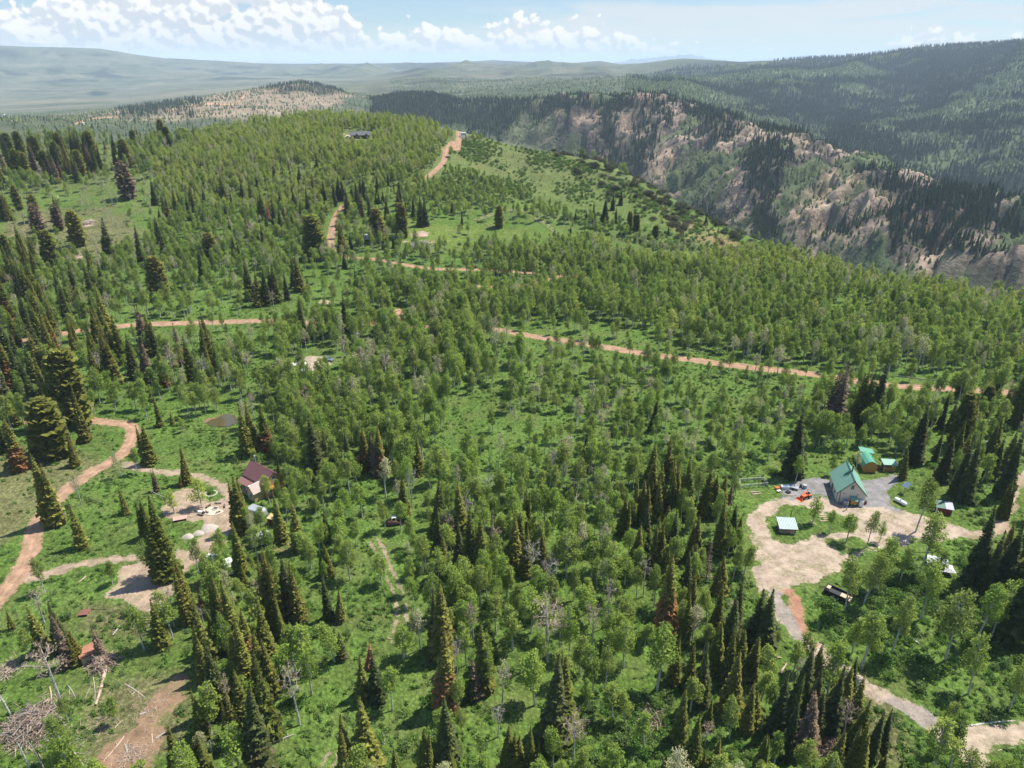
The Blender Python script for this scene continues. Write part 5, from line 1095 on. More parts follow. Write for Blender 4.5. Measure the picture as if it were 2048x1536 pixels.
def scrub_bushes():
    g = np.random.default_rng(8); ms = [shrub(320+i, 4.6+i*.5, 2.8+.2*i, 900, M_SCRUB, .20) for i in range(4)]
    P1 = [(1165,316),(1230,338),(1260,362),(1330,400),(1420,452),(1540,505),(1460,508),(1380,495),(1310,440),(1240,420),(1200,395),(1240,372),(1180,338)]
    spots = [(1151,345),(1166,328),(1190,335),(1205,355),(1222,360),(1203,372),(1154,347),(1160,357),(1231,380),(1275,395),(1290,420),(1305,440)]; W = [gp(*q) for q in P1]; xs = [q.x for q in W]; ys = [q.y for q in W]; pts = [gp(*q) for q in spots]
    t = 0
    while len(pts) < 150 and t < 9000:
        t += 1; x = g.uniform(min(xs), max(xs)); y = g.uniform(min(ys), max(ys))
        if in_poly(np.array([x]), np.array([y]), [(q.x, q.y) for q in W])[0] and fbm(np.array([x/14.]), np.array([y/14.]), 3, 55)[0] > .33: pts.append(Vector((x, y, float(ground_z(x, y)))))
    E_ = [q for q, e in zip(EDGE, EDGE_PX) if 1100 <= e[0] <= 1620]
    for k in range(110):
        i = g.integers(0, len(E_)-1); a, b = np.array(E_[i]), np.array(E_[i+1]); q = a+(b-a)*g.random(); nn = np.array([-(b-a)[1], (b-a)[0]]); nn /= np.linalg.norm(nn); q = q+nn*g.uniform(-6, 16); pts.append(Vector((q[0], q[1], float(ground_z(q[0], q[1])))))
    for p in pts:
        o = bpy.data.objects.new('oak_scrub', ms[g.integers(0, 4)]); COL.objects.link(o); o.location = p; s = g.uniform(.6, 1.15); o.scale = (s, s, s*g.uniform(.8, 1.2)); o.rotation_euler = (0, 0, g.uniform(0, 6.28))
        o['label'] = 'dark grey-green scrub bush on the dry shoulder of the hill above the canyon'; o['category'] = 'bush'; o['group'] = 'scrub bushes on the dry shoulder of the hill'
scrub_bushes()
# ------------------------------------------------------------------ buildings, vehicles and yard things
def g_box(G, x0, x1, y0, y1, z0, z1, m=0):
    V = [(x, y, z) for z in (z0, z1) for y in (y0, y1) for x in (x0, x1)]
    return G.add(V, [(0, 2, 3, 1), (4, 5, 7, 6), (0, 1, 5, 4), (2, 6, 7, 3), (0, 4, 6, 2), (1, 3, 7, 5)], m)
def g_slab(G, pts, th, m=0):
    P = np.array(pts, float); n = np.cross(P[1]-P[0], P[3]-P[0]); n /= np.linalg.norm(n); Q = P-n*th
    V = np.concatenate([P, Q]); return G.add(V, [(0, 1, 2, 3), (7, 6, 5, 4), (0, 4, 5, 1), (1, 5, 6, 2), (2, 6, 7, 3), (3, 7, 4, 0)], m)
def g_prism(G, prof, y0, y1, m=0):
    """profile in (x, z) extruded along y"""
    n = len(prof); c = np.mean(np.array(prof), axis=0); V = [(x, y0, z) for x, z in prof]+[(x, y1, z) for x, z in prof]+[(c[0], y0, c[1]), (c[0], y1, c[1])]
    i = np.arange(n); j = (i+1) % n
    G.add(V, np.stack([i, i+n, j+n, j], 1), m); b = G.n-len(V)
    G.F[3].append(np.stack([i, j, np.full(n, 2*n)], 1)+b); G.M[3].append(np.full(n, m)); G.F[3].append(np.stack([j+n, i+n, np.full(n, 2*n+1)], 1)+b); G.M[3].append(np.full(n, m))
    return G
def g_cyl(G, p0, p1, r, n=14, m=0, r1=None):
    G.tube(p0, p1, r, r if r1 is None else r1, n, m); b = G.n
    for P, off, flip in ((p0, b-2*n, 1), (p1, b-n, 0)):
        G.add([P], np.zeros((0, 3), int), m); i = np.arange(n); j = (i+1) % n; c = G.n-1
        G.F[3].append(np.stack([j+off, i+off, np.full(n, c)] if flip else [i+off, j+off, np.full(n, c)], 1)); G.M[3].append(np.full(n, m))
    return G
def g_wheel(G, c, r, w, ax=(0, 1, 0), m=0):
    c = np.array(c, float); a = np.array(ax, float)*w/2; return g_cyl(G, c-a, c+a, r, 16, m)
def thing(name, label, cat, loc, rz=0.0, group=None):
    o = bpy.data.objects.new(name, None); COL.objects.link(o); o.location = loc; o.rotation_euler = (0, 0, rz); o['label'] = label; o['category'] = cat; o.empty_display_size = .5
    if group: o['group'] = group
    return o
def part(parent, name, G, mats, label=None, smooth=False, bevel=0.0):
    o = link(G.mesh(name, mats if isinstance(mats, (list, tuple)) else [mats], smooth), name, parent, label=label)
    if bevel:
        b = o.modifiers.new('bevel', 'BEVEL'); b.width = bevel; b.segments = 2
    return o
def yaw(pa, pb):
    a, b = gp(*pa), gp(*pb); return math.atan2(b.y-a.y, b.x-a.x)

SIDING = plain('cream_siding', (0.70, 0.62, 0.53), .7, .10, .5, stripe=(2, .22, .25)); GREENROOF = plain('green_roof_metal', (0.175, 0.325, 0.235), .5, .12, .35, spec=.4, stripe=(1, .42, .18))
DKGREEN = plain('dark_green_trim', (0.030, 0.10, 0.065), .5, .15); GLASS = plain('window_glass', (0.035, 0.045, 0.055), .08, .3, 2, spec=.6); FRAMEW = plain('pale_frame', (0.62, 0.58, 0.52), .6, .1)
ORWOOD = plain('orange_wood', (0.47, 0.245, 0.055), .6, .22, 1.2, stripe=(0, .20, .35)); WOOD = plain('weathered_wood', (0.30, 0.245, 0.19), .85, .3, 1.5, stripe=(2, .2, .4)); PLANK = plain('raw_plank', (0.50, 0.36, 0.23), .8, .25, 1.5)
CONC = plain('concrete', (0.50, 0.46, 0.41), .9, .15); WHITE = plain('white_paint', (0.80, 0.79, 0.76), .45, .07, .8, spec=.4); BLACKM = plain('black_steel', (0.022, 0.022, 0.026), .5, .3, 2); TYRE = plain('tyre_rubber', (0.020, 0.019, 0.018), .9, .2); RIM = plain('tan_rim', (0.48, 0.37, 0.18), .6, .1)
TORANGE = plain('tractor_orange', (0.66, 0.125, 0.032), .4, .12, 2, spec=.4); STEEL = plain('grey_steel', (0.33, 0.35, 0.37), .45, .2, 2, .3); TEALT = plain('teal_roof', (0.055, 0.225, 0.185), .5, .2); REDP = plain('dark_red_paint', (0.17, 0.028, 0.022), .7, .2)
MAROON = plain('maroon_roof_metal', (0.190, 0.085, 0.076), .5, .10, .5, spec=.35, stripe=(0, .45, .20)); PORCHR = plain('brown_roof_metal', (0.215, 0.105, 0.085), .55, .12, .5); TANROOF = plain('tan_roof', (0.42, 0.325, 0.275), .6, .10, .6, stripe=(1, .4, .15)); LOGW = plain('honey_log_wall', (0.46, 0.255, 0.125), .7, .2, 1, stripe=(2, .28, .4)); YWALL = plain('yellow_wall', (0.46, 0.36, 0.17), .7, .12, 1, stripe=(2, .2, .25))
TARP = plain('white_tarp', (0.52, 0.51, 0.51), .55, .10, 1.2, bump=.3); SLATE = plain('slate_grey_roof', (0.095, 0.095, 0.100), .7, .12, .4); BROWNW = plain('red_brown_wall', (0.17, 0.065, 0.038), .75, .2, .6, stripe=(2, .25, .3)); BLUEGREY = plain('blue_grey_paint', (0.10, 0.14, 0.19), .3, .1, spec=.5); STONE = plain('pale_stone', (0.42, 0.37, 0.31), .9, .3, 1.4, bump=.5); ASH = plain('ash', (0.06, 0.05, 0.045), .95, .4, 2)
MINT = plain('pale_corrugated_metal', (0.36, 0.43, 0.40), .5, .25, .9, .1, .4); RUST = plain('rusty_metal', (0.33, 0.145, 0.085), .8, .45, 1.1); BROWNM = plain('brown_sheet_metal', (0.20, 0.085, 0.06), .6, .2); GRAVELM = plain('gravel_stone', (0.40, 0.345, 0.285), .95, .2, 2.2, bump=.8); BLUEP = plain('blue_plastic', (0.05, 0.22, 0.50), .4, .1)

def gable(root, w, d, eave, ridge, wallm, roofm, over=.3, y0=0.0, th=.12, trim=None, name_roof='roof', x0=0.0):
    G = Geo(); h = w/2; g_prism(G, [(x0-h, -.2), (x0+h, -.2), (x0+h, eave), (x0, ridge), (x0-h, eave)], y0, y0+d); part(root, 'wall', G, wallm)
    R = Geo(); k = (ridge-eave)/h; e = h+over
    for s in (-1, 1):
        pts = [(x0, y0-over, ridge+th), (x0+s*e, y0-over, ridge+th-k*e), (x0+s*e, y0+d+over, ridge+th-k*e), (x0, y0+d+over, ridge+th)]
        g_slab(R, pts if s > 0 else pts[::-1], th)
    r = part(root, name_roof, R, roofm)
    if trim:
        Tm = Geo()
        for s in (-1, 1):
            for yy in (y0-over-.04, y0+d+over+.0): g_slab(Tm, [(x0, yy, ridge+th+.02), (x0+s*e, yy, ridge+th-k*e+.02), (x0+s*e, yy+.04, ridge+th-k*e+.02), (x0, yy+.04, ridge+th+.02)][::s], .2)
        g_box(Tm, x0-.12, x0+.12, y0-over, y0+d+over, ridge+th-.02, ridge+th+.05)
        part(r, 'ridge_trim', Tm, trim)
    return r
def window(root, x, y, z, w, h, face='front', nm='window'):
    """frame with a pane set into it, on a wall facing -y (front), -x (left) or +x (right)"""
    A = Geo(); t = .06
    def bx(G, a0, a1, d0, d1, z0, z1):
        if face == 'front': g_box(G, a0, a1, y-d1, y-d0, z0, z1)
        elif face == 'left': g_box(G, x-d1, x-d0, a0, a1, z0, z1)
        else: g_box(G, x+d0, x+d1, a0, a1, z0, z1)
    c = x if face == 'front' else y
    bx(A, c-w/2-t, c-w/2, -.02, .07, z, z+h); bx(A, c+w/2, c+w/2+t, -.02, .07, z, z+h); bx(A, c-w/2-t, c+w/2+t, -.02, .075, z-t, z); bx(A, c-w/2-t, c+w/2+t, -.02, .075, z+h, z+h+t); bx(A, c-.02, c+.02, .01, .05, z, z+h)
    f = part(root, nm, A, FRAMEW); B = Geo(); bx(B, c-w/2, c+w/2, .0, .03, z, z+h); part(f, 'pane', B, GLASS)
def box_door(root, x0, x1, y, z0, z1, mat, face='front'):
    G = Geo(); g_box(G, x0, x1, y-.07, y+.02, z0, z1) if face == 'front' else g_box(G, y-.07, y+.02, x0, x1, z0, z1)
    d = part(root, 'door', G, mat); H = Geo()
    g_box(H, x1-.16, x1-.10, y-.13, y-.07, z0+.95, z0+1.05) if face == 'front' else g_box(H, y-.13, y-.07, x1-.16, x1-.10, z0+.95, z0+1.05)
    part(d, 'handle', H, STEEL)

def green_cabin():
    p = gp(1699, 1008); rt = thing('green_roofed_cabin', 'cream-sided gabled cabin with a steep green metal roof beside the gravel yard', 'cabin', p, math.radians(-12.5))
    roof = gable(rt, 6.1, 8.7, 3.0, 6.35, SIDING, GREENROOF, .32, trim=DKGREEN)
    G = Geo(); g_cyl(G, (.25, 4.3, 5.6), (.25, 4.3, 7.75), .16, 12); g_cyl(G, (.25, 4.3, 7.75), (.25, 4.3, 7.95), .24, 12); part(roof, 'stove_pipe', G, DKGREEN)
    G = Geo(); g_slab(G, [(-.1, 4.0, 6.62), (-1.35, 4.05, 5.3), (-1.35, 4.55, 5.3), (-.1, 4.6, 6.62)][::-1], .14); part(roof, 'roof_strip', G, DKGREEN)  # dark green strip down the left slope beside the stove pipe
    window(rt, -.15, 0, 4.0, .62, 1.05)
    for x in (-1.75, 1.2):
        G = Geo(); g_box(G, x-.2, x+.2, -.06, .02, 2.55, 2.85); part(rt, 'wall_vent', G, STEEL)
        G = Geo(); g_box(G, x+.32, x+.72, -.05, .02, 2.58, 2.80); part(rt, 'vent_cover', G, FRAMEW)
    G = Geo(); G.tube((-2.45, -.09, .1), (-2.45, -.09, 3.15), .05, .05, 8); part(rt, 'downpipe', G, BLACKM)
    G = Geo(); g_box(G, -3.11, -3.03, -.02, 8.72, -.1, .32); g_box(G, -3.12, -3.0, -.06, .03, .0, 3.0); part(rt, 'base_trim', G, TEALT)
    box_door(rt, 4.6, 5.55, -3.05, .1, 2.1, DKGREEN, 'left'); window(rt, -3.05, 2.2, 1.2, 1.1, 1.0, 'left'); window(rt, 3.05, 3.0, 1.2, 1.1, 1.0, 'right'); window(rt, 3.05, 6.3, 1.2, 1.1, 1.0, 'right')
    G = Geo()
    for k in range(4): g_box(G, -3.5-.32*k, -3.18-.32*k, 4.4, 5.8, -.1, .55-.15*k)
    part(rt, 'steps', G, WOOD)
    G = Geo(); g_box(G, -.15, 1.15, -1.15, -.01, .7, 1.75); pb = part(rt, 'porch_box', G, ORWOOD)
    G = Geo(); g_slab(G, [(-.28, -1.35, 1.80), (1.28, -1.35, 1.80), (1.28, .0, 2.35), (-.28, .0, 2.35)], .07); part(pb, 'porch_roof', G, GREENROOF)
    G = Geo(); g_box(G, -.18, 1.18, -1.18, -.01, -.1, .69); part(pb, 'porch_base', G, DKGREEN)
    def near(name, label, cat, x, y): 
        v = Vector((x, y, 0)); v.rotate(Matrix.Rotation(math.radians(-12.5), 3, 'Z')); return thing(name, label, cat, p+v, math.radians(-12.5))
    t = near('freezer_cabinet', 'tall white cabinet standing against the cream gable wall', 'cabinet', 2.25, -.55); G = Geo(); g_box(G, -.45, .45, -.35, .35, .06, 1.65); b = part(t, 'body', G, WHITE, bevel=.03); G = Geo(); g_box(G, -.45, .45, -.41, -.355, .12, 1.6); dd = part(t, 'door', G, WHITE); G = Geo(); g_box(G, .3, .36, -.46, -.41, .7, 1.1); part(dd, 'handle', G, STEEL); G = Geo(); [g_box(G, a-.05, a+.05, c-.05, c+.05, -.1, .06) for a in (-.38, .38) for c in (-.28, .28)]; part(t, 'feet', G, STEEL)
    t = near('water_tank', 'pale grey water tank with blue lid beside the wooden porch box', 'tank', -1.15, -.75); G = Geo(); g_box(G, -.5, .5, -.45, .45, -.1, 1.35); part(t, 'body', G, STEEL, bevel=.08); G = Geo(); g_cyl(G, (0, 0, 1.35), (0, 0, 1.43), .3, 14); part(t, 'lid', G, BLUEP)
    t = near('utility_post', 'grey weathered post with meter box in front of the cream cabin', 'post', -1.3, -3.0); G = Geo(); G.tube((0, 0, -.3), (.05, 0, 2.6), .11, .09, 8); part(t, 'post', G, M_GREY); G = Geo(); g_box(G, -.18, .18, -.2, -.08, 1.7, 2.3); part(t, 'meter_box', G, STEEL)
    t = near('barrel', 'dark red barrel at the right corner of the cream cabin', 'barrel', 3.5, .6); G = Geo(); g_cyl(G, (0, 0, -.1), (0, 0, .9), .32, 14); part(t, 'drum', G, REDP); G = Geo(); g_cyl(G, (0, 0, .9), (0, 0, .94), .34, 14); part(t, 'rim', G, BLACKM)
green_cabin()

def round_shed():
    p = gp(1738, 945); rt = thing('round_topped_shed', 'orange wooden round-topped shed with green roof behind the cabin', 'shed', p, math.radians(-8))
    prof = [(-1.35, 0), (1.35, 0), (1.68, .8), (1.70, 1.7), (1.25, 2.55), (.55, 3.05), (0, 3.18), (-.55, 3.05), (-1.25, 2.55), (-1.70, 1.7), (-1.68, .8)]
    G = Geo(); g_prism(G, prof, 0, 4.6); part(rt, 'wall', G, ORWOOD)
    R = Geo(); q = [(1.95, 1.55), (1.36, 2.62), (.6, 3.17), (0, 3.32), (-.6, 3.17), (-1.36, 2.62), (-1.95, 1.55)]
    for (xa, za), (xb, zb) in zip(q[:-1], q[1:]): g_slab(R, [(xa, -.35, za), (xa, 4.9, za), (xb, 4.9, zb), (xb, -.35, zb)], .07)
    part(rt, 'roof', R, plain('bright_green_roof', (0.075, 0.27, 0.175), .5, .15, .6, spec=.4, stripe=(1, .3, .2)))
    G = Geo(); g_box(G, -1.5, 1.5, -.9, 4.6, -.25, -.01); part(rt, 'slab', G, CONC)
    for x in (-.62, .02): box_door(rt, x, x+.6, -.01, .1, 2.0, ORWOOD)
    G = Geo(); g_slab(G, [(-1.2, 5.0, 3.2), (2.4, 5.0, 2.7), (2.4, 7.2, 2.9), (-1.2, 7.2, 3.4)], .08); lt = part(rt, 'lean_to_roof', G, MATS['bright_green_roof']); G = Geo(); [G.tube((x, y, -.3), (x, y, 2.85), .07, .07, 6) for x in (-1.0, 2.2) for y in (5.3, 7.0)]; part(lt, 'posts', G, WOOD)
    p = gp(1777, 944); rt = thing('wood_shed', 'open-fronted slatted wood shed with thin green roof', 'shed', p, math.radians(-6))
    for x in (-1.3, 1.3):
        for y in (0, 1.7): 
            G = Geo(); g_box(G, x-.07, x+.07, y-.07, y+.07, -.3, 2.25+.1*y); part(rt, 'post', G, PLANK)
    G = Geo(); g_slab(G, [(-1.7, -.35, 2.25), (1.7, -.35, 2.25), (1.7, 2.1, 2.6), (-1.7, 2.1, 2.6)], .08); part(rt, 'roof', G, GREENROOF)
    G = Geo(); g_box(G, -1.3, 1.3, 1.66, 1.74, .05, 2.3); part(rt, 'rear_wall', G, WOOD)
    G = Geo(); [g_box(G, -1.2+.42*k, -1.2+.42*k+.30, -.03, .03, .1, 1.35) for k in range(6)]; part(rt, 'front_slats', G, ORWOOD)
    G = Geo(); g_box(G, -1.5, 1.6, -.6, 1.9, -.25, -.02); part(rt, 'slab', G, CONC)
    t = thing('barrel', 'red barrel left of the open wood shed', 'barrel', gp(1757, 938)); G = Geo(); g_cyl(G, (0, 0, -.1), (0, 0, .95), .34, 14); part(t, 'drum', G, plain('red_drum', (.38, .04, .05), .5, .2)); G = Geo(); g_cyl(G, (0, 0, .95), (0, 0, .99), .36, 14); part(t, 'rim', G, BLACKM)
round_shed()

def propane():
    a = yaw((1788, 1003), (1812, 1016)); rt = thing('propane_tank', 'white horizontal gas tank lying on the grass right of the cabin', 'gas tank', gp(1800, 1008), a)
    G = Geo(); xs = np.r_[np.linspace(-1.55, -1.15, 6), np.linspace(1.15, 1.55, 6)]; r = [.47*math.sqrt(max(0.001, 1-((abs(x)-1.15)/.405)**2)) for x in xs]; G.path([(x, 0, .72) for x in xs], r, 18); part(rt, 'tank', G, WHITE, smooth=True)
    G = Geo(); g_cyl(G, (0, 0, 1.15), (0, 0, 1.36), .2, 14); part(rt, 'valve_cover', G, STEEL)
    for x in (-.8, .8): G = Geo(); g_box(G, x-.1, x+.1, -.35, .35, -.15, .30); part(rt, 'foot', G, STEEL)
    rt = thing('solar_panel', 'tilted panel on a leaning post beside the gas tank', 'solar panel', gp(1806, 988), .4); G = Geo(); G.tube((0, 0, -.3), (.25, 0, 2.5), .07, .06, 8); part(rt, 'post', G, M_GREY); G = Geo(); g_slab(G, [(-.5, -.8, 2.2), (1.1, -.8, 2.9), (1.1, .6, 2.9), (-.5, .6, 2.2)], .05); part(rt, 'panel', G, BLUEGREY)
    rt = thing('dark_red_shed', 'low dark red shed with green roof under the dark trees', 'shed', gp(1885, 1024), math.radians(-18)); G = Geo(); g_box(G, -1.7, 1.5, -1.1, 1.1, -.2, 1.75); part(rt, 'wall', G, REDP); G = Geo(); g_slab(G, [(-1.9, -1.35, 1.76), (.1, -1.35, 1.76), (.1, 1.3, 2.25), (-1.9, 1.3, 2.25)], .08); part(rt, 'roof', G, DKGREEN); G = Geo(); g_slab(G, [(.14, -1.35, 1.74), (1.8, -1.35, 1.70), (1.8, 1.3, 2.15), (.14, 1.3, 2.22)], .06); part(rt, 'roof_sheet', G, plain('shiny_tarp', (.34, .33, .40), .25, .3, 3, spec=.6), 'shiny crumpled silver sheet over the roof end'); G = Geo(); g_box(G, -1.75, -1.5, -1.16, -1.08, -.1, 1.75); part(rt, 'corner_board', G, WHITE)
propane()

def tractor():
    a = yaw((1598, 998), (1620, 990)); rt = thing('tractor', 'small orange tractor with front loader on the grey gravel', 'tractor', gp(1610, 997), a)
    G = Geo(); g_box(G, -1.15, .35, -.34, .34, .65, 1.18); part(rt, 'hood', G, TORANGE, bevel=.08)
    G = Geo(); g_box(G, -1.1, 1.1, -.22, .22, .4, .68); part(rt, 'chassis', G, BLACKM)
    for s in (-1, 1):
        G = Geo(); g_wheel(G, (.75, s*.62, .55), .56, .32); w = part(rt, 'rear_wheel', G, TYRE); G = Geo(); g_wheel(G, (.75, s*.64, .55), .30, .33); part(w, 'rim', G, RIM)
        G = Geo(); g_wheel(G, (-.85, s*.55, .34), .36, .24); w = part(rt, 'front_wheel', G, TYRE); G = Geo(); g_wheel(G, (-.85, s*.57, .34), .19, .25); part(w, 'rim', G, RIM)
        G = Geo(); g_box(G, .25, 1.2, s*.62-.2, s*.62+.2, 1.12, 1.2); part(rt, 'fender', G, TORANGE)
        G = Geo(); G.path([(.1, s*.45, 1.1), (-1.0, s*.45, 1.05), (-1.75, s*.45, .35)], [.06, .06, .05], 6); part(rt, 'loader_arm', G, TORANGE)
    G = Geo(); g_slab(G, [(-2.25, -.8, .1), (-1.75, -.8, .1), (-1.75, .8, .1), (-2.25, .8, .1)][::-1], .06); g_slab(G, [(-1.75, -.8, .05), (-1.7, -.8, .62), (-1.7, .8, .62), (-1.75, .8, .05)], .06); [g_box(G, -2.25, -1.72, y-.03, y+.03, .05, .45) for y in (-.8, .8)]; part(rt, 'bucket', G, TORANGE)
    G = Geo(); g_box(G, .55, 1.0, -.25, .25, 1.0, 1.14); g_box(G, .95, 1.08, -.25, .25, 1.1, 1.5); part(rt, 'seat', G, BLACKM, bevel=.04)
    G = Geo(); G.path([(1.05, -.5, .7), (1.05, -.5, 2.1), (1.05, .5, 2.1), (1.05, .5, .7)], [.04]*4, 6); part(rt, 'rollbar', G, BLACKM)
    G = Geo(); G.tube((.15, 0, 1.15), (.38, 0, 1.45), .025, .025, 6); g_cyl(G, (.38, 0, 1.44), (.41, 0, 1.47), .19, 12); part(rt, 'steering_wheel', G, BLACKM)
tractor()
def yard_things():
    def bx(name, label, cat, px, py, rz, dims, mat, lid=None, wheels=False, group=None):
        t = thing(name, label, cat, gp(px, py), rz, group); x, y, z0, z1 = dims; G = Geo(); g_box(G, -x/2, x/2, -y/2, y/2, z0, z1); part(t, 'body', G, mat, bevel=.05)
        if lid: G = Geo(); g_box(G, -x/2-.04, x/2+.04, -y/2-.04, y/2+.04, z1+.002, z1+.08); part(t, 'lid', G, lid)
        if wheels:
            for s in (-1, 1): G = Geo(); g_wheel(G, (.1, s*(y/2+.12), .3), .3, .18); part(t, 'wheel', G, TYRE)
            G = Geo(); G.tube((x/2, 0, .4), (x/2+1.0, 0, .35), .05, .05, 6); part(t, 'tow_bar', G, BLACKM)
        return t
    bx('cargo_box', 'long white box on the gravel left of the tractor', 'box', 1570, 977, .05, (1.9, 1.0, -.05, .7), WHITE, WHITE)
    bx('utility_trailer', 'grey open utility trailer next to the white box', 'trailer', 1586, 978, -.5, (2.4, 1.3, .35, .75), STEEL, None, True)
    t = thing('stock_tub', 'black round tub on the gravel in front of the white box', 'tub', gp(1576, 986)); G = Geo(); g_cyl(G, (0, 0, -.05), (0, 0, .45), .6, 18); part(t, 'tub', G, TYRE); G = Geo(); g_cyl(G, (0, 0, .45), (0, 0, .47), .5, 18); part(t, 'water', G, GLASS)
    t = thing('water_barrel', 'grey barrel under the aspen beside the gravel yard', 'barrel', gp(1609, 977)); G = Geo(); g_cyl(G, (0, 0, -.05), (0, 0, 1.0), .5, 16); part(t, 'drum', G, STEEL); G = Geo(); g_cyl(G, (0, 0, 1.0), (0, 0, 1.05), .52, 16); part(t, 'rim', G, STEEL)
    t = thing('water_barrel', 'small black barrel left of the grey barrel', 'barrel', gp(1601, 975)); G = Geo(); g_cyl(G, (0, 0, -.05), (0, 0, .8), .3, 14); part(t, 'drum', G, BLACKM); G = Geo(); g_cyl(G, (0, 0, .8), (0, 0, .84), .32, 14); part(t, 'rim', G, BLACKM)
    t = thing('wheelbarrow', 'orange wheelbarrow at the edge of the grass by the gravel yard', 'wheelbarrow', gp(1554, 979), .6); G = Geo(); g_slab(G, [(-.6, -.4, .75), (.6, -.35, .6), (.6, .35, .6), (-.6, .4, .75)], .25); part(t, 'tray', G, TORANGE); G = Geo(); g_wheel(G, (.75, 0, .2), .2, .1); part(t, 'wheel', G, TYRE); G = Geo(); [G.tube((.7, s*.1, .25), (-1.1, s*.35, .6), .03, .03, 5) for s in (-1, 1)]; part(t, 'handles', G, PLANK)
    bx('tool_box', 'black and white tool chest beside the orange wheelbarrow', 'tool chest', 1557, 985, .3, (.8, .5, -.05, .5), BLACKM, WHITE)
    # metal-roofed hut
    t = thing('metal_roofed_hut', 'weathered wooden hut under a pale corrugated metal roof on the green island', 'hut', gp(1575, 1068), math.radians(-5)); G = Geo(); g_box(G, -1.7, 1.7, 0, 2.7, -.2, 1.45); part(t, 'wall', G, WOOD)
    G = Geo(); n = 72; xs = np.linspace(-2.0, 2.0, n); zz = .045*np.sin(np.arange(n)*2*math.pi/6); V = np.concatenate([np.stack([xs, np.full(n, -.35), 1.52+zz], 1), np.stack([xs, np.full(n, 3.1), 2.25+zz], 1), np.stack([xs, np.full(n, -.35), 1.47+zz], 1), np.stack([xs, np.full(n, 3.1), 2.2+zz], 1)]); i = np.arange(n-1); F = np.concatenate([np.stack([i, i+1, i+1+n, i+n], 1), np.stack([i+2*n, i+3*n, i+1+3*n, i+1+2*n], 1), np.stack([i, i+2*n, i+1+2*n, i+1], 1), np.stack([i+n, i+1+n, i+1+3*n, i+3*n], 1)]); G.add(V, F); part(t, 'roof', G, MINT)
    G = Geo(); g_box(G, -1.85, 1.85, -.38, -.32, 1.30, 1.46); part(t, 'fascia', G, REDP); box_door(t, .5, 1.3, 0, .0, 1.3, PLANK)
    for k, (a, b, lean) in enumerate(((1579, 1043, (.1, 0)), (1574, 1044, (-1.0, .2)), (1588, 1044, (.05, 0)))):
        t = thing('fence_pole', ['tall dark upright pole behind the metal-roofed hut', 'leaning pale pole behind the metal-roofed hut', 'short whitish pole behind the metal-roofed hut'][k], 'pole', gp(a, b)); G = Geo(); G.tube((0, 0, -.3), (lean[0], lean[1], [3.0, 2.0, 1.8][k]), .09, .08, 7); part(t, 'pole', G, [M_SBARK, M_TAN, FRAMEW][k]); G = Geo(); g_cyl(G, (0, 0, -.2), (0, 0, .12), .2, 8); part(t, 'footing', G, STONE)
    # log corral
    for k, (a, b) in enumerate((((1478, 965), (1527, 962)), ((1480, 978), (1535, 973)), ((1478, 965), (1480, 978)), ((1527, 962), (1535, 973)))):
        A, B = gp(*a), gp(*b); t = thing('log_rail_fence', ['rear side of the weathered log corral', 'front side of the weathered log corral', 'left end of the weathered log corral', 'right end of the weathered log corral'][k], 'fence', A, 0, 'sides of the log corral'); d = B-A
        n = 4 if k < 2 else 2
        for i in range(n): 
            if k >= 2 and i in (0, n-1): continue
            G = Geo(); q = d*(i/(n-1)); G.tube((q.x, q.y, q.z-.3), (q.x, q.y, q.z+1.15), .09, .08, 7); part(t, 'post', G, M_GREY)
        for z in (.45, .8, 1.05): G = Geo(); G.tube((0, 0, z), (d.x, d.y, d.z+z+random.uniform(-.15, .1)), .07, .055, 7); part(t, 'rail', G, M_ABARK)
    # dump trailer
    A, B = gp(1651, 1181), gp(1697, 1203); ang = math.atan2(B.y-A.y, B.x-A.x); t = thing('black_trailer', 'black low-sided trailer with plywood in its bed, on the grass', 'trailer', (A+B)/2, ang); L = (B-A).length/2
    G = Geo(); g_box(G, -L, L, -1.05, 1.05, .55, .66); part(t, 'bed', G, BLACKM)
    for s in (-1, 1): G = Geo(); g_box(G, -L, L, s*1.05-.04, s*1.05+.04, .5, 1.15); part(t, 'side_panel', G, BLACKM)
    G = Geo(); g_box(G, L-.05, L+.05, -1.05, 1.05, .5, 1.15); part(t, 'tailgate', G, BLACKM); G = Geo(); g_box(G, -L-.05, -L+.05, -1.05, 1.05, .5, 1.35); part(t, 'headboard', G, BLACKM)
    for x in (-.5, .55):
        for s in (-1, 1): G = Geo(); g_wheel(G, (x, s*1.22, .38), .38, .24); w = part(t, 'wheel', G, TYRE); G = Geo(); g_wheel(G, (x, s*1.24, .38), .2, .24); part(w, 'rim', G, STEEL)
    G = Geo(); G.path([(-L, -.8, .5), (-L-1.3, 0, .5)], [.07, .07], 6); G.path([(-L, .8, .5), (-L-1.3, 0, .5)], [.07, .07], 6); part(t, 'tow_frame', G, BLACKM)
    def on_tr(name, label, cat, x, y, z): v = Vector((x, y, z)); v.rotate(Matrix.Rotation(ang, 3, 'Z')); return thing(name, label, cat, (A+B)/2+v, ang)
    q = on_tr('plywood_sheet', 'pinkish plywood lying in the black trailer bed', 'plywood', 1.6, -.1, .665); G = Geo(); g_box(G, -1.0, 1.0, -.75, .75, 0, .09); link(G.mesh('plywood', [PLANK]), 'sheet', q)
    q = on_tr('wooden_crate', 'pale wooden crate at the head of the black trailer', 'crate', -L+.45, .1, .665); G = Geo(); g_box(G, -.3, .3, -.5, .5, 0, .5); part(q, 'box', G, PLANK); G = Geo(); g_box(G, -.33, .33, -.53, .53, .5, .55); part(q, 'lid', G, PLANK)
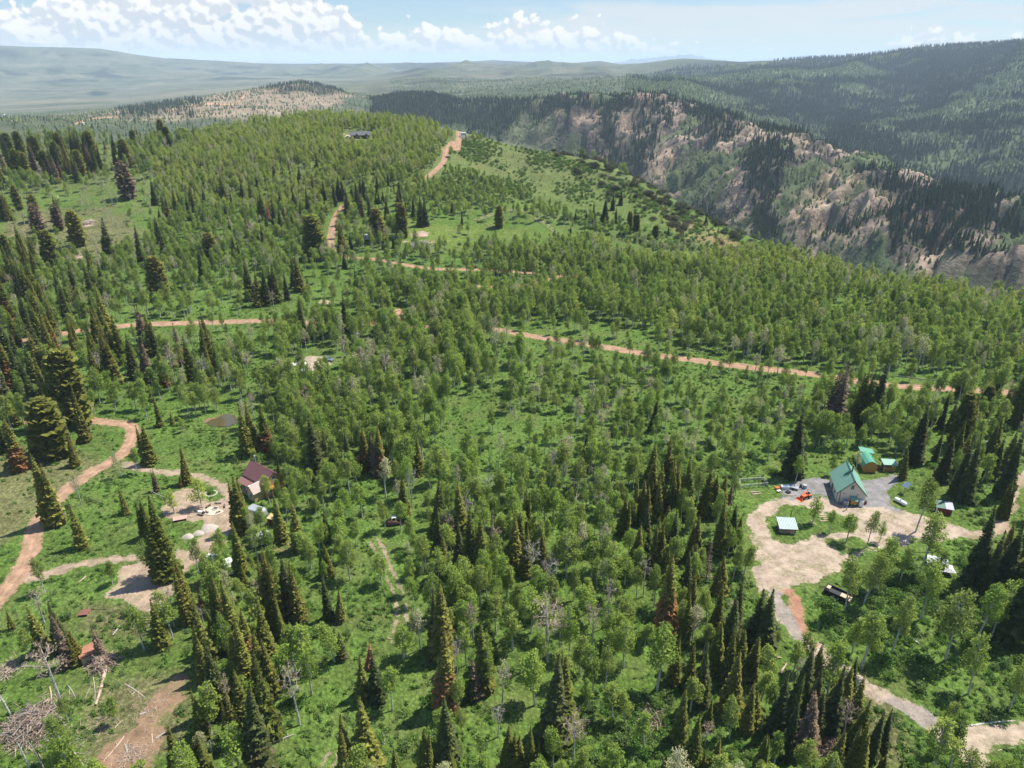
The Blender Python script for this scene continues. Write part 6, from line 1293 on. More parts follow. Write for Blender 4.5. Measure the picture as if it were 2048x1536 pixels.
    # tarp shelter
    for k, (a, b, s) in enumerate(((1872, 1133, 1.0), (1888, 1146, .85))):
        t = thing('tarp_shelter', ['larger white peaked tarp shelter among the aspens', 'smaller white tarp shelter with grey corner, in front of the other'][k], 'shelter', gp(a, b), -.5+.3*k); G = Geo(); n = 9; u = np.linspace(-1, 1, n); U, W = np.meshgrid(u, u); zz = 2.3-.9*np.maximum(np.abs(U), np.abs(W))**1.3+.07*np.sin(5*U+3*W); V = np.stack([U*1.9*s, W*1.5*s, zz*s], -1).reshape(-1, 3); i = np.arange(n*n).reshape(n, n); F = np.stack([i[:-1, :-1].ravel(), i[:-1, 1:].ravel(), i[1:, 1:].ravel(), i[1:, :-1].ravel()], 1); G.add(V, F); part(t, 'canopy', G, TARP)
        for x in (-1, 1):
            for y in (-1, 1): G = Geo(); G.tube((x*1.85*s, y*1.45*s, -.3), (x*1.85*s, y*1.45*s, 1.45*s), .03, .03, 6); part(t, 'leg', G, STEEL)
yard_things()

def car(name, label, px, py, rz, mat, kind='car', s=1.0):
    t = thing(name, label, 'car' if kind == 'car' else 'pickup', gp(px, py), rz); G = Geo()
    if kind == 'car': prof = [(-2.2, .35), (2.2, .35), (2.25, .75), (1.9, .95), (1.1, 1.0), (.45, 1.5), (-1.0, 1.52), (-1.9, 1.0), (-2.2, .92)]
    else: prof = [(-2.6, .45), (2.6, .45), (2.65, .95), (2.3, 1.12), (1.35, 1.18), (.75, 1.78), (-.55, 1.8), (-.75, 1.15), (-2.6, 1.15)]
    g_prism(G, prof, -.88, .88); part(t, 'body', G, mat, bevel=.07)
    G = Geo(); b = .60 if kind == 'car' else .62
    if kind == 'car': g_prism(G, [(-1.55, 1.03), (.95, 1.03), (.40, 1.44), (-.95, 1.45)], -.895, .895); g_slab(G, [(1.10, -.74, 1.04), (.50, -.68, 1.50), (.50, .68, 1.50), (1.10, .74, 1.04)][::-1], .03)
    else: g_prism(G, [(-.5, 1.22), (1.15, 1.22), (.68, 1.70), (-.45, 1.72)], -.895, .895); g_slab(G, [(1.36, -.74, 1.22), (.80, -.68, 1.77), (.80, .68, 1.77), (1.36, .74, 1.22)][::-1], .03)
    part(t, 'windows', G, GLASS); k = 1.35 if kind == 'car' else 1.65
    for x in (-k, k):
        for sy in (-1, 1): G = Geo(); g_wheel(G, (x, sy*.80, .34), .34, .22); w = part(t, 'wheel', G, TYRE); G = Geo(); g_wheel(G, (x, sy*.815, .34), .2, .22); part(w, 'rim', G, STEEL)
    for sy in (-1, 1): G = Geo(); g_box(G, (2.2 if kind == 'car' else 2.6), (2.27 if kind == 'car' else 2.67), sy*.6-.16, sy*.6+.16, .72, .86); part(t, 'headlight', G, FRAMEW)
    if kind != 'car': G = Geo(); g_box(G, -2.5, -.85, -.75, .75, 1.12, 1.16); part(t, 'cargo_bed', G, BLACKM)
    return t
car('parked_car', 'white car half hidden behind the dark trees at the right edge', 1977, 895, 1.0, WHITE)
car('parked_car', 'dark blue-grey car in the tan camp clearing', 655, 722, -.3, BLUEGREY)
car('pickup_truck', 'white pickup nosed into the bushes right of the tan drive', 424, 1128, 1.9, WHITE, 'pickup')
car('pickup_truck', 'white pickup with dark bed under a spruce, nearer the campers', 459, 1138, 2.1, WHITE, 'pickup')
car('parked_car', 'white car parked left of the hilltop lodge', 697, 276, .2, WHITE)

def red_cabin():
    c = Vector((-60.0, 146.5, 0)); c.z = float(ground_z(-60, 146.5)); A = math.radians(-36.9)
    rt = thing('red_roofed_cabin', 'log cabin with maroon metal roof, porch and tan-roofed wing', 'cabin', c, A)
    # ridge runs along local x; build with the gable helper turned a quarter
    G = Geo(); h = 2.45; L = 4.1
    V = []; prof = [(-h, -.3), (h, -.3), (h, 3.85), (0, 6.3), (-h, 3.85)]; g_prism(G, prof, -L, L); G.V = [np.stack([v[:, 1], v[:, 0], v[:, 2]], 1) for v in G.V]; G.F = {k: [f[:, ::-1] for f in fs] for k, fs in G.F.items()}; part(rt, 'wall', G, LOGW)
    R = Geo(); k = 2.45/2.45; e = h+.35
    g_slab(R, [(-L-.35, 0, 6.45), (-L-.35, -e, 6.45-k*e), (L+.35, -e, 6.45-k*e), (L+.35, 0, 6.45)], .13); g_slab(R, [(-L-.35, e, 6.45-k*e), (-L-.35, 0, 6.45), (L+.35, 0, 6.45), (L+.35, e, 6.45-k*e)], .13); roof = part(rt, 'roof', R, MAROON)
    G = Geo(); g_cyl(G, (-3.9, .9, 4.8), (-3.9, .9, 7.2), .14, 12); g_cyl(G, (-3.9, .9, 7.2), (-3.9, .9, 7.45), .24, 12); part(roof, 'stove_pipe', G, STEEL)
    R = Geo(); g_slab(R, [(-L-.3, -2.5, 3.45), (-L-.3, -4.5, 2.70), (.75, -4.5, 2.70), (.75, -2.5, 3.45)], .1); pr = part(rt, 'porch_roof', R, PORCHR)
    for x in (-4.1, -2.5, -.9, .4): G = Geo(); g_box(G, x-.08, x+.08, -4.3, -4.14, -.3, 2.62); part(pr, 'post', G, PLANK)
    G = Geo(); g_box(G, -4.3, .6, -4.45, -2.47, -.3, .25); part(rt, 'porch_deck', G, WOOD)
    box_door(rt, -2.2, -1.3, -2.46, .3, 2.3, WOOD); window(rt, -3.4, -2.45, 1.1, .9, 1.1); window(rt, -.4, -2.45, 1.1, .9, 1.1)
    window(rt, L, -1.0, 1.1, .9, 1.2, 'right'); window(rt, L, 1.1, 1.1, .9, 1.2, 'right'); window(rt, L, 0, 4.1, .8, 1.0, 'right')
    G = Geo(); g_box(G, L+.05, L+1.5, -1.7, 1.7, 2.75, 2.9); b = part(rt, 'balcony', G, ORWOOD); G = Geo(); [g_box(G, L+1.4, L+1.48, -1.7+.42*q, -1.64+.42*q, 2.9, 3.7) for q in range(9)]; g_box(G, L+1.38, L+1.5, -1.7, 1.7, 3.7, 3.78); part(b, 'railing', G, ORWOOD); G = Geo(); [G.tube((L+1.4, y, -.3), (L+1.4, y, 2.75), .08, .08, 6) for y in (-1.6, 1.6)]; part(b, 'posts', G, PLANK)
    # wing
    G = Geo(); g_prism(G, [(.72, -.3), (3.25, -.3), (3.25, 2.65), (1.98, 4.0), (.72, 2.65)], -5.1, -2.46); w = part(rt, 'wing', G, YWALL)
    R = Geo(); kk = 1.35/1.27
    g_slab(R, [(1.98, -5.4, 4.12), (3.6, -5.4, 4.12-kk*1.62), (3.6, -1.35, 4.12-kk*1.62), (1.98, -1.35, 4.12)], .1); g_slab(R, [(1.98, -1.35, 4.12), (.36, -1.35, 4.12-kk*1.62), (.36, -5.4, 4.12-kk*1.62), (1.98, -5.4, 4.12)], .1); part(w, 'wing_roof', R, TANROOF)
    G = Geo(); g_box(G, 1.9, 2.06, -5.42, -1.35, 4.10, 4.18); part(w, 'ridge_flashing', G, WHITE)
    window(rt, 1.98, -5.1, 1.0, .8, 1.0, nm='wing_window'); G = Geo(); g_cyl(G, (.2, -4.2, 2.85), (.1, -4.3, 3.05), .38, 14, r1=.1); part(pr, 'satellite_dish', G, WHITE)
red_cabin()

def left_yard():
    def camper(px, py, rz, L, label, mat, roundness=.5):
        t = thing('camper_trailer', label, 'camper', gp(px, py), rz, 'white camper trailers below the red-roofed cabin'); G = Geo(); h = 2.5
        prof = [(-L, .45), (L, .45), (L+.12, 1.0), (L-.05, 2.0), (L-.6, h), (-L+.7, h+.05), (-L+.1, 2.1), (-L-.12, 1.2)]; g_prism(G, prof, -1.1, 1.1); part(t, 'body', G, mat, bevel=.22)
        G = Geo(); [g_box(G, x-.45, x+.45, y*1.12-.02, y*1.12+.02, 1.35, 1.95) for x in (-L*.5, L*.45) for y in (-1, 1)]; part(t, 'windows', G, GLASS); box_door(t, -.3, .4, -1.11, .5, 2.2, FRAMEW)
        for s in (-1, 1): G = Geo(); g_wheel(G, (.1, s*.98, .35), .35, .22); part(t, 'wheel', G, TYRE)
        G = Geo(); G.tube((L, 0, .5), (L+1.2, 0, .45), .06, .06, 6); part(t, 'tow_bar', G, BLACKM); return t
    camper(514, 1034, -.42, 2.4, 'rounded white camper just below the red-roofed cabin', plain('camper_white', (.27, .285, .295), .4, .1, .8, spec=.5))
    camper(523, 1088, .55, 2.3, 'boxy white camper farther from the red-roofed cabin, below the rounded one', plain('aged_white', (.33, .33, .315), .5, .2, 1.2))
    t = thing('play_house', 'small yellow-orange wooden play house between campers and spruces', 'play house', gp(548, 1048), -.3); G = Geo(); g_box(G, -.9, .9, -.7, .7, .4, 1.5); part(t, 'box', G, BROWNW); G = Geo(); [g_box(G, x-.1, x+.1, y-.1, y+.1, -.2, 1.9) for x in (-.9, .9) for y in (-.7, .7)]; part(t, 'posts', G, ORWOOD); G = Geo(); g_slab(G, [(-1.1, -.9, 1.92), (1.1, -.9, 1.92), (1.1, .9, 2.1), (-1.1, .9, 2.1)], .08); part(t, 'roof', G, YWALL)
    # fire pit
    c = gp(431, 1018); t = thing('fire_pit', 'round stone fire pit with black ash on a pale gravel circle', 'fire pit', c); G = Geo()
    for k in range(14): a = k*6.283/14; g_box(G, math.cos(a)*.62-.15, math.cos(a)*.62+.15, math.sin(a)*.62-.15, math.sin(a)*.62+.15, -.1, .26+.05*(k % 3)); 
    part(t, 'stone_ring', G, STONE, bevel=.05); G = Geo(); g_cyl(G, (0, 0, -.05), (0, 0, .14), .52, 16); part(t, 'ash', G, ASH); G = Geo(); g_cyl(G, (0, 0, -.2), (0, 0, .125), 2.6, 30); part(t, 'gravel_circle', G, plain('pale_gravel', (.52, .42, .32), .95, .15, 2))
    for k, (a, L, m, lab) in enumerate(((1.6, 1.5, M_GREY, 'grey log bench behind the fire pit'), (2.8, 1.5, M_SBARK, 'dark log bench left of the fire pit'), (.35, 1.2, M_SBARK, 'dark log bench right of the fire pit'), (4.0, 1.1, M_TAN, 'pale log bench in front of the fire pit'), (5.4, 1.0, M_TAN, 'short tan log seat at the fire pit toward the drive'))):
        v = Vector((math.cos(a)*2.0, math.sin(a)*2.0, .12)); q = thing('log_bench', lab, 'bench', c+v, a+math.pi/2, 'log benches round the fire pit'); G = Geo(); g_cyl(G, (-L/2, 0, .34), (L/2, 0, .34), .17, 10); part(q, 'seat_log', G, m); 
        for s in (-1, 1): G = Geo(); g_box(G, s*L*.35-.12, s*L*.35+.12, -.16, .16, -.2, .2); part(q, 'leg', G, m)
    t = thing('planter_ring', 'low stone ring planted with a green shrub beside the drive', 'planter', gp(423, 988)); G = Geo()
    for k in range(16): a = k*6.283/16; g_box(G, math.cos(a)*1.25-.2, math.cos(a)*1.25+.2, math.sin(a)*1.25-.2, math.sin(a)*1.25+.2, -.2, .24)
    part(t, 'stones', G, STONE, bevel=.05); link(shrub(351, 2.0, 1.2, 260, M_BUSH, .14), 'shrub', t)
    def mound(px, py, r, h, label, mat, nm='gravel_heap', seed=1):
        n = 15; V = [(0, 0, h)]; g = np.random.default_rng(seed)
        rings = 9; P = []
        for i in range(1, rings+1):
            for j in range(n*2): a = j*math.pi/n; q = i/rings; rr = r*q*(1+.10*math.sin(3*a+seed)+g.normal(0, .02)); P.append((rr*math.cos(a), rr*math.sin(a)*.8, h*(1-q*q)*(1-.12*g.random())-.15*q))
        V += P; F4 = []; F3 = []; m = 2*n
        for j in range(m): F3.append((0, 1+j, 1+(j+1) % m))
        for i in range(rings-1):
            for j in range(m): F4.append((1+i*m+j, 1+(i+1)*m+j, 1+(i+1)*m+(j+1) % m, 1+i*m+(j+1) % m))
        me = np_mesh(nm, V, [np.array(F3), np.array(F4)], [mat], None, True); o = link(me, nm, None, label=label, category='heap', group='gravel heaps by the drive' if nm == 'gravel_heap' else None); o.location = gp(px, py)
    mound(419, 1057, 2.3, .9, 'largest pale gravel heap, right beside the tan drive', GRAVELM, seed=1); mound(397, 1067, 1.5, .7, 'middle pale gravel heap of the row of three', GRAVELM, seed=2); mound(376, 1074, 1.5, .8, 'leftmost of the three pale gravel heaps', GRAVELM, seed=3)
    mound(842, 470, 4.5, .8, 'low flat tan soil heap in the green meadow', plain('tan_soil', (.36, .25, .185), .95, .15, 1), 'soil_heap', 5)
    t = thing('flat_wagon', 'flat wooden wagon with pinkish plank bed on the dirt yard', 'wagon', gp(361, 1040), .35); G = Geo(); g_box(G, -1.5, 1.5, -.8, .8, .5, .62); part(t, 'bed', G, plain('pink_plank', (.44, .29, .225), .8, .2, 1.5, stripe=(1, .2, .3))); 
    for x in (-1, 1):
        for s in (-1, 1): G = Geo(); g_wheel(G, (x, s*.72, .27), .27, .14); part(t, 'wheel', G, TYRE)
    G = Geo(); G.tube((1.5, 0, .45), (2.5, 0, .25), .04, .04, 6); part(t, 'tow_bar', G, BLACKM)
    t = thing('barbecue_smoker', 'white and black barbecue smoker near the fire pit', 'barbecue', gp(402, 1030), -.3); G = Geo(); g_cyl(G, (-.55, 0, .85), (.55, 0, .85), .32, 14); part(t, 'drum', G, WHITE); G = Geo(); g_box(G, .56, 1.0, -.28, .28, .55, 1.0); part(t, 'fire_box', G, BLACKM)
    for x in (-.4, .4):
        for y in (-.2, .2): G = Geo(); G.tube((x, y, -.1), (x, y, .6), .03, .03, 5); part(t, 'leg', G, BLACKM)
    a = gp(305, 995); b = gp(331, 1008); t = thing('pole_gate', 'wooden pole frame with one crossbar at the yard corner', 'gate', a); d = b-a
    for q in (Vector((0, 0, 0)), d): G = Geo(); G.tube((q.x, q.y, q.z-.3), (q.x, q.y, q.z+2.0), .11, .1, 7); part(t, 'post', G, M_SBARK)
    G = Geo(); G.tube((-.2, 0, 1.9), (d.x*1.03, d.y*1.03, d.z+1.9), .08, .07, 7); part(t, 'crossbar', G, M_GREY)
    for k, (a, b) in enumerate(((168, 1231), (172, 1225))):
        t = thing('metal_sheet', ['nearer brown sheet-metal table in the grass', 'farther brown sheet-metal table in the grass'][k], 'sheet metal', gp(a, b), .15, 'brown metal sheets in the left meadow'); G = Geo(); g_slab(G, [(-.9, -.35, .45), (.9, -.35, .45), (.9, .35, .5), (-.9, .35, .5)], .05); part(t, 'sheet', G, BROWNM); G = Geo(); [g_box(G, x-.05, x+.05, -.3, .3, -.1, .42) for x in (-.7, .7)]; part(t, 'trestle', G, PLANK)
    t = thing('rusty_shed', 'small tilted shed with rust-streaked roof among brush', 'shed', gp(178, 1318), .65); G = Geo(); g_box(G, -1.1, 1.1, -.95, .95, -.2, 1.7); part(t, 'wall', G, YWALL); G = Geo(); g_slab(G, [(-1.3, -1.15, 1.72), (1.3, -1.15, 1.72), (1.3, 1.15, 2.3), (-1.3, 1.15, 2.3)], .07); part(t, 'roof', G, RUST); G = Geo(); g_box(G, -1.32, 1.32, -1.2, -1.15, 1.6, 1.74); part(t, 'fascia', G, REDP); box_door(t, -.5, .3, -.95, -.1, 1.5, WOOD)
    # tracked machine
    t = thing('tracked_loader', 'small rusty tracked loader with white cab in the bushes', 'loader', gp(787, 1048), .2)
    for s in (-1, 1): G = Geo(); g_prism(G, [(-1.2, 0), (1.0, 0), (1.35, .3), (1.1, .6), (-1.2, .6), (-1.45, .3)], s*.75-.18, s*.75+.18); part(t, 'track', G, BLACKM, bevel=.05)
    G = Geo(); g_box(G, -1.3, .9, -.55, .55, .35, 1.0); part(t, 'body', G, RUST, bevel=.06); G = Geo(); g_box(G, -.4, .7, -.5, .5, 1.0, 2.0); cb = part(t, 'cab', G, WHITE, bevel=.06); G = Geo(); g_box(G, .68, .72, -.4, .4, 1.25, 1.85); g_box(G, -.2, .5, -.52, .52, 1.25, 1.85); part(cb, 'windows', G, GLASS)
    for s in (-1, 1): G = Geo(); G.path([(-1.0, s*.62, 1.1), (.9, s*.62, .9), (1.8, s*.62, .3)], [.07, .07, .06], 6); part(t, 'loader_arm', G, RUST)
    G = Geo(); g_slab(G, [(1.75, -.85, .75), (1.75, .85, .75), (1.8, .85, .05), (1.8, -.85, .05)], .06); g_slab(G, [(1.8, -.85, .08), (1.8, .85, .08), (2.35, .85, .08), (2.35, -.85, .08)], .06); part(t, 'bucket', G, RUST)
left_yard()

def far_buildings():
    p = gp(721, 277); t = thing('hilltop_lodge', 'dark red-brown lodge with long grey roof and two front gables on the hilltop', 'house', p, .16); t.scale = (.82, .82, .82)
    G = Geo(); g_prism(G, [(-4, -.5), (4, -.5), (4, 3.2), (0, 5.6), (-4, 3.2)], -8, 8); G.V = [np.stack([v[:, 1], v[:, 0], v[:, 2]], 1) for v in G.V]; G.F = {k: [f[:, ::-1] for f in fs] for k, fs in G.F.items()}; part(t, 'wall', G, BROWNW)
    R = Geo(); e = 4.6; k = 2.4/4
    g_slab(R, [(-8.6, 0, 5.8), (-8.6, -e, 5.8-k*e), (8.6, -e, 5.8-k*e), (8.6, 0, 5.8)], .2); g_slab(R, [(-8.6, e, 5.8-k*e), (-8.6, 0, 5.8), (8.6, 0, 5.8), (8.6, e, 5.8-k*e)], .2); roof = part(t, 'roof', R, SLATE)
    for x in (-2.6, 5.4):
        G = Geo(); g_prism(G, [(x-1.6, -.5), (x+1.6, -.5), (x+1.6, 2.7), (x, 4.6), (x-1.6, 2.7)], -5.6, -1); q = part(t, 'front_gable', G, BROWNW); R = Geo()
        for s in (-1, 1): pts = [(x, -6.0, 4.75), (x+s*2.0, -6.0, 2.4), (x+s*2.0, -1.2, 2.4), (x, -1.2, 4.75)]; g_slab(R, pts if s > 0 else pts[::-1], .15)
        part(q, 'gable_roof', R, SLATE); window(t, x, -5.6, 1.2, 1.4, 1.3)
    window(t, 1.4, -4, 1.2, 1.6, 1.3); window(t, -6, -4, 1.2, 1.6, 1.3); box_door(t, .0, .0+.9, -4.0, 0, 2.1, WOOD)
    G = Geo(); g_box(G, -.5, .5, .8, 1.6, 4, 6.7); part(roof, 'chimney', G, STONE)
    def rv(px, py, rz, label, L=3.6, name='motorhome'):
        t = thing(name, label, 'motorhome' if name == 'motorhome' else 'camper', gp(px, py), rz); G = Geo(); g_prism(G, [(-L, .5), (L, .5), (L+.2, 1.3), (L-.3, 2.9), (-L, 3.0)], -1.2, 1.2); part(t, 'body', G, WHITE, bevel=.12); G = Geo(); [g_box(G, x-.5, x+.5, -1.23, 1.23, 1.5, 2.2) for x in (-L*.6, 0, L*.55)]; part(t, 'windows', G, GLASS); G = Geo(); g_box(G, -L+.05, L, -1.22, 1.22, .95, 1.2); part(t, 'stripe', G, BLUEGREY)
        for x in (-L*.55, L*.6):
            for s in (-1, 1): G = Geo(); g_wheel(G, (x, s*1.05, .42), .42, .26); part(t, 'wheel', G, TYRE)
    rv(733, 480, -.1, 'long white motorhome among the trees right of the uphill road')
    rv(601, 743, .3, 'white camper in the trees at the tan camp clearing', 2.4, 'camper_trailer'); rv(927, 273, .1, 'white camper on the hilltop beside the road fork', 2.0, 'camper_trailer')
    t = thing('camp_canopy', 'pale teal canopy roof at the front of the tan camp clearing', 'canopy', gp(600, 752), .2); G = Geo(); g_slab(G, [(-1.8, -1.4, 2.1), (1.8, -1.4, 2.1), (1.8, 1.4, 2.5), (-1.8, 1.4, 2.5)], .06); part(t, 'roof', G, MINT); 
    for x in (-1.6, 1.6):
        for y in (-1.2, 1.2): G = Geo(); G.tube((x, y, -.2), (x, y, 2.2), .05, .05, 6); part(t, 'post', G, STEEL)
    # two tiny houses out on the valley floor and the knoll
    for k, (px, py, lab) in enumerate(((166, 248, 'tiny pale farmhouse on the tan flank of the far knoll'), (8, 232, 'tiny white farmhouse on the floor of the wide valley'))):
        vis = (FARR[:, None] > 1100)*np.ones_like(FPXG); i, j = np.unravel_index(np.argmin((FPXG-px)**2+(FPYG-py)**2+(1-vis)*1e9), FPXG.shape); r, a = FARR[i], FARAZ[j]
        t = thing('farmhouse', lab, 'house', (r*math.sin(a), r*math.cos(a), FARZ[i, j]), .4); s = .42+.45*k; G = Geo(); g_prism(G, [(-5*s, -3), (5*s, -3), (5*s, 4*s), (0, 7*s), (-5*s, 4*s)], -8*s, 8*s); part(t, 'wall', G, WHITE); R = Geo()
        for q in (-1, 1): pts = [(0, -8.4*s, 7.2*s), (q*5.5*s, -8.4*s, 3.9*s), (q*5.5*s, 8.4*s, 3.9*s), (0, 8.4*s, 7.2*s)]; g_slab(R, pts if q > 0 else pts[::-1], .3)
        part(t, 'roof', R, FRAMEW)
far_buildings()

# ---- fallen and standing dead trunks, each its own thing
LOGS = [(212,1335,192,1412,.34,M_TAN,'thick peeled pale log, largest in the lower left clearing'),(250,1369,290,1396,.14,M_GREY,'thin grey log beside the bare soil, upper one'),(240,1253,225,1272,.20,M_GREY,'short white log in the grass below the tan yard'),(30,1334,95,1335,.12,M_GREY,'thin dead trunk lying level left of the bare aspen'),
 (135,1492,168,1532,.13,M_TAN,'thin leaning log right of the brush pile'),(249,1474,207,1524,.14,M_TAN,'long slim log across the brown soil'),(251,1492,256,1510,.2,M_GREY,'stubby grey log on the brown soil'),(304,1470,305,1488,.16,M_TAN,'short upright-looking log above the wood chips'),(312,1478,331,1466,.16,M_GREY,'grey log at the edge of the spruce shade'),
 (280,1431,299,1424,.2,M_GREY,'short fat log on the brown soil under tree shadows'),(172,1154,157,1166,.17,M_TAN,'short pale log in the meadow below the tan drive'),(230,1457,247,1440,.13,M_TAN,'thin tan stick near the bare soil edge'),(186,1352,190,1407,.09,M_GREY,'thin grey pole beside the thick peeled log'),(100,1375,103,1410,.14,M_TAN,'tan stick right of the bare aspen trunk'),(135,1370,152,1398,.1,M_GREY,'forked grey branch in the lower left meadow'),
 (1152,1472,1179,1446,.16,M_TAN,'pinkish leaning log among green bushes, lower middle'),(1941,1453,2030,1443,.17,M_ABARK,'long white aspen log along the lower right driveway'),(1913,1424,1929,1441,.12,M_TAN,'thin yellow pole in the green thicket above the driveway'),(1995,1502,2031,1496,.1,M_TAN,'thin pole on the grass at the lower right corner'),(1748,1243,1767,1283,.18,M_ABARK,'broken white aspen trunk in the thicket'),(1822,1277,1838,1290,.2,M_ABARK,'short bent white trunk in the thicket'),
 (1561,1348,1573,1329,.22,M_TAN,'pale cut log left of the driveway bend'),(1548,1312,1562,1318,.2,M_TAN,'cut logs end left of the driveway bend, upper'),(1149,976,1224,957,.26,M_ABARK,'long white fallen aspen trunk across the thicket'),(1142,983,1180,976,.16,M_TAN,'shorter tan trunk in front of the long fallen aspen'),(1140,1000,1182,985,.12,M_GREY,'grey fallen trunk nearest below the long fallen aspen'),(1204,892,1217,881,.16,M_ABARK,'small bent white log between aspens'),(1134,878,1148,877,.18,M_ABARK,'short white log left of the small bent one'),
 (1788,752,1836,758,.2,M_GREY,'grey log beyond the orange cross road, left piece'),(1836,758,1912,767,.2,M_GREY,'long grey log beyond the orange cross road, right piece'),(1716,726,1729,737,.2,M_ABARK,'white slanting log beyond the orange cross road'),(949,1033,977,1020,.13,M_TAN,'thin yellowish log among the middle aspens'),(749,1484,770,1489,.13,M_ABARK,'curved white stick in the grass gap, lower'),(752,1474,774,1471,.1,M_ABARK,'curved white stick in the grass gap, upper'),
 (758,1115,772,1119,.14,M_PINK,'brown sticks lying across the two-rut track'),(1375,700,1410,706,.16,M_GREY,'grey log beside the orange road in the meadow'),(220,412,242,416,.16,M_SBARK,'dark fallen trunk in the far left clearing'),(115,392,116,402,.2,M_ABARK,'white stump in the far left clearing'),(782,628,802,620,.15,M_SBARK,'dark log near the orange road spur'),(270,1385,262,1392,.12,M_TAN,'small tan stick on the grass near the soil'),
 (545,1487,588,1470,.16,M_GREY,'grey rotten log along the spruce edge'),(1500,986,1520,984,.18,M_TAN,'tan firewood log in front of the corral, rear'),(1504,990,1522,988,.18,M_TAN,'tan firewood log in front of the corral, front'),(1574,992,1592,992,.2,M_TAN,'tan log on the gravel in front of the tractor'),(1638,1036,1652,1035,.22,M_TAN,'cut log on red soil behind the young aspens, left'),(1646,1040,1660,1038,.22,M_TAN,'cut log on red soil behind the young aspens, middle'),(1640,1044,1654,1043,.22,M_TAN,'cut log on red soil behind the young aspens, front'),(1620,1040,1634,1052,.12,M_TAN,'long thin plank-like log left of the cut logs')]
for x0, y0, x1, y1, r, mat, lab in LOGS:
    a, b = gp(x0, y0), gp(x1, y1); G = Geo(); d = b-a; side = Vector((-d.y, d.x, 0)).normalized(); n = 6; P = []
    for k in range(n):
        t = k/(n-1); q = d*t; zz = float(ground_z(a.x+q.x, a.y+q.y))-a.z+r*.8; bend = side*math.sin(t*3.1)*d.length*.02; P.append((q.x+bend.x, q.y+bend.y, zz))
    G.path(P, [r*(1-.5*k/(n-1)) for k in range(n)], 8)
    for k in range(3):
        t = random.uniform(.4, .95); q = Vector(P[0]).lerp(Vector(P[-1]), t); e = q+side*random.choice((-1, 1))*random.uniform(.4, 1.1)+Vector((0, 0, random.uniform(.1, .6))); G.tube(q, e, r*.25, .02, 4)
    o = link(G.mesh('fallen_log', [mat]), 'fallen_log', None, label=lab, category='log', group='fallen logs'); o.location = a
SNAGS = [(22,1430,2,1370,.17,M_ABARK,'leaning white dead trunk at the left edge'),(141,1538,121,1463,.22,M_SBARK,'dark broken-off trunk standing in the lower left corner'),(60,1540,55,1478,.13,M_ABARK,'slim white dead trunk behind the brush pile'),(90,1540,72,1476,.12,M_GREY,'slim grey dead trunk right of the brush pile'),(1186,958,1186,937,.2,M_TAN,'broken tan stump standing by the fallen aspen'),(1148,990,1146,962,.18,M_TAN,'splintered tan stump left of the fallen aspen'),(1370,1060,1372,1030,.16,M_SBARK,'bare lower trunk below the spruce clump'),(424,1518,432,1478,.12,M_ABARK,'thin white dead aspen beside the corner spruces'),(466,1530,464,1510,.1,M_ABARK,'bent white sapling at the bottom spruces')]
for x0, y0, x1, y1, r, mat, lab in SNAGS:
    a = gp(x0, y0); D_ = px_of(a)[2]; hgt = (y0-y1)*D_/FPX/.78; t = thing('standing_snag', lab, 'dead tree', a, 0, 'broken dead trunks'); lean = (x1-x0)*D_/FPX*.6+hgt*(a.x/px_of(a)[2])*-.0
    G = Geo(); G.path([(0, 0, -.3), (lean*.5, .1, hgt*.5), (lean, 0, hgt)], [r, r*.85, r*.6], 7); part(t, 'trunk', G, mat); G = Geo()
    for k in range(4): z = hgt*random.uniform(.4, .95); q = (lean*z/hgt, 0, z); aa = random.uniform(0, 6.28); G.tube(q, (q[0]+math.cos(aa)*.9, math.sin(aa)*.9, z+.5), .05, .015, 4)
    part(t, 'branches', G, mat)
def brush(px, py, r, h, n, label, mats, nm='brush_pile', lmin=1.0, lmax=3.5, rad=.05):
    a = gp(px, py); g = np.random.default_rng(int(px*7+py)); G = Geo()
    for k in range(n):
        q = g.normal(0, r*.42, 2); hh = h*max(0, 1-(np.hypot(*q)/r)**2)*g.random(); an = g.uniform(0, 6.28); l = g.uniform(lmin, lmax)/2; ti = g.normal(0, .28); d = np.array([math.cos(an)*math.cos(ti), math.sin(an)*math.cos(ti), math.sin(ti)])*l; z = float(ground_z(a.x+q[0], a.y+q[1]))-a.z+hh+.05; c = np.array([q[0], q[1], z]); G.tube(c-d, c+d, rad*g.uniform(.4, 1.5), rad*.4, 4, int(g.integers(0, len(mats))))
    o = link(G.mesh(nm, mats), nm, None, label=label, kind='stuff'); o.location = a
brush(62, 1455, 5.0, 2.2, 900, 'big tangled heap of grey and brown dead branches', [M_PINK, M_GREY, M_TAN, M_SBARK])
brush(205, 1330, 2.6, 1.6, 260, 'tangle of dead branches beside the rusty shed', [M_PINK, M_SBARK, M_TAN])
brush(18, 1340, 2.4, .8, 120, 'pale branch heap at the left edge', [M_TAN, M_GREY]); brush(265, 1515, 4.0, .3, 420, 'scattered wood chips and sticks on the brown soil', [M_TAN, M_GREY, M_PINK], 'wood_debris', .3, 1.4, .045)
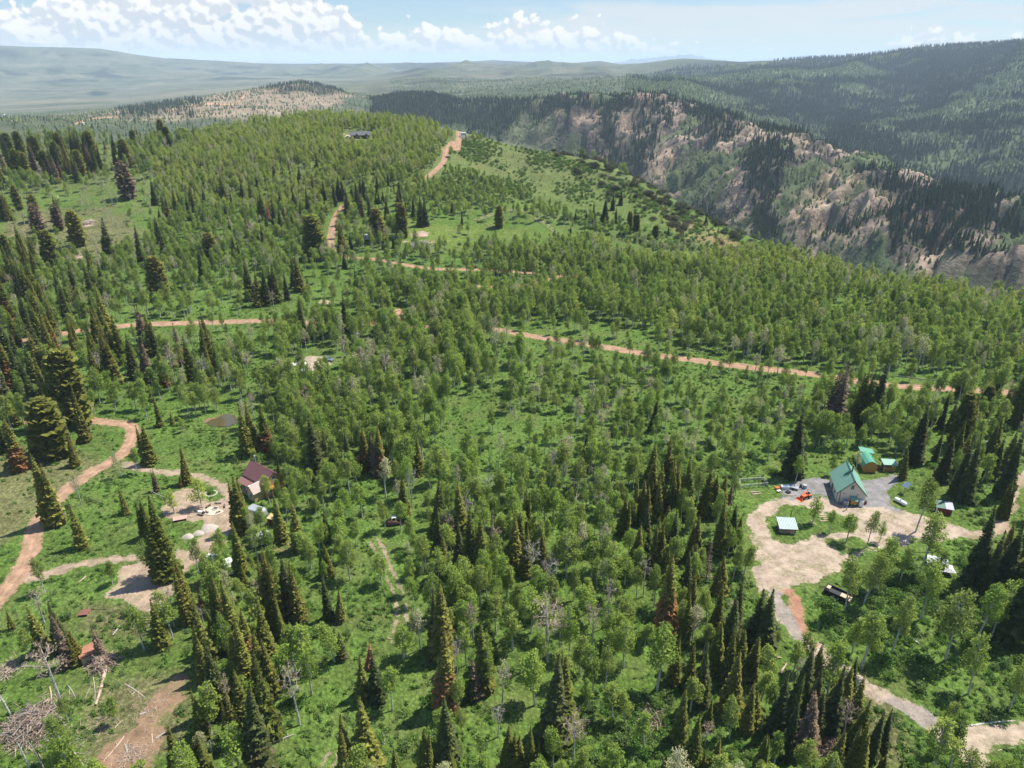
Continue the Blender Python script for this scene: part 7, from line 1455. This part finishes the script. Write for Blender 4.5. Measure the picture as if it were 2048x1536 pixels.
brush(300, 1420, 5, .2, 160, 'sticks strewn over the brown soil', [M_TAN, M_GREY], 'wood_debris', .3, 1.6, .04); brush(190, 1470, 8, .2, 220, 'dead sticks strewn over the lower left meadow', [M_TAN, M_GREY, M_PINK], 'wood_debris', .4, 2.0, .04)
brush(840, 492, 5.5, 2.2, 260, 'heap of grey old logs in the green meadow', [M_GREY, M_ABARK, M_GREY], 'log_heap', 2, 5, .16); brush(930, 276, 5, 1.4, 90, 'pale debris heap beside the hilltop road', [FRAMEW, M_GREY], 'log_heap', 2, 4, .2)
brush(1660, 1492, 3.2, 1.3, 240, 'brown dead boughs between the lower spruces', [M_PINK, M_SBARK]); brush(1305, 1440, 3, .8, 120, 'dead boughs in the shade below the spruce clump', [M_PINK, M_SBARK, M_TAN])
brush(178, 447, 5, 1.2, 90, 'pale slash heap in the far left clearing', [M_TAN, M_GREY], 'log_heap', 2, 4, .16); brush(147, 514, 5, 1.0, 90, 'pinkish slash heap under a lone spruce', [M_TAN, M_PINK], 'log_heap', 2, 4, .16); brush(212, 528, 4, .8, 60, 'small slash heap beside a dark spruce', [M_TAN, M_PINK], 'log_heap', 2, 4, .16)
brush(1190, 980, 7, .8, 200, 'pale broken branches round the fallen aspens', [M_TAN, M_GREY, M_ABARK], 'wood_debris', 1, 4, .05)
# ------------------------------------------------------------------ haze
def haze():
    m, T, out = new_mat('haze'); v = T.new('ShaderNodeVolumePrincipled'); v.inputs['Color'].default_value = (0.72, 0.86, 1.0, 1); v.inputs['Density'].default_value = HAZE_DENSITY; v.inputs['Anisotropy'].default_value = 0.0
    T.l.new(v.outputs[0], out.inputs['Volume'])
    b = [(-36000, -9000, -900), (36000, 42000, float(FARZ.max())+40)]; V = [(b[i][0], b[j][1], b[k][2]) for k in (0, 1) for j in (0, 1) for i in (0, 1)]
    F = np.array([(0, 2, 3, 1), (4, 5, 7, 6), (0, 1, 5, 4), (2, 6, 7, 3), (0, 4, 6, 2), (1, 3, 7, 5)])
    link(np_mesh('haze', V, F, [m]), 'haze', kind='stuff', label='thin blue haze fading the far mountains')
haze()
